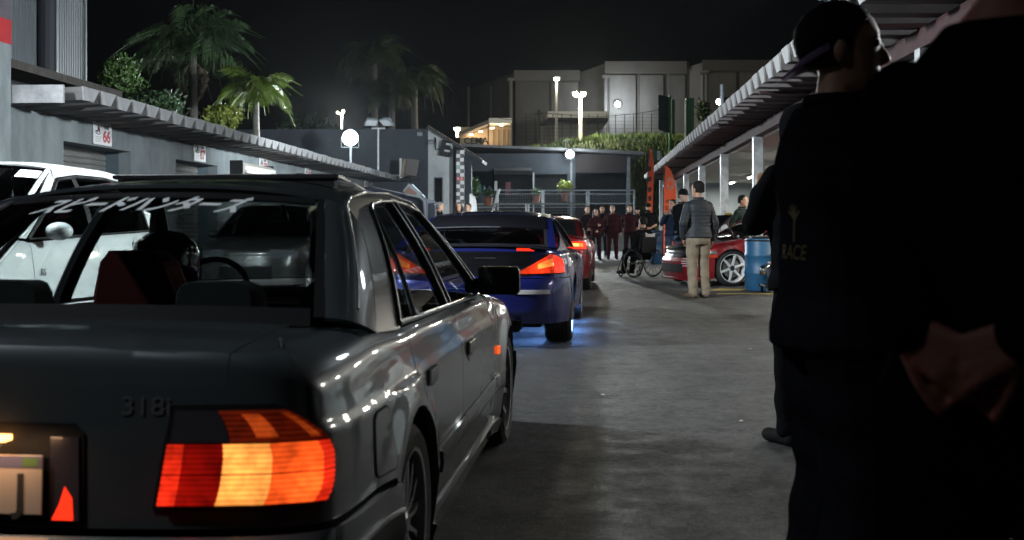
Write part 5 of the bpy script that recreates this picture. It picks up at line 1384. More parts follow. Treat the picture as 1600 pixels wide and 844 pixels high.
# lettering on the rear window
sp_ = bb_.screen_pt(*bmw_sp['rear'], off=.003)
def to_glass(v):
    q = sp_(-.075 + v.x/.60, .845 + v.y/.47); q2 = sp_(-.075 + v.x/.60, .845+v.y/.47+.01); return q + Vector((0, -.002, .002))
WLT = part('window_lettering', bmw)
for dx_, dy_ in ((0, 0), (.004, .0025), (-.004, -.0025), (.004, -.001)):
    text_mesh('lettering', 'スピードハンターズ', .074, mat('decal_white', (.8, .83, .85), .5), WLT, ext=0.0, shear=.6, warp=lambda v: to_glass(Vector((v.x+dx_, v.y*1.25+dy_-.006, 0))) + Vector((0, -.0002, .0002))*(1+50*dx_), sx=.98)
# the driver
# ---------------------------------------------------------------- blue fastback coupe and its relatives
def coupe_spec(paint, gl=None, **kw):
    sp = dict(
        plan=[(0, 0), (.35, .012), (.62, .06), (.78, .16), (.865, .36), (.900, .7), (.905, .95), (.895, 1.5), (.885, 2.3), (.888, 3.0), (.895, 3.4), (.87, 3.8), (.76, 4.1), (.45, 4.27), (0, 4.31)],
        ZT=[(0, .915), (.25, .93), (.8, .935), (1.5, .915), (2.2, .90), (2.8, .885), (3.2, .87), (3.7, .80), (4.1, .70), (4.31, .60)],
        arches=[(.84, .33, .365), (3.48, .33, .36)],
        IS=[(.10, .06), (.25, .035), (.45, .01), (.62, .0), (.78, .012), (.90, .05)],
        IT=[(.1, .10), (.24, .05), (.34, .0), (.55, .0), (.63, .02), (.70, .07), (.80, .085), (.90, .06)],
        IN=[(.1, .05), (.25, .0), (.45, .0), (.6, .06)],
        shape=dict(r_side=.09, r_tail=.03, crown=.03, xw=.80, flare=.03, fw=.10, z0=.20, k=.60, bulge=.02),
        paint=paint, lid_x=.57, lid_y=.30, bumper_z=.655, front_bumper_z=.52, doors=2, door_rear=1.58, door_front=2.95, hood_x=.66, cowl_y=2.98,
        bumper_off=.004, bumper_lo=.235, skirt_off=.02, rear_edge=.90,
        U=lin([(.2, .90), (.30, .945), (.6, 1.035), (1.0, 1.14), (1.4, 1.215), (1.8, 1.258), (2.15, 1.268), (2.4, 1.255), (3.0, .92)]),
        rear=(.30, .945, 1.55, 1.232), wind=(2.98, .915, 2.35, 1.257), dlo_top=lin([(.3, .93), (1.0, 1.10), (1.6, 1.20), (1.9, 1.218), (2.2, 1.218), (2.4, 1.18)]),
        quads=[('rear_pillar_side', 'paint', [(.28, None), (1.42, None), (1.66, 1.202), (1.50, 1.224)]),
               ('side_glass', 'glass', [(1.46, .93), (2.86, .90), (2.36, 1.20), (1.72, 1.20)]),
               ('front_pillar_side', 'paint', [(2.87, .90), (2.98, .91), (2.36, 1.25), (2.37, 1.20)])],
        trims=[('window_trim', [(1.44, .93), (1.68, 1.20), (1.9, 1.216), (2.2, 1.214), (2.38, 1.195), (2.88, .90)], .007), ('window_trim', [(1.44, .925), (2.9, .896)], .007)],
        side_glass=glass('dark_side_glass', (.10, .11, .12), .01), rear_glass=gl or glass('coupe_rear_glass', (.45, .46, .5), .01),
        wheel_R=.325, rim_r=.24, tyre_w=.26, track=.77, wheels=[('five', RIM_S), ('five', RIM_S)])
    sp.update(kw); return sp
def tri_light(c, b, root, sd, bright, dark, x0=.40, y1=.30, z0=.69, z1=.90):
    t = part('tail_light', root); a0, a1 = c.sx(x0), c.sy(y1); D = a1-a0
    lo = lambda a: z0 + .012*((a-a0)/D)
    def hi(a):
        u = (a-a0)/D
        return z0+.02 + (z1-z0-.02)*min(u/.62, 1) - .05*max(0, (u-.62)/.38)
    b.wrap('housing', BLACK, a0-.015, a1+.012, lambda a: lo(a)-.012, lambda a: hi(a)+.014, .004, .01, 30, 8, sides=(sd,), parent=t)
    def seg(nm, u0, u1, v0, v1, mt, off):
        b.wrap(nm, mt, a0+D*u0, a0+D*u1, lambda a: lo(a)*(1-v0)+hi(a)*v0, lambda a: lo(a)*(1-v1)+hi(a)*v1, off, .005, 20, 12, sides=(sd,), parent=t)
    seg('lens', 0, .70, 0, .30, bright[1], .014); seg('lens', 0, .70, .31, 1, bright[1], .014)
    seg('lens', .705, 1, 0, 1, dark, .014)
    seg('bulb_glow', .36, .68, .36, .76, bright[0], .018)
    return t
def sticker(c, root, mt, y, z, ly, lz, tilt=0.0, green=False, sd=1, nm='sticker'):
    def f(u, v):
        yy = y + u*ly/2 + v*tilt; zz = z + v*lz/2
        p = c.G(yy, zz, .004) if green else c.surf(c.sy(yy), zz, .003)
        p.x *= sd; return p
    m = MB(); m.grid(f, [-1, -.5, 0, .5, 1], [-1, -.33, .33, 1], flip=sd < 0); return m.build(nm, mt, root)
def spoiler(root, c, y, z, w, mt):
    s_ = part('boot_spoiler', root, (0, y, z))
    m = MB(); sec = [(-.09, .0), (-.07, .018), (0, .028), (.07, .02), (.09, .004), (0, .0)]
    m.rings([[Vector((u*w, .03*abs(u)**3+yy, zz - .035*abs(u)**4)) for yy, zz in sec] for u in [-1+.1*i for i in range(21)]]); m.build('blade', mt, s_, auto=40)
    for sd in (-1, 1): m = MB(); m.bx(sd*w*.8-.03, sd*w*.8+.03, -.05, .05, -.05, .0); m.build('foot', mt, s_, bevel=.01)
def decals(c, root, n=3):
    return
PAINT_B = mat('blue_paint', (.012, .017, .125), .26, .35, coat=1.0)
PAINT_R = mat('red_car_paint', (.22, .008, .012), .28, .3, coat=1.0)
PAINT_M = mat('wine_red_paint', (.20, .008, .014), .28, .3, coat=1.0)
PAINT_W = mat('white_car_paint', (.55, .57, .57), .35, coat=.8)
PAINT_S = mat('silver_paint', (.075, .075, .073), .32, .5, coat=.8)
PAINT_K = mat('black_car_paint', (.006, .006, .008), .2, coat=.6)
STK = mat('sticker_white', (.55, .55, .56), .5)
CLEAR = mat('clear_lens', (.55, .55, .57), .15, coat=1)
def fwd(o, d): return Vector((o.x + d*sin(CA), o.y + d*cos(CA), 0))

ZO = Vector((-.375, 10.42, 0))
zc_ = thing('parked_car', 'deep blue fastback coupe with blue light under it, its right tail light lit', 'car', ZO, -CA)
c, b = build_car(coupe_spec(PAINT_B, bumper=PAINT_B, roof=mat('unlit_roof_blue', (.004, .005, .018), .25, coat=1)), zc_)  # roof darker than the body blue: its lack of light put into colour
LZ = [(s_*.64, .09, .765) for s_ in (1, -1)]
Z_HOT = lens_copy(mat('coupe_hot_base', (.5, .1, .02), .12, coat=1, emit=(1, .22, .035), estr=4), 'coupe_hot_lens', LZ, .035, 5.0, .7)
Z_RED = lens_copy(mat('coupe_red_base', (.3, .02, .006), .12, coat=1, emit=(1, .045, .010), estr=2), 'coupe_red_lens', LZ, .06, 2.6, .35)
for sd in (1, -1): tri_light(c, b, zc_, sd, (Z_HOT, Z_RED), LENS_R2, x0=.44, z0=.70, z1=.885)
for sd in (1, -1):
    b.wrap('upper_lens', LENS_R2, c.sx(.42), c.sx(.60), lambda a: .905, lambda a: .922, .010, .006, 12, 4, sides=(sd,))
    b.wrap('bumper_lamp', CLEAR, c.sx(.38), c.sx(.72), .515, .555, .012, .008, 24, 5, sides=(sd,))
    m_ = MB(); m_.tube([(sd*.41, .20, .215), (sd*.41, .0, .215)], .06, 20, cap=False); m_.tube([(sd*.41, .04, .215), (sd*.41, .10, .215)], .052, 20); m_.build('exhaust_pipe', BLACK if sd > 0 else CHROME, zc_, auto=40)
spoiler(zc_, c, .16, .958, .70, PAINT_K)
b.screen('rear_visor', PAINT_K, *coupe_spec(PAINT_B)['rear'], -.90, .90, .50, 1.0, off=.012)
b.screen('visor_highlight', mat('visor_highlight_tone', (.25, .27, .3), .25, .8), *coupe_spec(PAINT_B)['rear'], -.80, .25, .485, .498, off=.016)  # pale strip, a highlight painted along the visor edge
m_ = MB(); m_.bx(-.26, .26, .03, .05, .47, .62); m_.build('plate_recess', BLACK, zc_)
m_ = MB(); m_.bx(-.2, .2, .015, .029, .49, .60); m_.build('license_plate', PLW, zc_)
for i in range(5): m_ = MB(); m_.bx(-.24, -.02, -.002, .006, .44+.03*i, .45+.03*i); m_.build('diffuser_slat', mat('blue_strip', (.03, .07, .2), .3), zc_)
b.wrap('tail_trim', CHROME, -c.sx(.36), -c.sx(.12), .845, .852, .008, .004, 10, 3); b.wrap('tail_trim', CHROME, c.sx(.02), c.sx(.22), .845, .852, .008, .004, 10, 3)
b.wrap('tail_panel', PAINT_K, -c.sx(.54), c.sx(.54), .68, .90, .004, .01, 30, 10, straight=True)
sticker(c, zc_, STK, .60, .82, .10, .13, .04); sticker(c, zc_, STK, .62, .80, .16, .07, .05)
m_ = MB(); m_.prism([(-.10, 1.0, 1.305), (.12, 1.0, 1.305), (.10, 1.06, 1.31), (-.06, 1.06, 1.31)], (0, 0, .003)); 
m_.build('roof_sticker', mat('yellow_sticker', (.3, .25, .02), .5), zc_, loc=(0, .8, -.02))
seat(zc_, -.38, 2.05, FAB, z=.32); seat(zc_, .38, 2.05, mat('red_white_fabric', (.35, .03, .04), .8), z=.34, h=.66, head=False)
m_ = MB(); m_.box((-.05, 1.75, .98), (.5, .03, .2)); m_.build('pale_panel', mat('cream_panel', (.42, .40, .34), .7), zc_)
m_ = MB(); m_.sph((.30, 1.78, .99), (.17, .12, .13), 14, 10); m_.build('helmet', mat('red_helmet', (.4, .02, .03), .3, coat=1), zc_, smooth=True)
for x, y0, y1 in ((-.55, .95, 3.1), (.55, .95, 3.1)):
    m_ = MB(); m_.tube([(x, y0, .225), (x, y1, .225)], .012, 6); m_.build('underglow_strip', glow('blue_neon', (.10, .30, 1.0), 25), zc_)
for y_ in (.9, 2.1, 3.3):
    l = bpy.data.lights.new('underglow', 'AREA'); l.shape = 'RECTANGLE'; l.size = 1.75; l.size_y = .5; l.energy = 90; l.color = (.18, .40, 1.0)
    o = bpy.data.objects.new('underglow', l); o.location = (.05, y_, .19); link(o, zc_)

RO = Vector((.40, 18.85, 0))
rc = thing('parked_car', 'bright red coupe with white stickers, stopped ahead of the blue coupe', 'car', RO, -CA)
c, b = build_car(coupe_spec(PAINT_R, bumper=PAINT_R, wheels=[('six', RIM_K), ('six', RIM_K)]), rc)
for sd in (1, -1):
    t = part('tail_light', rc)
    b.wrap('housing', LENS_R2, c.sx(.44), c.sy(.34), .735, .86, .006, .01, 24, 8, sides=(sd,), parent=t)
    b.wrap('lens', LENS_O, c.sx(.52), c.sy(.20), .775, .835, .014, .006, 20, 6, sides=(sd,), parent=t)
    b.wrap('lens', LENS_Y, c.sx(.58), c.sx(.74), .785, .825, .02, .006, 10, 6, sides=(sd,), parent=t)
    m_ = MB(); m_.tube([(sd*.3, .05, .3), (sd*.3, -.02, .3)], .05, 16); m_.build('exhaust_pipe', CHROME, rc, auto=40)
spoiler(rc, c, .16, .965, .66, PAINT_R)
sticker(c, rc, STK, .55, .86, .12, .07, .02); sticker(c, rc, STK, .62, .60, .14, .12, .03); sticker(c, rc, STK, .5, .50, .08, .05); sticker(c, rc, STK, .95, 1.04, .30, .08, .08, green=True)
m_ = MB(); m_.bx(-.2, .2, .02, .03, .5, .6); m_.build('license_plate', PLW, rc)
m_ = MB(); m_.tube([(-.3, 1.5, 1.315), (.5, 1.5, 1.315)], .018, 8); m_.build('roof_bar', CHROME, rc)

# wine red coupe at the right with its bonnet tilted open, seen from its front corner
RW = Vector((4.08, 20.95, 0)); dirn = Vector((-.955, -.297)).normalized()
ang = atan2(dirn.y, dirn.x) - pi/2
right = Vector((dirn.y, -dirn.x))
ro = RW.xy + right*.80 - dirn*3.48
wc = thing('parked_car', 'dark red coupe with white six spoke wheels and open black bonnet under the canopy', 'car', (ro.x, ro.y, 0), ang)
c, b = build_car(coupe_spec(PAINT_M, bumper=PAINT_M, wheels=[('six', RIM_W), ('six', RIM_W)], wheel_R=.33, rim_r=.262, hood=PAINT_K, cowl_y=3.95, bumper_lo=.13, tyre_w=.235, track=.80), wc)
for sd in (1, -1):
    hl = part('headlight', wc)
    b.wrap('lens', mat('headlight_lens', (.16, .165, .18), .1, .3, coat=1), c.sy(3.80), c.sxn(.46), lambda a: .60+.0*a, lambda a: .655, .008, .01, 20, 8, sides=(sd,), parent=hl)
    b.wrap('indicator', LENS_A, c.sy(3.80), c.sy(4.0), .53, .58, .012, .006, 10, 4, sides=(sd,), parent=hl)
    for k in range(4): b.wrap('grille_slat', CLEAR, c.sxn(.60)-.02, c.sxn(.42), .36+.045*k, .375+.045*k, .026, .006, 10, 3, sides=(sd,))
    m_ = MB(); p = c.surf(c.sy(3.98), .42); m_.box((sd*(p.x-.16), p.y+.12, .40), (.20, .10, .05)); m_.build('front_lamp', CLEAR, wc, bevel=.01)
b.wrap('lower_grille', VOID, c.sxn(.45), 2*c.S-c.sxn(.45), .24, .40, .03, .01, 30, 6)
b.wrap('splitter', PAINT_M, c.sy(3.95), 2*c.S-c.sy(3.95), .10, .135, .07, .05, 40, 4)
m_ = MB(); m_.prism([(-.62, 3.95, .80), (.62, 3.95, .80), (.60, 3.30, 1.30), (-.60, 3.30, 1.30)], (0, .02, .03)); m_.build('open_bonnet', PAINT_K, wc, bevel=.01)
m_ = MB(); m_.tube([(-.5, 3.2, .86), (-.52, 3.42, 1.2)], .012, 6); m_.build('bonnet_stay', CHROME, wc)
en_ = part('engine', wc, (0, 3.3, .72))
m_ = MB(); m_.box((0, 0, 0), (.42, .62, .26)); m_.build('block', mat('cast_metal', (.12, .12, .13), .5, .7), en_, bevel=.02)
m_ = MB(); m_.box((0, 0, .16), (.26, .56, .08)); m_.build('cam_cover', mat('dull_red'), en_, bevel=.02)
m_ = MB(); m_.tube([(-.5, -.3, .14), (-.3, -.1, .2), (-.3, .2, .18)], .05, 10); m_.tube([(.5, .3, .1), (.35, 0, .2), (.2, -.3, .16)], .04, 10); m_.build('intake_pipe', CHROME, en_, auto=40)
m_ = MB(); m_.tube([(-.6, -.1, .2), (.6, -.1, .2)], .02, 8); m_.build('strut_brace', CHROME, en_)

# black car behind it, only its bonnet and headlight show
kd = dirn; kp = P(1066, 348, 25.6).xy - kd*4.31
kc = thing('parked_car', 'black coupe with one pale headlight showing behind the wheelchair', 'car', (kp.x, kp.y, 0), ang)
c, b = build_car(coupe_spec(PAINT_K), kc)
for sd in (1, -1): b.wrap('headlight', mat('headlight_lens'), c.sy(3.75), c.sxn(.42), .60, .69, .008, .01, 20, 8, sides=(sd,))

# ---------------------------------------------------------------- hatchbacks on the left and in the canopy
def hatch_spec(paint, **kw):
    sp = dict(
        plan=[(0, 0), (.4, .015), (.66, .06), (.78, .18), (.83, .5), (.845, 1.0), (.845, 2.2), (.845, 3.0), (.82, 3.4), (.72, 3.68), (.4, 3.83), (0, 3.86)],
        ZT=[(0, .97), (.4, .98), (1.2, .965), (2.0, .945), (2.7, .925), (3.0, .91), (3.4, .85), (3.7, .76), (3.86, .68)],
        arches=[(.58, .30, .34), (3.08, .30, .34)],
        IS=[(.10, .05), (.25, .02), (.45, .0), (.70, .0), (.86, .02), (.97, .05)], IT=[(.1, .03), (.25, .0), (.5, .0), (.56, .03), (.95, .06)], IN=[(.1, .05), (.25, .0), (.5, .0), (.65, .04)],
        shape=dict(r_side=.07, r_tail=.03, crown=.03, xw=.80, flare=.018, fw=.09, z0=.19, k=.36, bulge=.025),
        paint=paint, lid_x=.60, lid_y=.16, bumper_z=.55, front_bumper_z=.52, doors=4, door_rear=.86, door_mid=1.72, door_front=2.74, hood_x=.64, cowl_y=2.90, bumper_off=.01, rear_edge=.88,
        U=lin([(0, .94), (.16, 1.0), (.34, 1.36), (.6, 1.43), (1.2, 1.47), (1.7, 1.475), (2.05, 1.445), (2.9, .97), (3.0, .93)]),
        rear=(.16, 1.0, .40, 1.385), wind=(2.92, .965, 2.05, 1.445), dlo_top=lin([(.3, 1.28), (.7, 1.36), (1.2, 1.40), (1.7, 1.405), (2.0, 1.375), (2.2, 1.28)]),
        quads=[('rear_pillar_side', 'paint', [(.15, None), (.60, None), (.70, 1.362), (.34, 1.36)]),
               ('rear_door_glass', 'glass', [(.64, .975), (1.68, .96), (1.70, 1.39), (.76, 1.352)]), ('middle_pillar', 'black', [(1.685, .96), (1.77, .96), (1.78, 1.40), (1.705, 1.40)]),
               ('front_door_glass', 'glass', [(1.775, .958), (2.72, .935), (2.06, 1.345), (1.785, 1.385)]), ('front_pillar_side', 'paint', [(2.73, .935), (2.91, .95), (2.07, 1.43), (2.07, 1.345)])],
        trims=[('window_trim', [(.62, .972), (.74, 1.355), (1.2, 1.40), (1.7, 1.40), (2.03, 1.365), (2.74, .93)], .016), ('window_trim', [(.62, .97), (2.74, .93)], .01)],
        side_glass=glass('hatch_side_glass', (.09, .10, .11), .01), rear_glass=glass('hatch_rear_glass', (.1, .1, .11), .01), glass=glass('hatch_screen', (.12, .13, .14), .01),
        wheel_R=.295, rim_r=.2, tyre_w=.19, track=.74, wheels=[('ten', RIM_S), ('ten', RIM_S)])
    sp.update(kw); return sp
def lamps(c, b, root):
    for sd in (1, -1):
        b.wrap('tail_light', LENS_R, c.sx(.52), c.sy(.22), lambda a: .70, lambda a: .955, .012, .01, 16, 8, sides=(sd,))
        b.wrap('headlight', mat('headlight_lens'), c.sy(3.2), c.sxn(.38), lambda a: .60, lambda a: .72, .01, .01, 20, 8, sides=(sd,))
    b.wrap('grille', BLACK, c.sxn(.42), 2*c.S-c.sxn(.42), .28, .48, .026, .01, 24, 6)
    for sd in (1, -1):
        mr = part('door_mirror', root, (sd*.93, 2.55, .985)); m = MB(); m.sph((0, 0, 0), (.10, .07, .065), 14, 10); m.build('shell', root['paint_m'] and MATS[root['paint_m']], mr, smooth=True)
def hatch(label, paint, loc, rz, **kw):
    t = thing('parked_car', label, 'car', loc, rz); t['paint_m'] = paint.name
    c, b = build_car(hatch_spec(paint, **kw), t); lamps(c, b, t); handle(c, t, .98, .86, paint, L_=.15); handle(c, t, 1.86, .85, paint, L_=.15)
    seat(t, -.36, 1.95, FAB, z=.45); seat(t, .36, 1.95, FAB, z=.45)
    del t['paint_m']
    return t, c, b
# nose towards the camera: its left flank faces the road
WA = pi - YA
wo = Vector((-4.42, 11.9, 0))
wt, c, b = hatch('tall white car facing the camera by the garages, sticker on its windscreen', PAINT_W, wo, WA); wt.scale = (1.08, 1.20, 1.13)
sp = b.screen_pt(*hatch_spec(PAINT_W)['wind'], cb=.16, ct=.06, off=.006, front=True)
m_ = MB(); m_.grid(lambda u, v: sp(u, v), [-.93, -.8, -.68], [.80, .86, .93], flip=True); m_.build('screen_sticker', STK, wt)
for i, (tx, y, z, s) in enumerate((('RS', 2.62, .70, .07), ('YR', 1.30, .66, .13), ('H', .55, .88, .12), ('KYB', .25, .90, .07), ('NGK', .95, .90, .07))):
    p = c.surf(c.sy(y), z, .004); q = c.surf(c.sy(y-.1), z, .004); a = atan2(q.y-p.y, q.x-p.x)
    text_mesh('side_lettering', tx, s, SIGNK if i < 2 else STK, wt, (-p.x-.002, p.y, p.z), (pi/2, 0, -pi/2), ext=.001)
sv, c, b = hatch('silver hatchback with a gleaming headlight parked behind the tall white car', PAINT_S, (-4.05, 21.6, 0), WA)
cw, c, b = hatch('white hatchback parked deep under the canopy behind the blue barrel', PAINT_W, (5.85, 26.3, 0), -pi/2 - RA)

# navy off-roader with a sloping soft top
NAVY = mat('navy_paint', (.003, .006, .015), .5, spec=.25); SOFT = mat('navy_canvas', (.004, .007, .016), .9, bump=.2, bscale=60)
no = P(618, 348, 23); nv = thing('parked_car', 'navy off-roader with a sloping canvas top parked past the hatchbacks', 'car', (no.x, no.y, 0), -YA)
m_ = MB(); m_.bx(-.85, .80, -.0, 3.6, .40, 1.12); m_.build('body', NAVY, nv, bevel=.06)
m_ = MB(); m_.prism([(-.78, .1, 1.12), (.62, .1, 1.12), (.56, .1, 1.68), (-.55, .1, 1.93), (-.78, .1, 1.90)], (0, 2.2, 0)); m_.build('canvas_top', SOFT, nv, bevel=.03)
wn_ = part('window', nv, (0, 0, 0))
m_ = MB(); m_.bx(-.60, .40, .07, .095, 1.18, 1.58); m_.build('pane', mat('black_pane', (.008, .009, .01), .1), wn_)
m_ = MB(); m_.tube([(.62, .06, 1.12), (.58, .06, 1.62), (.5, .06, 1.70), (.2, .06, 1.76)], .03, 6); m_.build('frame', mat('dull_frame', (.09, .10, .11), .6), wn_)
m_ = MB(); m_.bx(.66, .80, .1, .2, 1.12, 1.58); m_.build('door_pillar', NAVY, nv, bevel=.02)
for sx_, sy_ in ((-1, .7), (1, .7), (-1, 2.9), (1, 2.9)): wheel(nv, (sx_*.76, sy_, .37), .37, .23, .2, RIM_S, 'five', sx_)
m_ = MB(); m_.bx(-.8, .75, -.12, 0, .45, .6); m_.build('bumper', BLACK, nv, bevel=.02)
for sd in (-1, 1): m_ = MB(); m_.tube([(sd*.6, -.03, .85), (sd*.6, .02, .85)], .09, 16); m_.build('lamp', LENS_R, nv, auto=40)
t = thing('tilted_board', 'tilted framed board with an orange panel leaning by the garage eave', 'board', P(645, 301, 27), -YA)
m_ = MB(); R = Matrix.Rotation(.65, 3, 'Y'); m_.box((0, 0, 0), (.42, .05, .24), R); m_.build('panel', mat('dark_core'), t)
m_ = MB(); m_.box((-.04, -.03, .0), (.26, .012, .15), R); m_.build('orange_print', mat('rust_orange', (.05, .02, .012), .8), t)
m_ = MB(); m_.tube([(-.02, 0, .2), (.3, 0, -.12)], .02, 6); m_.build('frame_bar', PGREY, t); m_ = MB(); m_.tube([(.2, .05, -.2), (.2, .05, -P(0, 301, 27).z)], .03, 6); m_.build('post', PGREY, t)
# ---------------------------------------------------------------- people
def capsule(m, p0, p1, r0, r1, n=12, e=1.0):
    p0, p1 = Vector(p0), Vector(p1); d = p1-p0; L = d.length
    if L < 1e-6: return m.sph(p0, r0, n, 8)
    d.normalize(); pts = []; rs = []
    for t in (-90, -60, -30, 0): a = radians(t); pts.append(p0 + d*r0*sin(a)); rs.append(max(r0*cos(a), 1e-4))
    for t in (0, 30, 60, 90): a = radians(t); pts.append(p1 + d*r1*sin(a)); rs.append(max(r1*cos(a), 1e-4))
    return m.tube(pts, rs, n)
def ring(c, rx, ry, n=20, e=2.3, rot=None):
    out = []
    for k in range(n):
        a = 2*pi*k/n; ca, sa = cos(a), sin(a)
        out.append(Vector((c[0]+rx*abs(ca)**(2/e)*(1 if ca > 0 else -1), c[1]+ry*abs(sa)**(2/e)*(1 if sa > 0 else -1), c[2])))
    return out
def fuse(mb, name, mt, parent, voxel=.012, smooth=3, fac=.6, disp=None, mats=None):
    """one continuous skin over overlapping volumes"""
    me = mb.mesh(name + '_raw'); o = bpy.data.objects.new(name, me); COL.objects.link(o)
    r = o.modifiers.new('r', 'REMESH'); r.mode = 'VOXEL'; r.voxel_size = voxel; r.adaptivity = 0
    s = o.modifiers.new('s', 'SMOOTH'); s.factor = fac; s.iterations = smooth
    dg = bpy.context.evaluated_depsgraph_get(); dg.update()
    out = bpy.data.meshes.new_from_object(o.evaluated_get(dg)); bpy.data.objects.remove(o); bpy.data.meshes.remove(me)
    out.name = name; out.materials.clear()
    for m in (mats or [mt]): out.materials.append(m)
    if disp:
        ns = [v.normal.copy() for v in out.vertices]
        for v, n in zip(out.vertices, ns): v.co += n*disp(v.co)
    out.polygons.foreach_set('use_smooth', [True]*len(out.polygons)); out.update()
    o = bpy.data.objects.new(name, out); return link(o, parent)
def fabric(name, col, bump=.5, rough=.9):
    return mat(name, col, rough, var=.25, vscale=6, bump=bump, bscale=14, spec=0.0 if max(col) < .009 else .08)
SKIN = mat('skin_tan', (.36, .20, .13), .55, var=.08, vscale=20)
SKIN_L = mat('skin_light', (.48, .30, .22), .55, var=.08, vscale=20)
HAIRK = mat('dark_hair', (.010, .008, .007), .7, bump=.5, bscale=120, spec=.15)
HAIRG = mat('grey_hair', (.10, .095, .09), .6, bump=.5, bscale=120)

def hand_caps(m, w, d, nrm, side, curl=.5, s=1.0, spread=.16, thumb=.6):
    """palm, four unequal bent fingers and a thumb; d along the hand, nrm out of the back of it"""
    w = Vector(w); d = Vector(d).normalized(); nrm = Vector(nrm); nrm = (nrm - d*nrm.dot(d)).normalized(); t = d.cross(nrm)*side
    for i, (off, L) in enumerate(((-.030, .076), (-.010, .084), (.010, .078), (.028, .062))):
        off *= s; L *= s
        base = w + d*.088*s*(1-.05*abs(i-1)) + t*off
        capsule(m, w + t*off*.5, base, .017*s, .0125*s, 8)
        a = curl*.55; p = base; dd = (d + t*spread*(i-1.5)*.5).normalized(); r = .0092*s*(1 if i < 3 else .88)
        for seg, k in ((.46, 1.0), (.31, .92), (.23, .82)):
            a_ = a; dd = (dd*cos(a_) - nrm*sin(a_)).normalized(); q = p + dd*L*seg
            capsule(m, p, q, r, r*.92, 8); p = q; r *= .92; a = curl*.85
            nrm_ = nrm
    tb = w + d*.022*s - t*.026*s - nrm*.006*s
    dd = (d*.72 - t*.62 - nrm*.35*thumb).normalized(); q = tb + dd*.042*s
    capsule(m, tb, q, .0145*s, .0115*s, 8); dd = (dd + t*.25*thumb - nrm*.2*thumb).normalized(); q2 = q + dd*.032*s; capsule(m, q, q2, .0112*s, .0102*s, 8)
    dd = (dd + t*.2*thumb).normalized(); capsule(m, q2, q2 + dd*.024*s, .0102*s, .0085*s, 8)

ARMS = {  # right arm: elbow, wrist, hand direction, back-of-hand normal (mirrored for the left)
    'down': ((.262, -.03, 1.13), (.268, .06, .88), (0, .12, -1), (1, 0, 0)),
    'clasp': ((.275, .01, 1.12), (.075, .20, .99), (-.9, .25, -.25), (.2, 1, .1)),
    'belly': ((.275, .03, 1.13), (.06, .21, 1.08), (-1, .1, .1), (0, 1, .3)),
    'behind': ((.255, -.12, 1.15), (.095, -.20, .965), (-.9, -.1, -.45), (.1, -1, .2)),
    'behind2': ((.185, -.07, 1.16), (.085, -.19, 1.02), (-.9, -.1, -.5), (.1, -1, .2)),
    'phone': ((.24, .12, 1.16), (.075, .30, 1.36), (-.25, .2, 1), (.5, -.6, .2)),
    'pocket': ((.285, -.07, 1.13), (.215, .07, .91), (-.2, .35, -1), (1, .3, 0)),
    'fold': ((.27, .05, 1.15), (.0, .215, 1.17), (-1, -.05, .15), (0, 1, .1)),
    'reach': ((.25, .20, 1.20), (.16, .48, 1.12), (-.1, 1, -.2), (.3, 0, 1)),
    'wheel': ((.27, .10, 1.12), (.25, .33, 1.06), (-.1, 1, -.5), (.6, 0, .8)),
}
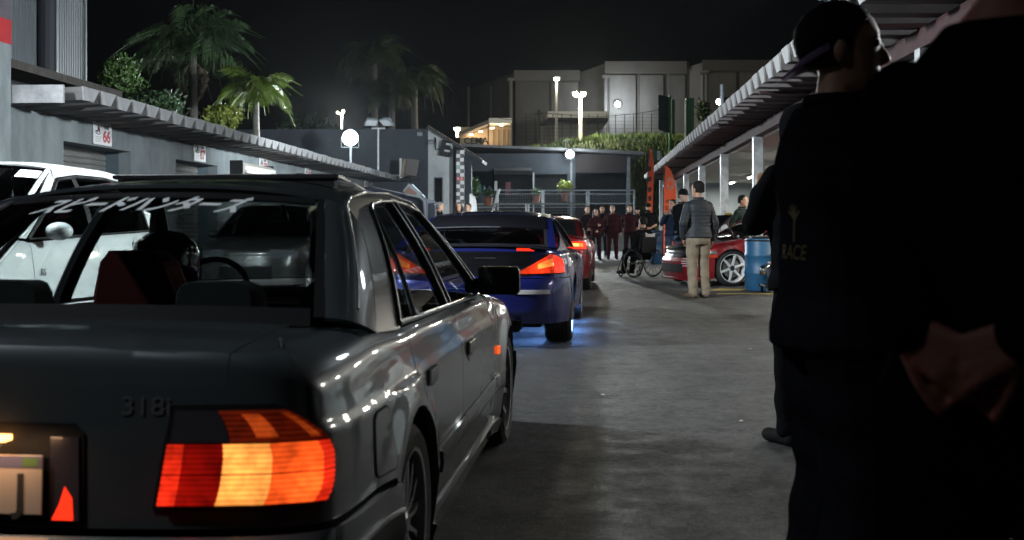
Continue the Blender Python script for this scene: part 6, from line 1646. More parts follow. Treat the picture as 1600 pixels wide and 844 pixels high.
def person(label, loc, face, h=1.75, arms=('down', 'down'), top=None, bottom=None, shoes=None, skin=None, hair='short', hairm=None, voxel=.016,
           stance=.10, stride=0.0, bend=0.0, sit=False, cap=None, build=1.0, head_turn=0.0, hem=.86, sleeve=1.0, group=None, puff=.018, quilt=False, name='person', beard=False, loose=.0, lean=0.0):
    k = h/1.75
    t = thing(name, label, 'person', loc, face, group)
    top = top or K_; bottom = bottom or KT; skin = skin or SKIN
    shoes = shoes or mat('black_shoe', (.008, .008, .008), .7, spec=.05); hairm = hairm or HAIRK
    hip = Vector((0, 0, .94)); sh = 0.0
    RB = Matrix.Rotation(-bend, 4, 'X')
    def up(p):          # upper body bends about the hips
        p = Vector(p) - hip; p = RB @ p; p = p + hip + Vector((0, .02*lean, 0)); return p*k if not sit else (p - Vector((0, 0, .44)))*k
    def lo(p):
        p = Vector(p); return p*k if not sit else (p - Vector((0, 0, .44)))*k
    legs = []
    for sd in (1, -1):
        st = stride*sd
        if sit: hp, kn, an = (sd*.10, 0, .93), (sd*.13, .42, .98), (sd*.13, .50, .56)
        else: hp, kn, an = (sd*.092, 0, .92), (sd*(.05+stance*.62), .02+st*.45, .50), (sd*(.03+stance), -.03+st, .085)
        legs.append((lo(hp), lo(kn), lo(an), sd))
    tors = [(.90, .155, .105, 0), (.98, .165, .115, .0), (1.08, .156, .110, .005), (1.20, .160, .112, .005), (1.32, .180, .118, 0), (1.395, .168, .106, -.008), (1.44, .118, .085, -.012), (1.475, .078, .064, -.012), (1.50, .055, .055, -.01)]
    def torso(m, ex, zlo, zhi, wide=1.0):
        rg = []
        for z, rx, ry, yo in tors:
            if z < zlo-.12 or z > zhi: continue
            rg.append([up(p) for p in ring((0, yo, max(z, zlo)), rx*build*wide+ex, ry*build*wide+ex)])
        m.rings(rg)
    def arm(m, sd, kind, r, ex=0.0, cut=1.0, hand=False):
        el, wr, hd, hn = ARMS[kind]
        S_ = up((sd*.168*build, -.005, 1.378)); E = up((sd*el[0]*(.9+.1*build), el[1], el[2])); Wr = up((sd*wr[0], wr[1], wr[2]))
        capsule(m, S_, E, r[0]*k+ex, r[1]*k+ex)
        Wc = E.lerp(Wr, cut)
        capsule(m, E, Wc, r[1]*k+ex, (r[1]+(r[2]-r[1])*cut)*k+ex)
        if hand:
            rot = lambda v: RB.to_3x3() @ Vector((sd*v[0], v[1], v[2]))
            hand_caps(m, Wr, rot(hd), rot(hn), sd, .45 if kind != 'phone' else .9, k)
    # ---- body
    m = MB(); torso(m, 0, .9, 1.6)
    m.sph(lo((0, -.01, .94)), (.155*build*k, .11*build*k, .11*k), 16, 10)
    for hp, kn, an, sd in legs:
        capsule(m, hp, kn, .085*k*build, .055*k); capsule(m, kn, an, .055*k, .036*k)
        f = Vector((0, 1, 0)); capsule(m, an - Vector((0, .03, .03))*k, an + Vector((sd*.015, .13, -.052))*k, .036*k, .028*k)
    hr = Matrix.Rotation(head_turn, 3, 'Z')
    hc = Vector((0, .012, 1.63))
    def hp_(p): return up(hc + hr @ Vector(p))
    capsule(m, up((0, -.012, 1.47)), up((0, .0, 1.57)), .056*k, .054*k)
    for z, rx, ry, yo in ():
        pass
    rg = [[hp_(p) for p in ring((0, yo, z), rx, ry, 16, 2.1)] for z, rx, ry, yo in ((-.125, .022, .022, .062), (-.115, .042, .045, .045), (-.085, .058, .070, .024), (-.04, .067, .086, .008), (.01, .073, .094, 0), (.05, .074, .097, -.004), (.085, .065, .085, -.008), (.110, .042, .055, -.01), (.122, .012, .015, -.01))]
    m.rings(rg)
    capsule(m, hp_((0, .092, .012)), hp_((0, .108, -.028)), .010*k, .015*k, 8)      # nose
    capsule(m, hp_((-.022, .086, -.068)), hp_((.022, .086, -.068)), .010*k, .010*k, 8)   # lips
    capsule(m, hp_((-.045, .080, .032)), hp_((.045, .080, .032)), .012*k, .012*k, 8)     # brow
    for sd in (1, -1): m.sph(hp_((sd*.076, -.005, -.01)), (.012*k, .022*k, .034*k), 10, 8)
    for i, sd in enumerate((1, -1)): arm(m, sd, arms[i], (.052*build, .041, .027), 0, 1, True)
    fuse(m, 'body', skin, t, voxel, 2, .5)
    for sd in (1, -1):
        e = MB(); e.sph(hp_((sd*.031, .082, .012)), .0115*k, 8, 6); e.build('eye', mat('eye_dark', (.02, .015, .012), .2), t, smooth=True)
    # ---- trousers
    m = MB(); m.rings([[lo(p) for p in ring((0, -.008, z), rx*build, ry*build)] for z, rx, ry in ((.80, .15, .115), (.86, .178, .132), (.95, .176, .128), (.985, .160, .112))])
    for hp, kn, an, sd in legs:
        capsule(m, hp, kn, .105*k*build+loose, .076*k+loose); capsule(m, kn, an + Vector((0, 0, .01)), .076*k+loose, .064*k+loose*1.1)
    fuse(m, 'trousers', bottom, t, voxel, 2, .5, disp=lambda p: .006*mnoise.noise(p*9) + .004*sin(p.z*38 + 3*p.x))
    # ---- shirt or jacket
    m = MB(); z0 = hem
    rg = []
    for z, rx, ry, yo in [(z0, .185, .135, 0), (z0+.06, .180, .130, 0)] + [q for q in tors if q[0] > z0+.09 and q[0] < 1.49]:
        g_ = 1.0
        rg.append([up(p) for p in ring((0, yo, z), rx*build+puff*1.2, ry*build+puff)])
    m.rings(rg)
    for i, sd in enumerate((1, -1)): arm(m, sd, arms[i], (.061*build, .052, .040), puff*.5, .98 if sleeve > .9 else sleeve*0+.001 if sleeve < .3 else sleeve)
    if quilt: dsp = lambda p: .0035*abs(sin(p.z*pi/.058*k)) + .003*mnoise.noise(p*14)
    else: dsp = lambda p: .007*mnoise.noise(p*8) + .004*sin(p.z*30+5*p.x)
    fuse(m, 'jacket' if sleeve > .9 else 'shirt', top, t, voxel, 2, .5, disp=dsp)
    if puff > .012:
        m = MB(); m.tube([up((.068*cos(2*pi*i/16), -.012+.068*sin(2*pi*i/16), 1.495)) for i in range(16)], .017*k, 8, closed=True); m.build('collar', top, t, smooth=True)
    # ---- shoes
    for hp, kn, an, sd in legs:
        m = MB(); a = an
        capsule(m, a + Vector((0, -.035, -.045))*k, a + Vector((sd*.02, .16, -.05))*k, .042*k, .038*k); capsule(m, a + Vector((0, -.01, 0))*k, a + Vector((0, .05, -.04))*k, .046*k, .045*k)
        o = fuse(m, 'shoe', shoes, t, max(voxel, .012), 2, .5)
        for v in o.data.vertices:
            if not sit: v.co.z = max(v.co.z, .003)
    # ---- hair, cap, beard
    if hair and hair != 'bald':
        m = MB(); full = [(-.05, .074, .072, -.034), (-.01, .081, .092, -.016), (.04, .083, .104, -.008), (.08, .076, .096, -.010), (.112, .055, .07, -.012), (.13, .02, .028, -.012)]
        rg = []
        for z, rx, ry, yo in full:
            R_ = ring((0, yo, z), rx, ry, 20, 2.2)
            R_ = [Vector((p.x, min(p.y, .028 + max(0, (z-.04))*1.1) if z < .10 else p.y, p.z)) for p in R_]
            rg.append([hp_(p) for p in R_])
        m.rings(rg)
        if hair == 'long':
            for a in range(9):
                an_ = radians(-200 + a*27.5)
                q = Vector((.085*cos(an_), .085*sin(an_)-.015, .02)); capsule(m, hp_(q), hp_((q.x*1.18, q.y*1.05-.01, -.24)), .026*k, .02*k, 8)
        fuse(m, 'hair', hairm, t, max(.010, voxel*.8), 2, .5)
    if beard:
        m = MB(); m.rings([[hp_(p) for p in ring((0, yo, z), rx, ry, 16)] for z, rx, ry, yo in ((-.14, .03, .03, .06), (-.11, .052, .055, .042), (-.075, .066, .074, .028))]); fuse(m, 'beard', hairm, t, .012, 1, .4)
    if cap:
        cm, back = cap[:2]; b_ = -1 if back else 1; Rt = Matrix.Rotation(cap[2] if len(cap) > 2 else 0.0, 3, 'X'); hq = hp_; hp_c = lambda p: hq(Rt @ Vector(p))
        cp_ = part('cap', t)
        m = MB(); m.rings([[hp_c(p) for p in ring((0, -.006, z), rx, ry, 20, 2.1)] for z, rx, ry in ((.028, .086, .106), (.05, .087, .107), (.085, .080, .098), (.115, .062, .078), (.134, .035, .045), (.138, .006, .008))]); m.build('crown', cm, cp_, smooth=True)
        m = MB(); pts = []
        for j in range(2):
            rr_ = []
            for i in range(13):
                a = radians(-78 + 156*i/12)
                r0, r1 = .10, .178
                y0 = cos(a)*.100; x0 = sin(a)*.084
                y1 = cos(a)*.172 if abs(a) < 1.3 else cos(a)*.12; x1 = sin(a)*.088
                yy = y0 if j == 0 else y1; xx = x0 if j == 0 else x1
                rr_.append((xx, b_*yy - .006, .034 - (.018*j) - .10*xx*xx*10*.1))
            pts.append(rr_)
        top_ = [[hp_c(p) for p in r] for r in pts]; bot = [[hp_c((p[0], p[1], p[2]-.006)) for p in r] for r in pts]
        ringv = []
        for i in range(13): ringv.append([top_[0][i], top_[1][i], bot[1][i], bot[0][i]])
        m.rings(ringv); m.build('brim', cap[3] if len(cap) > 3 else cm, cp_, auto=40)
    return t, up, hp_
K_ = fabric('black_cloth', (.007, .007, .008)); KT = fabric('black_trousers', (.007, .007, .008))
MAR = fabric('maroon_overall', (.030, .006, .009)); MARD = fabric('dark_maroon_cloth', (.015, .005, .007)); JEAN = fabric('blue_denim', (.06, .09, .15)); NVY = fabric('navy_shirt', (.02, .035, .07))
KHA = fabric('khaki_trousers', (.20, .165, .12)); QLT = mat('charcoal_quilted_nylon', (.015, .019, .025), .65, var=.12, vscale=8, bump=.15, bscale=40)
CAPK = mat('black_cap', (.008, .008, .009), .8, spec=.05); BRN = mat('brown_shoe', (.09, .055, .035), .6); WSH = mat('white_shoe', (.5, .5, .48), .6)
def gpos(px, d): q = P(px, HY, d); return (q.x, q.y, 0)
def facing(v): return atan2(-v[0], v[1])

# man in the quilted jacket
person('man in a charcoal quilted jacket and khaki trousers, seen from behind', gpos(1091, 17.6), facing((-.35, 1)), 1.83, ('down', 'pocket'), QLT, KHA, BRN, SKIN, 'short', voxel=.010, stance=.075, hem=.90, quilt=True, puff=.022, head_turn=.35, loose=.004)
# group in dark overalls
GR = 'people standing in a row beyond the red coupe'
person('man with short hair in a black and maroon overall, first from the red coupe', gpos(917.5, 36), pi+.2, 1.72, ('clasp', 'clasp'), fabric('black_maroon', (.012, .006, .008)), MARD, None, SKIN_L, 'short', group=GR)
person('woman with long brown hair in a dark maroon top', gpos(931, 35.4), pi+.1, 1.62, ('fold', 'clasp'), MAR, MARD, None, SKIN_L, 'long', mat('brown_hair', (.06, .03, .018), .6), group=GR, build=.9)
person('young man in jeans half hidden behind the long haired woman', gpos(941, 37.2), pi, 1.74, ('clasp', 'down'), K_, JEAN, WSH, SKIN, 'short', group=GR)
person('stocky bald man in a maroon overall, arms at his sides', gpos(957, 36), pi-.05, 1.74, ('down', 'down'), MAR, MAR, None, SKIN_L, 'short', HAIRG, group=GR, build=1.14)
person('dark haired man in a plain maroon overall right of the bald man', gpos(983.5, 36.5), pi, 1.76, ('behind', 'behind'), MAR, MARD, None, SKIN_L, 'short', group=GR)
person('person in a black cap peering out behind the maroon overall', gpos(996, 38.2), pi-.1, 1.72, ('clasp', 'clasp'), K_, KT, None, SKIN, 'short', cap=(CAPK, False), group=GR)
_, up_, hp0 = person('bearded man in a black cap and t-shirt with an orange chest print', gpos(1013, 35), pi-.2, 1.78, ('down', 'clasp'), K_, KT, None, SKIN, 'short', cap=(CAPK, False), group=GR, build=1.15, sleeve=.02, beard=True)
m_ = MB(); m_.rings([[Vector((.035+.03*cos(a), .150, 1.30+.035*sin(a))) for a in [2*pi*i/10 for i in range(10)]], [Vector((.035+.03*cos(a), .153, 1.30+.035*sin(a))) for a in [2*pi*i/10 for i in range(10)]]]); m_.build('chest_print', mat('orange_print', (.4, .12, .05), .7), _)
person('man in a navy shirt holding up a phone beside the orange flag', gpos(1051, 27), pi-.5, 1.74, ('phone', 'phone'), NVY, JEAN, None, SKIN_L, 'short', head_turn=-.3)
person('person in black with a black cap, close behind the quilted jacket man', gpos(1067, 22.8), pi+.55, 1.86, ('phone', 'pocket'), K_, JEAN, None, SKIN_L, 'short', cap=(CAPK, False), voxel=.014)
# heads beyond the blue coupe
HG = 'people standing behind the blue coupe roof'
person('bald man in black beyond the blue coupe roof', gpos(672, 30), -1.9, 1.70, ('clasp', 'clasp'), K_, KT, None, SKIN_L, 'bald', group=HG)
person('grey haired man beside the bald man, beyond the blue coupe', gpos(687, 31), -1.5, 1.75, ('clasp', 'clasp'), K_, KT, None, SKIN, 'short', HAIRG, group=HG)
person('person with long dark hair beyond the blue coupe roof', gpos(717, 31), pi, 1.74, ('fold', 'fold'), K_, KT, None, SKIN, 'long', group=HG)
person('person half hidden by the small white flag', gpos(732, 31.5), pi-.4, 1.72, ('down', 'down'), K_, KT, None, SKIN, 'short', group=HG)
# by the open bonnet
person('man in a dark jacket standing behind the steel post', gpos(1160, 23.6), pi+.7, 1.76, ('pocket', 'pocket'), fabric('green_black_cloth', (.014, .022, .020)), KT, None, SKIN, 'short', head_turn=.3, voxel=.014)
person('person in black bent over the open bonnet of the dark red coupe', gpos(1092, 23.9), facing((1, -.15)), 1.74, ('reach', 'reach'), K_, KT, None, SKIN, 'short', bend=1.05, cap=(mat('yellow_cap', (.35, .25, .03), .8), True), voxel=.014)
# hooded person filming, half hidden on the right
_, up_, hp0 = person('person in a black hood filming, left of the capped man', gpos(1266, 6.0), facing((-.35, 1)), 1.80, ('pocket', 'phone'), K_, KT, None, SKIN, None, voxel=.012, build=1.08, puff=.03, hem=.80, stance=.12, bend=.12)
m_ = MB(); m_.rings([[hp0(p) for p in ring((0, yo, z), rx, ry, 18, 2.1)] for z, rx, ry, yo in ((-.20, .13, .13, -.05), (-.12, .115, .125, -.03), (-.02, .108, .125, -.012), (.07, .104, .122, -.012), (.125, .08, .095, -.02), (.15, .03, .04, -.03))]); fuse(m_, 'hood', K_, _, .012, 3, .5)
# capped man, profile, out of focus
MA = fabric('black_overall', (.006, .006, .008))
_, up_, hpA = person('young man in a backwards cap and black overall, in profile', gpos(1311, 3.02), facing((1, .06)), 1.765, ('clasp', 'clasp'), MA, MA, None, SKIN, 'short', cap=(CAPK, True, .5, mat('brim_purple', (.07, .03, .09), .7)), voxel=.009, build=1.06, puff=.03, hem=.84, stance=.11, loose=.026, head_turn=-.35)
YEL = mat('faded_yellow_print', (.05, .035, .008), .9)
# yellow badge and lettering low on his back, lying on the cloth
from mathutils.bvhtree import BVHTree
jk = [c_ for c_ in _.children if c_.name.startswith('jacket')][0].data
bv = BVHTree.FromPolygons([v.co for v in jk.vertices], [p_.vertices[:] for p_ in jk.polygons])
def onto(v):
    h_ = bv.ray_cast(Vector((v.x, -1, v.z)), Vector((0, 1, 0)))
    return Vector((v.x, (h_[0].y if h_[0] else -.14) - .003, v.z))
text_mesh('back_lettering', 'RACE', .055, YEL, _, ext=0.0, warp=lambda v: onto(Vector((v.x+.05, 0, v.y+1.10))))
m_ = MB()
for i in range(5):
    a = pi/2 + (i-2)*.5; q_ = [onto(Vector((.05+k_*cos(a)+w_*cos(a+pi/2), 0, 1.19+k_*sin(a)+w_*sin(a+pi/2)))) for k_, w_ in ((0, -.006), (.04, -.003), (.04, .003), (0, .006))]
    m_.add(q_, [(0, 1, 2, 3)])
m_.add([onto(Vector((x_, 0, z_))) for x_, z_ in ((.045, 1.13), (.055, 1.13), (.055, 1.19), (.045, 1.19))], [(0, 1, 2, 3)]); m_.build('back_emblem', YEL, _)
# broad man with his back to the camera, hands clasped behind him
person('broad man in black with his back turned, hands clasped behind him', gpos(1580, 1.72), facing((.68, .73)), 1.76, ('behind2', 'behind2'), MA, MA, None, mat('skin_reddened', (.46, .20, .16), .55), 'short', voxel=.0065, build=1.0, puff=.012, hem=.86, stance=.115, loose=.012)  # skin reddened, the tail light's glow put into its colour
# driver in a helmet inside the grey saloon
dr = thing('person', 'helmeted driver in dark clothing sitting in the grey saloon', 'person', BO, -CA)
m_ = MB(); bx0 = Vector((-.43, 2.18, 0))
m_.rings([[bx0 + p for p in ring((0, yo, z), rx, ry)] for z, rx, ry, yo in ((.50, .17, .12, .12), (.65, .17, .12, .06), (.80, .19, .12, 0), (.89, .15, .10, -.02), (.93, .07, .07, 0), (1.0, .06, .06, .02))])
for sd in (1, -1): capsule(m_, bx0+Vector((sd*.19, 0, .85)), bx0+Vector((sd*.26, .24, .70)), .06, .05); capsule(m_, bx0+Vector((sd*.26, .24, .70)), bx0+Vector((sd*.16, .47, .86)), .05, .04); capsule(m_, bx0+Vector((sd*.1, .15, .52)), bx0+Vector((sd*.14, .60, .55)), .09, .07)
fuse(m_, 'body', MARD, dr, .014, 3, .5)
m_ = MB(); m_.rings([[bx0 + Vector((0, .03, 1.03)) + p for p in ring((0, yo, z), rx, ry, 22, 2.1)] for z, rx, ry, yo in ((-.15, .085, .10, .01), (-.12, .115, .135, .01), (-.05, .130, .152, 0), (.02, .132, .155, 0), (.07, .115, .135, -.01), (.105, .07, .085, -.01), (.118, .015, .02, -.01))]); m_.build('helmet', mat('helmet_black', (.015, .016, .017), .15, coat=1), dr, smooth=True)
m_ = MB(); m_.rings([[bx0 + Vector((0, .045, 1.03)) + p for p in ring((0, yo, z), rx, ry, 22, 2.1)] for z, rx, ry, yo in ((-.06, .124, .146, 0), (.0, .127, .150, 0), (.045, .12, .140, 0))], cap=False); m_.build('visor', mat('visor_smoke', (.05, .055, .06), .06, .6), dr, smooth=True)

# ---------------------------------------------------------------- wheelchair and its rider
q = gpos(1005, 24.3); wcA = facing((-.6, .8))
person('person in a black hooded jacket with a white back print, in the wheelchair', (q[0], q[1], .02), wcA, 1.72, ('clasp', 'clasp'), K_, KT, None, SKIN, 'short', sit=True, voxel=.014, build=1.1, puff=.03, hem=.98)
wr = COL.objects[-1] if False else None
w_ = thing('wheelchair', 'black wheelchair with large spoked wheels, seen from behind', 'wheelchair', q, wcA)
for sd in (1, -1):
    wl_ = part('wheel', w_, (sd*.30, 0, .305), (0, sd*.06, 0)); Mx = Matrix.Rotation(pi/2, 4, 'Y')
    m_ = MB(); m_.tube([(0, .295*cos(2*pi*i/36), .295*sin(2*pi*i/36)) for i in range(36)], .015, 8, closed=True); m_.build('tyre', RUBBER, wl_, smooth=True)
    m_ = MB(); m_.tube([(sd*.02, .27*cos(2*pi*i/36), .27*sin(2*pi*i/36)) for i in range(36)], .008, 6, closed=True); m_.build('hand_rim', CHROME, wl_, smooth=True)
    for i in range(12): a = 2*pi*i/12; m_ = MB(); m_.tube([(0, 0, 0), (0, .288*cos(a), .288*sin(a))], .004, 4); m_.build('spoke', BLACK, wl_)
    m_ = MB(); m_.tube([(-.04, 0, 0), (.04, 0, 0)], .022, 10); m_.build('hub', CHROME, wl_)
    cs = part('caster', w_, (sd*.27, .42, .07)); m_ = MB(); m_.tube([(0, .055*cos(2*pi*i/18), .055*sin(2*pi*i/18)) for i in range(18)], .015, 8, closed=True); m_.build('tyre', RUBBER, cs, smooth=True); m_ = MB(); m_.tube([(0, 0, 0), (0, -.03, .16)], .012, 6); m_.build('fork', BLACK, cs)
    m_ = MB(); m_.tube([(sd*.23, -.22, .92), (sd*.23, -.17, .88), (sd*.23, -.12, .50), (sd*.24, .35, .48), (sd*.24, .42, .24)], .014, 8); m_.build('frame_tube', BLACK, w_)
    m_ = MB(); m_.tube([(sd*.23, -.14, .60), (sd*.25, .0, .305)], .014, 8); m_.build('frame_tube', BLACK, w_); m_ = MB(); m_.tube([(sd*.23, -.30, .925), (sd*.23, -.2, .92)], .02, 8); m_.build('push_handle', RUBBER, w_)
    m_ = MB(); m_.tube([(sd*.2, .45, .45), (sd*.18, .62, .14), (0, .66, .12)], .012, 6); m_.build('footrest', BLACK, w_)
m_ = MB(); m_.tube([(-.28, 0, .305), (.28, 0, .305)], .014, 8); m_.build('axle', CHROME, w_)
m_ = MB(); m_.box((0, .14, .47), (.42, .46, .06)); m_.build('seat', BLACK, w_, bevel=.02)
m_ = MB(); m_.box((0, -.185, .70), (.42, .04, .36), Matrix.Rotation(.12, 3, 'X')); m_.build('backrest', BLACK, w_, bevel=.015)
text_mesh('back_print', 'TiLite', .05, mat('faint_print', (.2, .2, .2), .6), w_, (0, -.215, .72), (pi/2-.12, 0, 0)) if False else None
m_ = MB(); m_.prism([(-.12, -.215, .86), (.13, -.215, .86), (.15, -.225, .96), (.04, -.225, .935), (-.06, -.225, .935), (-.14, -.225, .97)], (0, .012, 0)); m_.build('white_cloth', mat('white_print', (.55, .52, .52), .8), w_)

# ---------------------------------------------------------------- flags, barrels, small things
def feather_flag(label, px, d, ytop, ybot, w, mt, lean=0.0, face=0.0, txt=None, white=True, tsize=.33):
    q = P(px, HY, d); t = thing('feather_flag', label, 'flag', (q.x, q.y, 0), face)
    zt, zb = Z(ytop, d), max(Z(ybot, d), .12)
    pole = [(lean*0, 0, 0)] + [(lean*(u**2), 0, zt*u*.93) for u in (.3, .6, .85)] + [(lean+.10*w, 0, zt*.975), (lean+.30*w, 0, zt)]
    m = MB(); m.tube(pole, .014, 8); m.build('pole', BLACK, t, smooth=True)
    m = MB(); n = 24; H = zt-zb
    def pt(u, v):
        x0 = lean*((zb+H*v)/zt)**2 + .016; ww = w*(1 if v < .62 else sqrt(max(0, 1-((v-.62)/.385)**2)))
        return Vector((x0 + ww*u, .03*sin(3*v+2*u)*u + .0, zb + H*v))
    m.grid(pt, [i/8 for i in range(9)], [j/n for j in range(n+1)]); o = m.build('cloth', mt, t, smooth=True)
    if txt:
        for i, chx in enumerate(txt):
            v = .60 - i*.078
            if v < .0: break
            p_ = pt(.30, v); text_mesh('lettering', chx, tsize, mat('flag_print_dark', (.05, .012, .01), .7), t, (p_.x, p_.y-.012, p_.z), (pi/2, -pi/2, 0), ext=.002, sx=.85)
        m = MB(); c0 = pt(.55, .80); m.tube([(c0.x+.17*cos(a)*w/.62, c0.y-.012, c0.z+.17*sin(a)) for a in [2*pi*i/20 for i in range(20)]], .014, 4, closed=True); m.tube([(c0.x+.09*cos(a), c0.y-.012, c0.z+.1*sin(a)) for a in [2*pi*i/14 for i in range(14)]], .018, 4, closed=True); m.build('emblem', mat('flag_print_pale', (.55, .30, .24), .7), t)
        m = MB(); c1 = pt(.68, .52)
        m.rings([[Vector((c1.x+.085*cos(a), c1.y-.014, c1.z+.25*sin(a))) for a in [2*pi*i/18 for i in range(18)]], [Vector((c1.x+.085*cos(a), c1.y-.01, c1.z+.25*sin(a))) for a in [2*pi*i/18 for i in range(18)]]]); m.build('emblem', MATS['flag_print_pale'], t)
        text_mesh('lettering', 'A', .16, MATS['flag_print_dark'], t, (c1.x, c1.y-.018, c1.z-.02), (pi/2, -pi/2, 0))
    return t
ORG = mat('orange_flag_cloth', (.75, .095, .025), .75, var=.08)
feather_flag('orange feather flag with dark vertical lettering beside the canopy', 1036, 31, 259, 398, .34, ORG, .02, .0, 'AMORTECED', tsize=.19)
t = feather_flag('narrow orange feather flag twisted edge on, beyond the bearded man', 1009, 38, 233, 345, .20, ORG, .10, .0)
for i, z in enumerate((2.9, 2.55, 2.2, 1.9)): m_ = MB(); m_.prism([(.05+.02*i, -.06, z), (.16+.01*i, -.06, z+.05), (.18, -.06, z+.2), (.06, -.06, z+.16)], (0, .01, 0)); m_.build('dark_print', MATS['flag_print_dark'], t)
feather_flag('small plain white feather flag behind the blue coupe', 735, 33, 303, 336, .20, mat('white_flag_cloth', (.5, .5, .5), .8), -.05)
BLU = mat('blue_plastic', (.014, .085, .18), .45, var=.2, vscale=4, bump=.1)
def barrel(label, px, d, R=.29, H=.90, lid=True):
    q = P(px, HY, d); t = thing('barrel', label, 'barrel', (q.x, q.y, 0), 0, 'blue plastic barrels')
    m = MB(); m.lathe([(.01, 0), (R*.93, 0), (R, .03), (R, H*.30), (R*1.035, H*.32), (R*1.035, H*.36), (R, H*.38), (R, H*.64), (R*1.035, H*.66), (R*1.035, H*.70), (R, H*.72), (R, H*.95), (R*.94, H), (R*.90, H), (R*.90, H-.02), (.01, H-.02)], 32); m.build('shell', BLU, t, auto=40)
    m = MB(); m.tube([(R*1.0*cos(2*pi*i/30), R*1.0*sin(2*pi*i/30), H*.965) for i in range(30)], .014, 6, closed=True); m.build('rim', BLACK, t, smooth=True)
    m = MB(); m.tube([(R*.3, 0, H-.02), (R*.3, 0, H+.01)], .05, 12); m.build('bung', BLACK, t)
    return t
barrel('tall blue plastic barrel in front of the steel post', 1190, 19.6)
barrel('blue plastic barrel seen behind the wheelchair, left of the flag', 1030, 32, .30, .95)
# tools on the barrel
t = thing('toolbox', 'black tray of bits lying on the blue barrel', 'tray', P(1190, HY, 19.6).xy.to_3d() + Vector((0, 0, .90))); m_ = MB(); m_.bx(-.2, .22, -.12, .12, 0, .04); m_.build('tray', BLACK, t, bevel=.01); m_ = MB(); [m_.tube([(-.15+.1*i, -.05, .05), (-.1+.1*i, .06, .055)], .012, 6) for i in range(3)]; m_.build('tool', CHROME, t)
# chromed engine on a low trolley beside the barrel
q = P(1213, HY, 18.9); t = thing('engine_trolley', 'chrome and dark red engine on a low trolley beside the blue barrel', 'engine', (q.x, q.y, 0))
m_ = MB(); m_.bx(-.25, .35, -.25, .25, .10, .14); m_.build('trolley', BLACK, t, bevel=.01)
for sx_ in (-.2, .3):
    for sy_ in (-.2, .2): m_ = MB(); m_.tube([(sx_-.015, sy_, .05), (sx_+.015, sy_, .05)], .05, 12); m_.build('caster', RUBBER, t)
m_ = MB(); m_.box((.05, 0, .34), (.36, .36, .38)); m_.build('block', mat('wine_cast', (.07, .03, .035), .35, .6), t, bevel=.03)
for i in range(4): m_ = MB(); m_.tube([(-.14, -.14+.09*i, .46), (-.22, -.15+.09*i, .42), (-.24, -.15+.09*i, .30)], .026, 10); m_.build('exhaust_runner', CHROME, t, smooth=True)
m_ = MB(); m_.sph((-.04, -.1, .66), (.09, .09, .1), 14, 10); m_.tube([(-.04, -.1, .58), (.05, -.05, .5)], .05, 10); m_.build('turbo', CHROME, t, smooth=True)
m_ = MB(); m_.tube([(-.2, -.2, .24), (.3, -.2, .24)], .03, 10); m_.build('pipe', CHROME, t, smooth=True)
# ---------------------------------------------------------------- palms and bushes above the garage roof
FR_D = mat('palm_leaf_dark', (.045, .085, .032), .5, var=.4, vscale=2); FR_Y = mat('palm_leaf_bright', (.10, .15, .02), .5, var=.35, vscale=2); FR_B = mat('palm_leaf_dead', (.11, .085, .055), .8, var=.3)
FR_F = mat('palm_leaf_far', (.030, .045, .014), .6, var=.5, vscale=1)
TRK = mat('palm_trunk', (.13, .12, .11), .9, var=.35, vscale=5, stretch=(1, 1, 4), bump=.5, bscale=25)
def frond_mesh(name, L, droop, leaf, mt, seed, n=46):
    r = random.Random(seed); m = MB(); pts = []
    for i in range(n+1):
        u = i/n; pts.append(Vector((L*u*(1-.18*u*droop), 0, L*(.42*u - droop*.62*u*u))))
    m.tube(pts[::3] + [pts[-1]], [.03*(1-.85*i/(len(pts[::3]))) + .004 for i in range(len(pts[::3])+1)], 5)
    for i in range(4, n):
        u = i/n; p = pts[i]; t = (pts[i+1]-pts[i-1]).normalized()
        ll = leaf*(sin(pi*min(u*1.05+.12, 1))**.6)*r.uniform(.8, 1.1)
        for sd in (1, -1):
            for rep in range(2):
                a = Vector((.35, sd*r.uniform(.45, .8), r.uniform(-.25, .35))).normalized()
                q1 = p + a*ll*.45; q2 = q1 + (a*.5 + Vector((0, 0, -1))*r.uniform(.7, 1.2)).normalized()*ll*.6
                w = Vector((0, 0, 1)).cross(a).normalized()*.016 + t*.012
                m.add([p-w*.5, p+w*.5, q1+w, q1-w], [(0, 1, 2, 3)]); m.add([q1-w, q1+w, q2], [(0, 1, 2)])
    return m.mesh(name, mt)
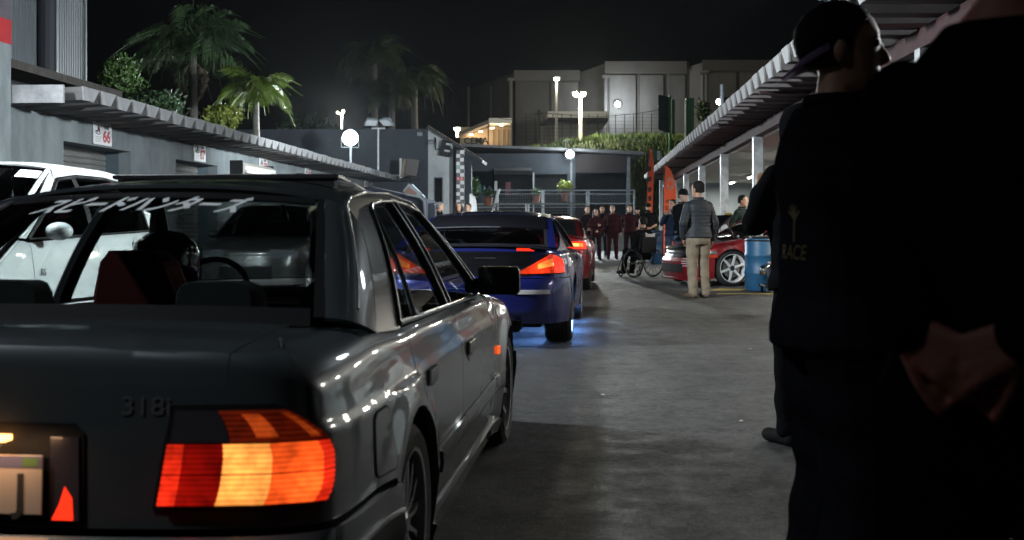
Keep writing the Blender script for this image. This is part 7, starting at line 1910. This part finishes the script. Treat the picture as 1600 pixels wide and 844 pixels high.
def palm(label, loc, trunk_h, L, mts, seed, nf=20, trunk_r=.16, dead=0, leaf=.75, spear=False, droop=(.7, 1.5)):
    r = random.Random(seed); t = thing('palm_tree', label, 'palm', loc)
    m = MB(); m.tube([(0, 0, -trunk_h), (.05, 0, -trunk_h*.5), (0, 0, -trunk_h*.15), (0, 0, .1)], [trunk_r*1.15, trunk_r, trunk_r*.85, trunk_r*.7], 12); m.build('trunk', TRK, t, auto=60)
    vs = [frond_mesh('frond', L*r.uniform(.9, 1.1), r.uniform(*droop), leaf, mts[0], seed*10+i) for i in range(4)]
    for i in range(nf):
        o = bpy.data.objects.new('frond', vs[i % 4]); el = r.uniform(-.35, .95) if i > nf*.3 else r.uniform(.5, 1.2)
        o.rotation_euler = (r.uniform(-.25, .25), -el*.75, 2*pi*i*.381966*1.0 + r.uniform(-.2, .2)); o.location = (0, 0, .1); s_ = r.uniform(.85, 1.1); o.scale = (s_, s_, s_); link(o, t)
    if dead:
        dv = frond_mesh('frond', L*.62, 2.4, leaf*.5, FR_B, seed+99, 30)
        for i in range(dead):
            o = bpy.data.objects.new('dead_frond', dv); o.rotation_euler = (0, .75, pi*i*1.0 + .2 + r.uniform(-.3, .3)); o.location = (0, 0, -.25); link(o, t)
    if spear: m = MB(); m.tube([(0, 0, .1), (0, 0, L*.9)], [.03, .008], 6); m.build('spear_leaf', FR_D, t)
    return t
palm('tall palm with a wide drooping dark green crown above the garage roof', P(302, 88, 41), 8.0, 3.3, (FR_D,), 3, 34, .17, dead=4, spear=True, leaf=1.0, droop=(1.0, 1.9))
palm('short palm with bright yellow green fronds near the floodlight', P(400, 150, 37), 6.0, 1.75, (FR_Y,), 8, 20, .13, leaf=.6, dead=0, droop=(1.0, 1.8))
palm('dim tall palm beyond the slate block, left of the pair', P(585, 95, 60), 12, 2.7, (FR_F,), 12, 24, .2, leaf=.9, droop=(1.2, 2.0))
palm('dim lower palm beyond the slate block, right of the pair', P(648, 128, 62), 11, 2.6, (FR_F,), 21, 24, .2, leaf=.9, droop=(1.2, 2.0))
palm('dim palm whose fronds droop right behind the slate block', P(612, 150, 57), 9, 2.0, (FR_F,), 33, 18, .2, leaf=.8, droop=(1.2, 2.0))
def bush(label, px, py, d, rad, mt, n, size, seed):
    q = P(px, py, d); t = thing('bush', label, 'bush', q)
    leaves('foliage', n, rad, mt, t, (0, 0, 0), size, seed, kind=None)
    for i in range(5):
        a = i*1.257; m = MB(); m.tube([(0, 0, -q.z), (.05*cos(a), .05*sin(a), -rad[2]*.6), (rad[0]*.5*cos(a), rad[1]*.5*sin(a), rad[2]*.3)], [.07, .05, .015], 6); m.build('branch', mat('bark_brown'), t)
    return t
bush('rounded leafy green bush behind the roof left of the tall palm', 190, 125, 31, (.72, .7, .85), LEAF_G, 2600, .13, 5)
bush('low dark shrub behind the roof under the tall palm', 245, 165, 30, (1.0, .7, .45), LEAF_D, 1500, .16, 6)
bush('yellow green shrub at the foot of the short palm', 345, 190, 34, (.75, .6, .6), LEAF_Y, 900, .2, 7)
bush('dark shrub between the palms and the floodlight', 480, 215, 52, (2.2, 1.2, 1.2), LEAF_D, 1800, .3, 9)
bush('dark shrub in front of the warehouse by the green column', 1098, 175, 64, (.55, .5, .9), LEAF_D, 700, .2, 11)

# ---------------------------------------------------------------- thin night haze, added to stand in for lamp bloom
m = bpy.data.materials.new('haze'); m.use_nodes = True; nt = m.node_tree; nt.nodes.clear()
o_ = nt.nodes.new('ShaderNodeOutputMaterial'); v = nt.nodes.new('ShaderNodeVolumePrincipled')
v.inputs['Color'].default_value = (.8, .9, 1, 1); v.inputs['Density'].default_value = 0.00007; v.inputs['Anisotropy'].default_value = 0.82
nt.links.new(v.outputs['Volume'], o_.inputs['Volume'])
g = MB(); g.bx(-150, 150, -70, 230, -1, 24)
tag(g.build('haze', m), kind='stuff')
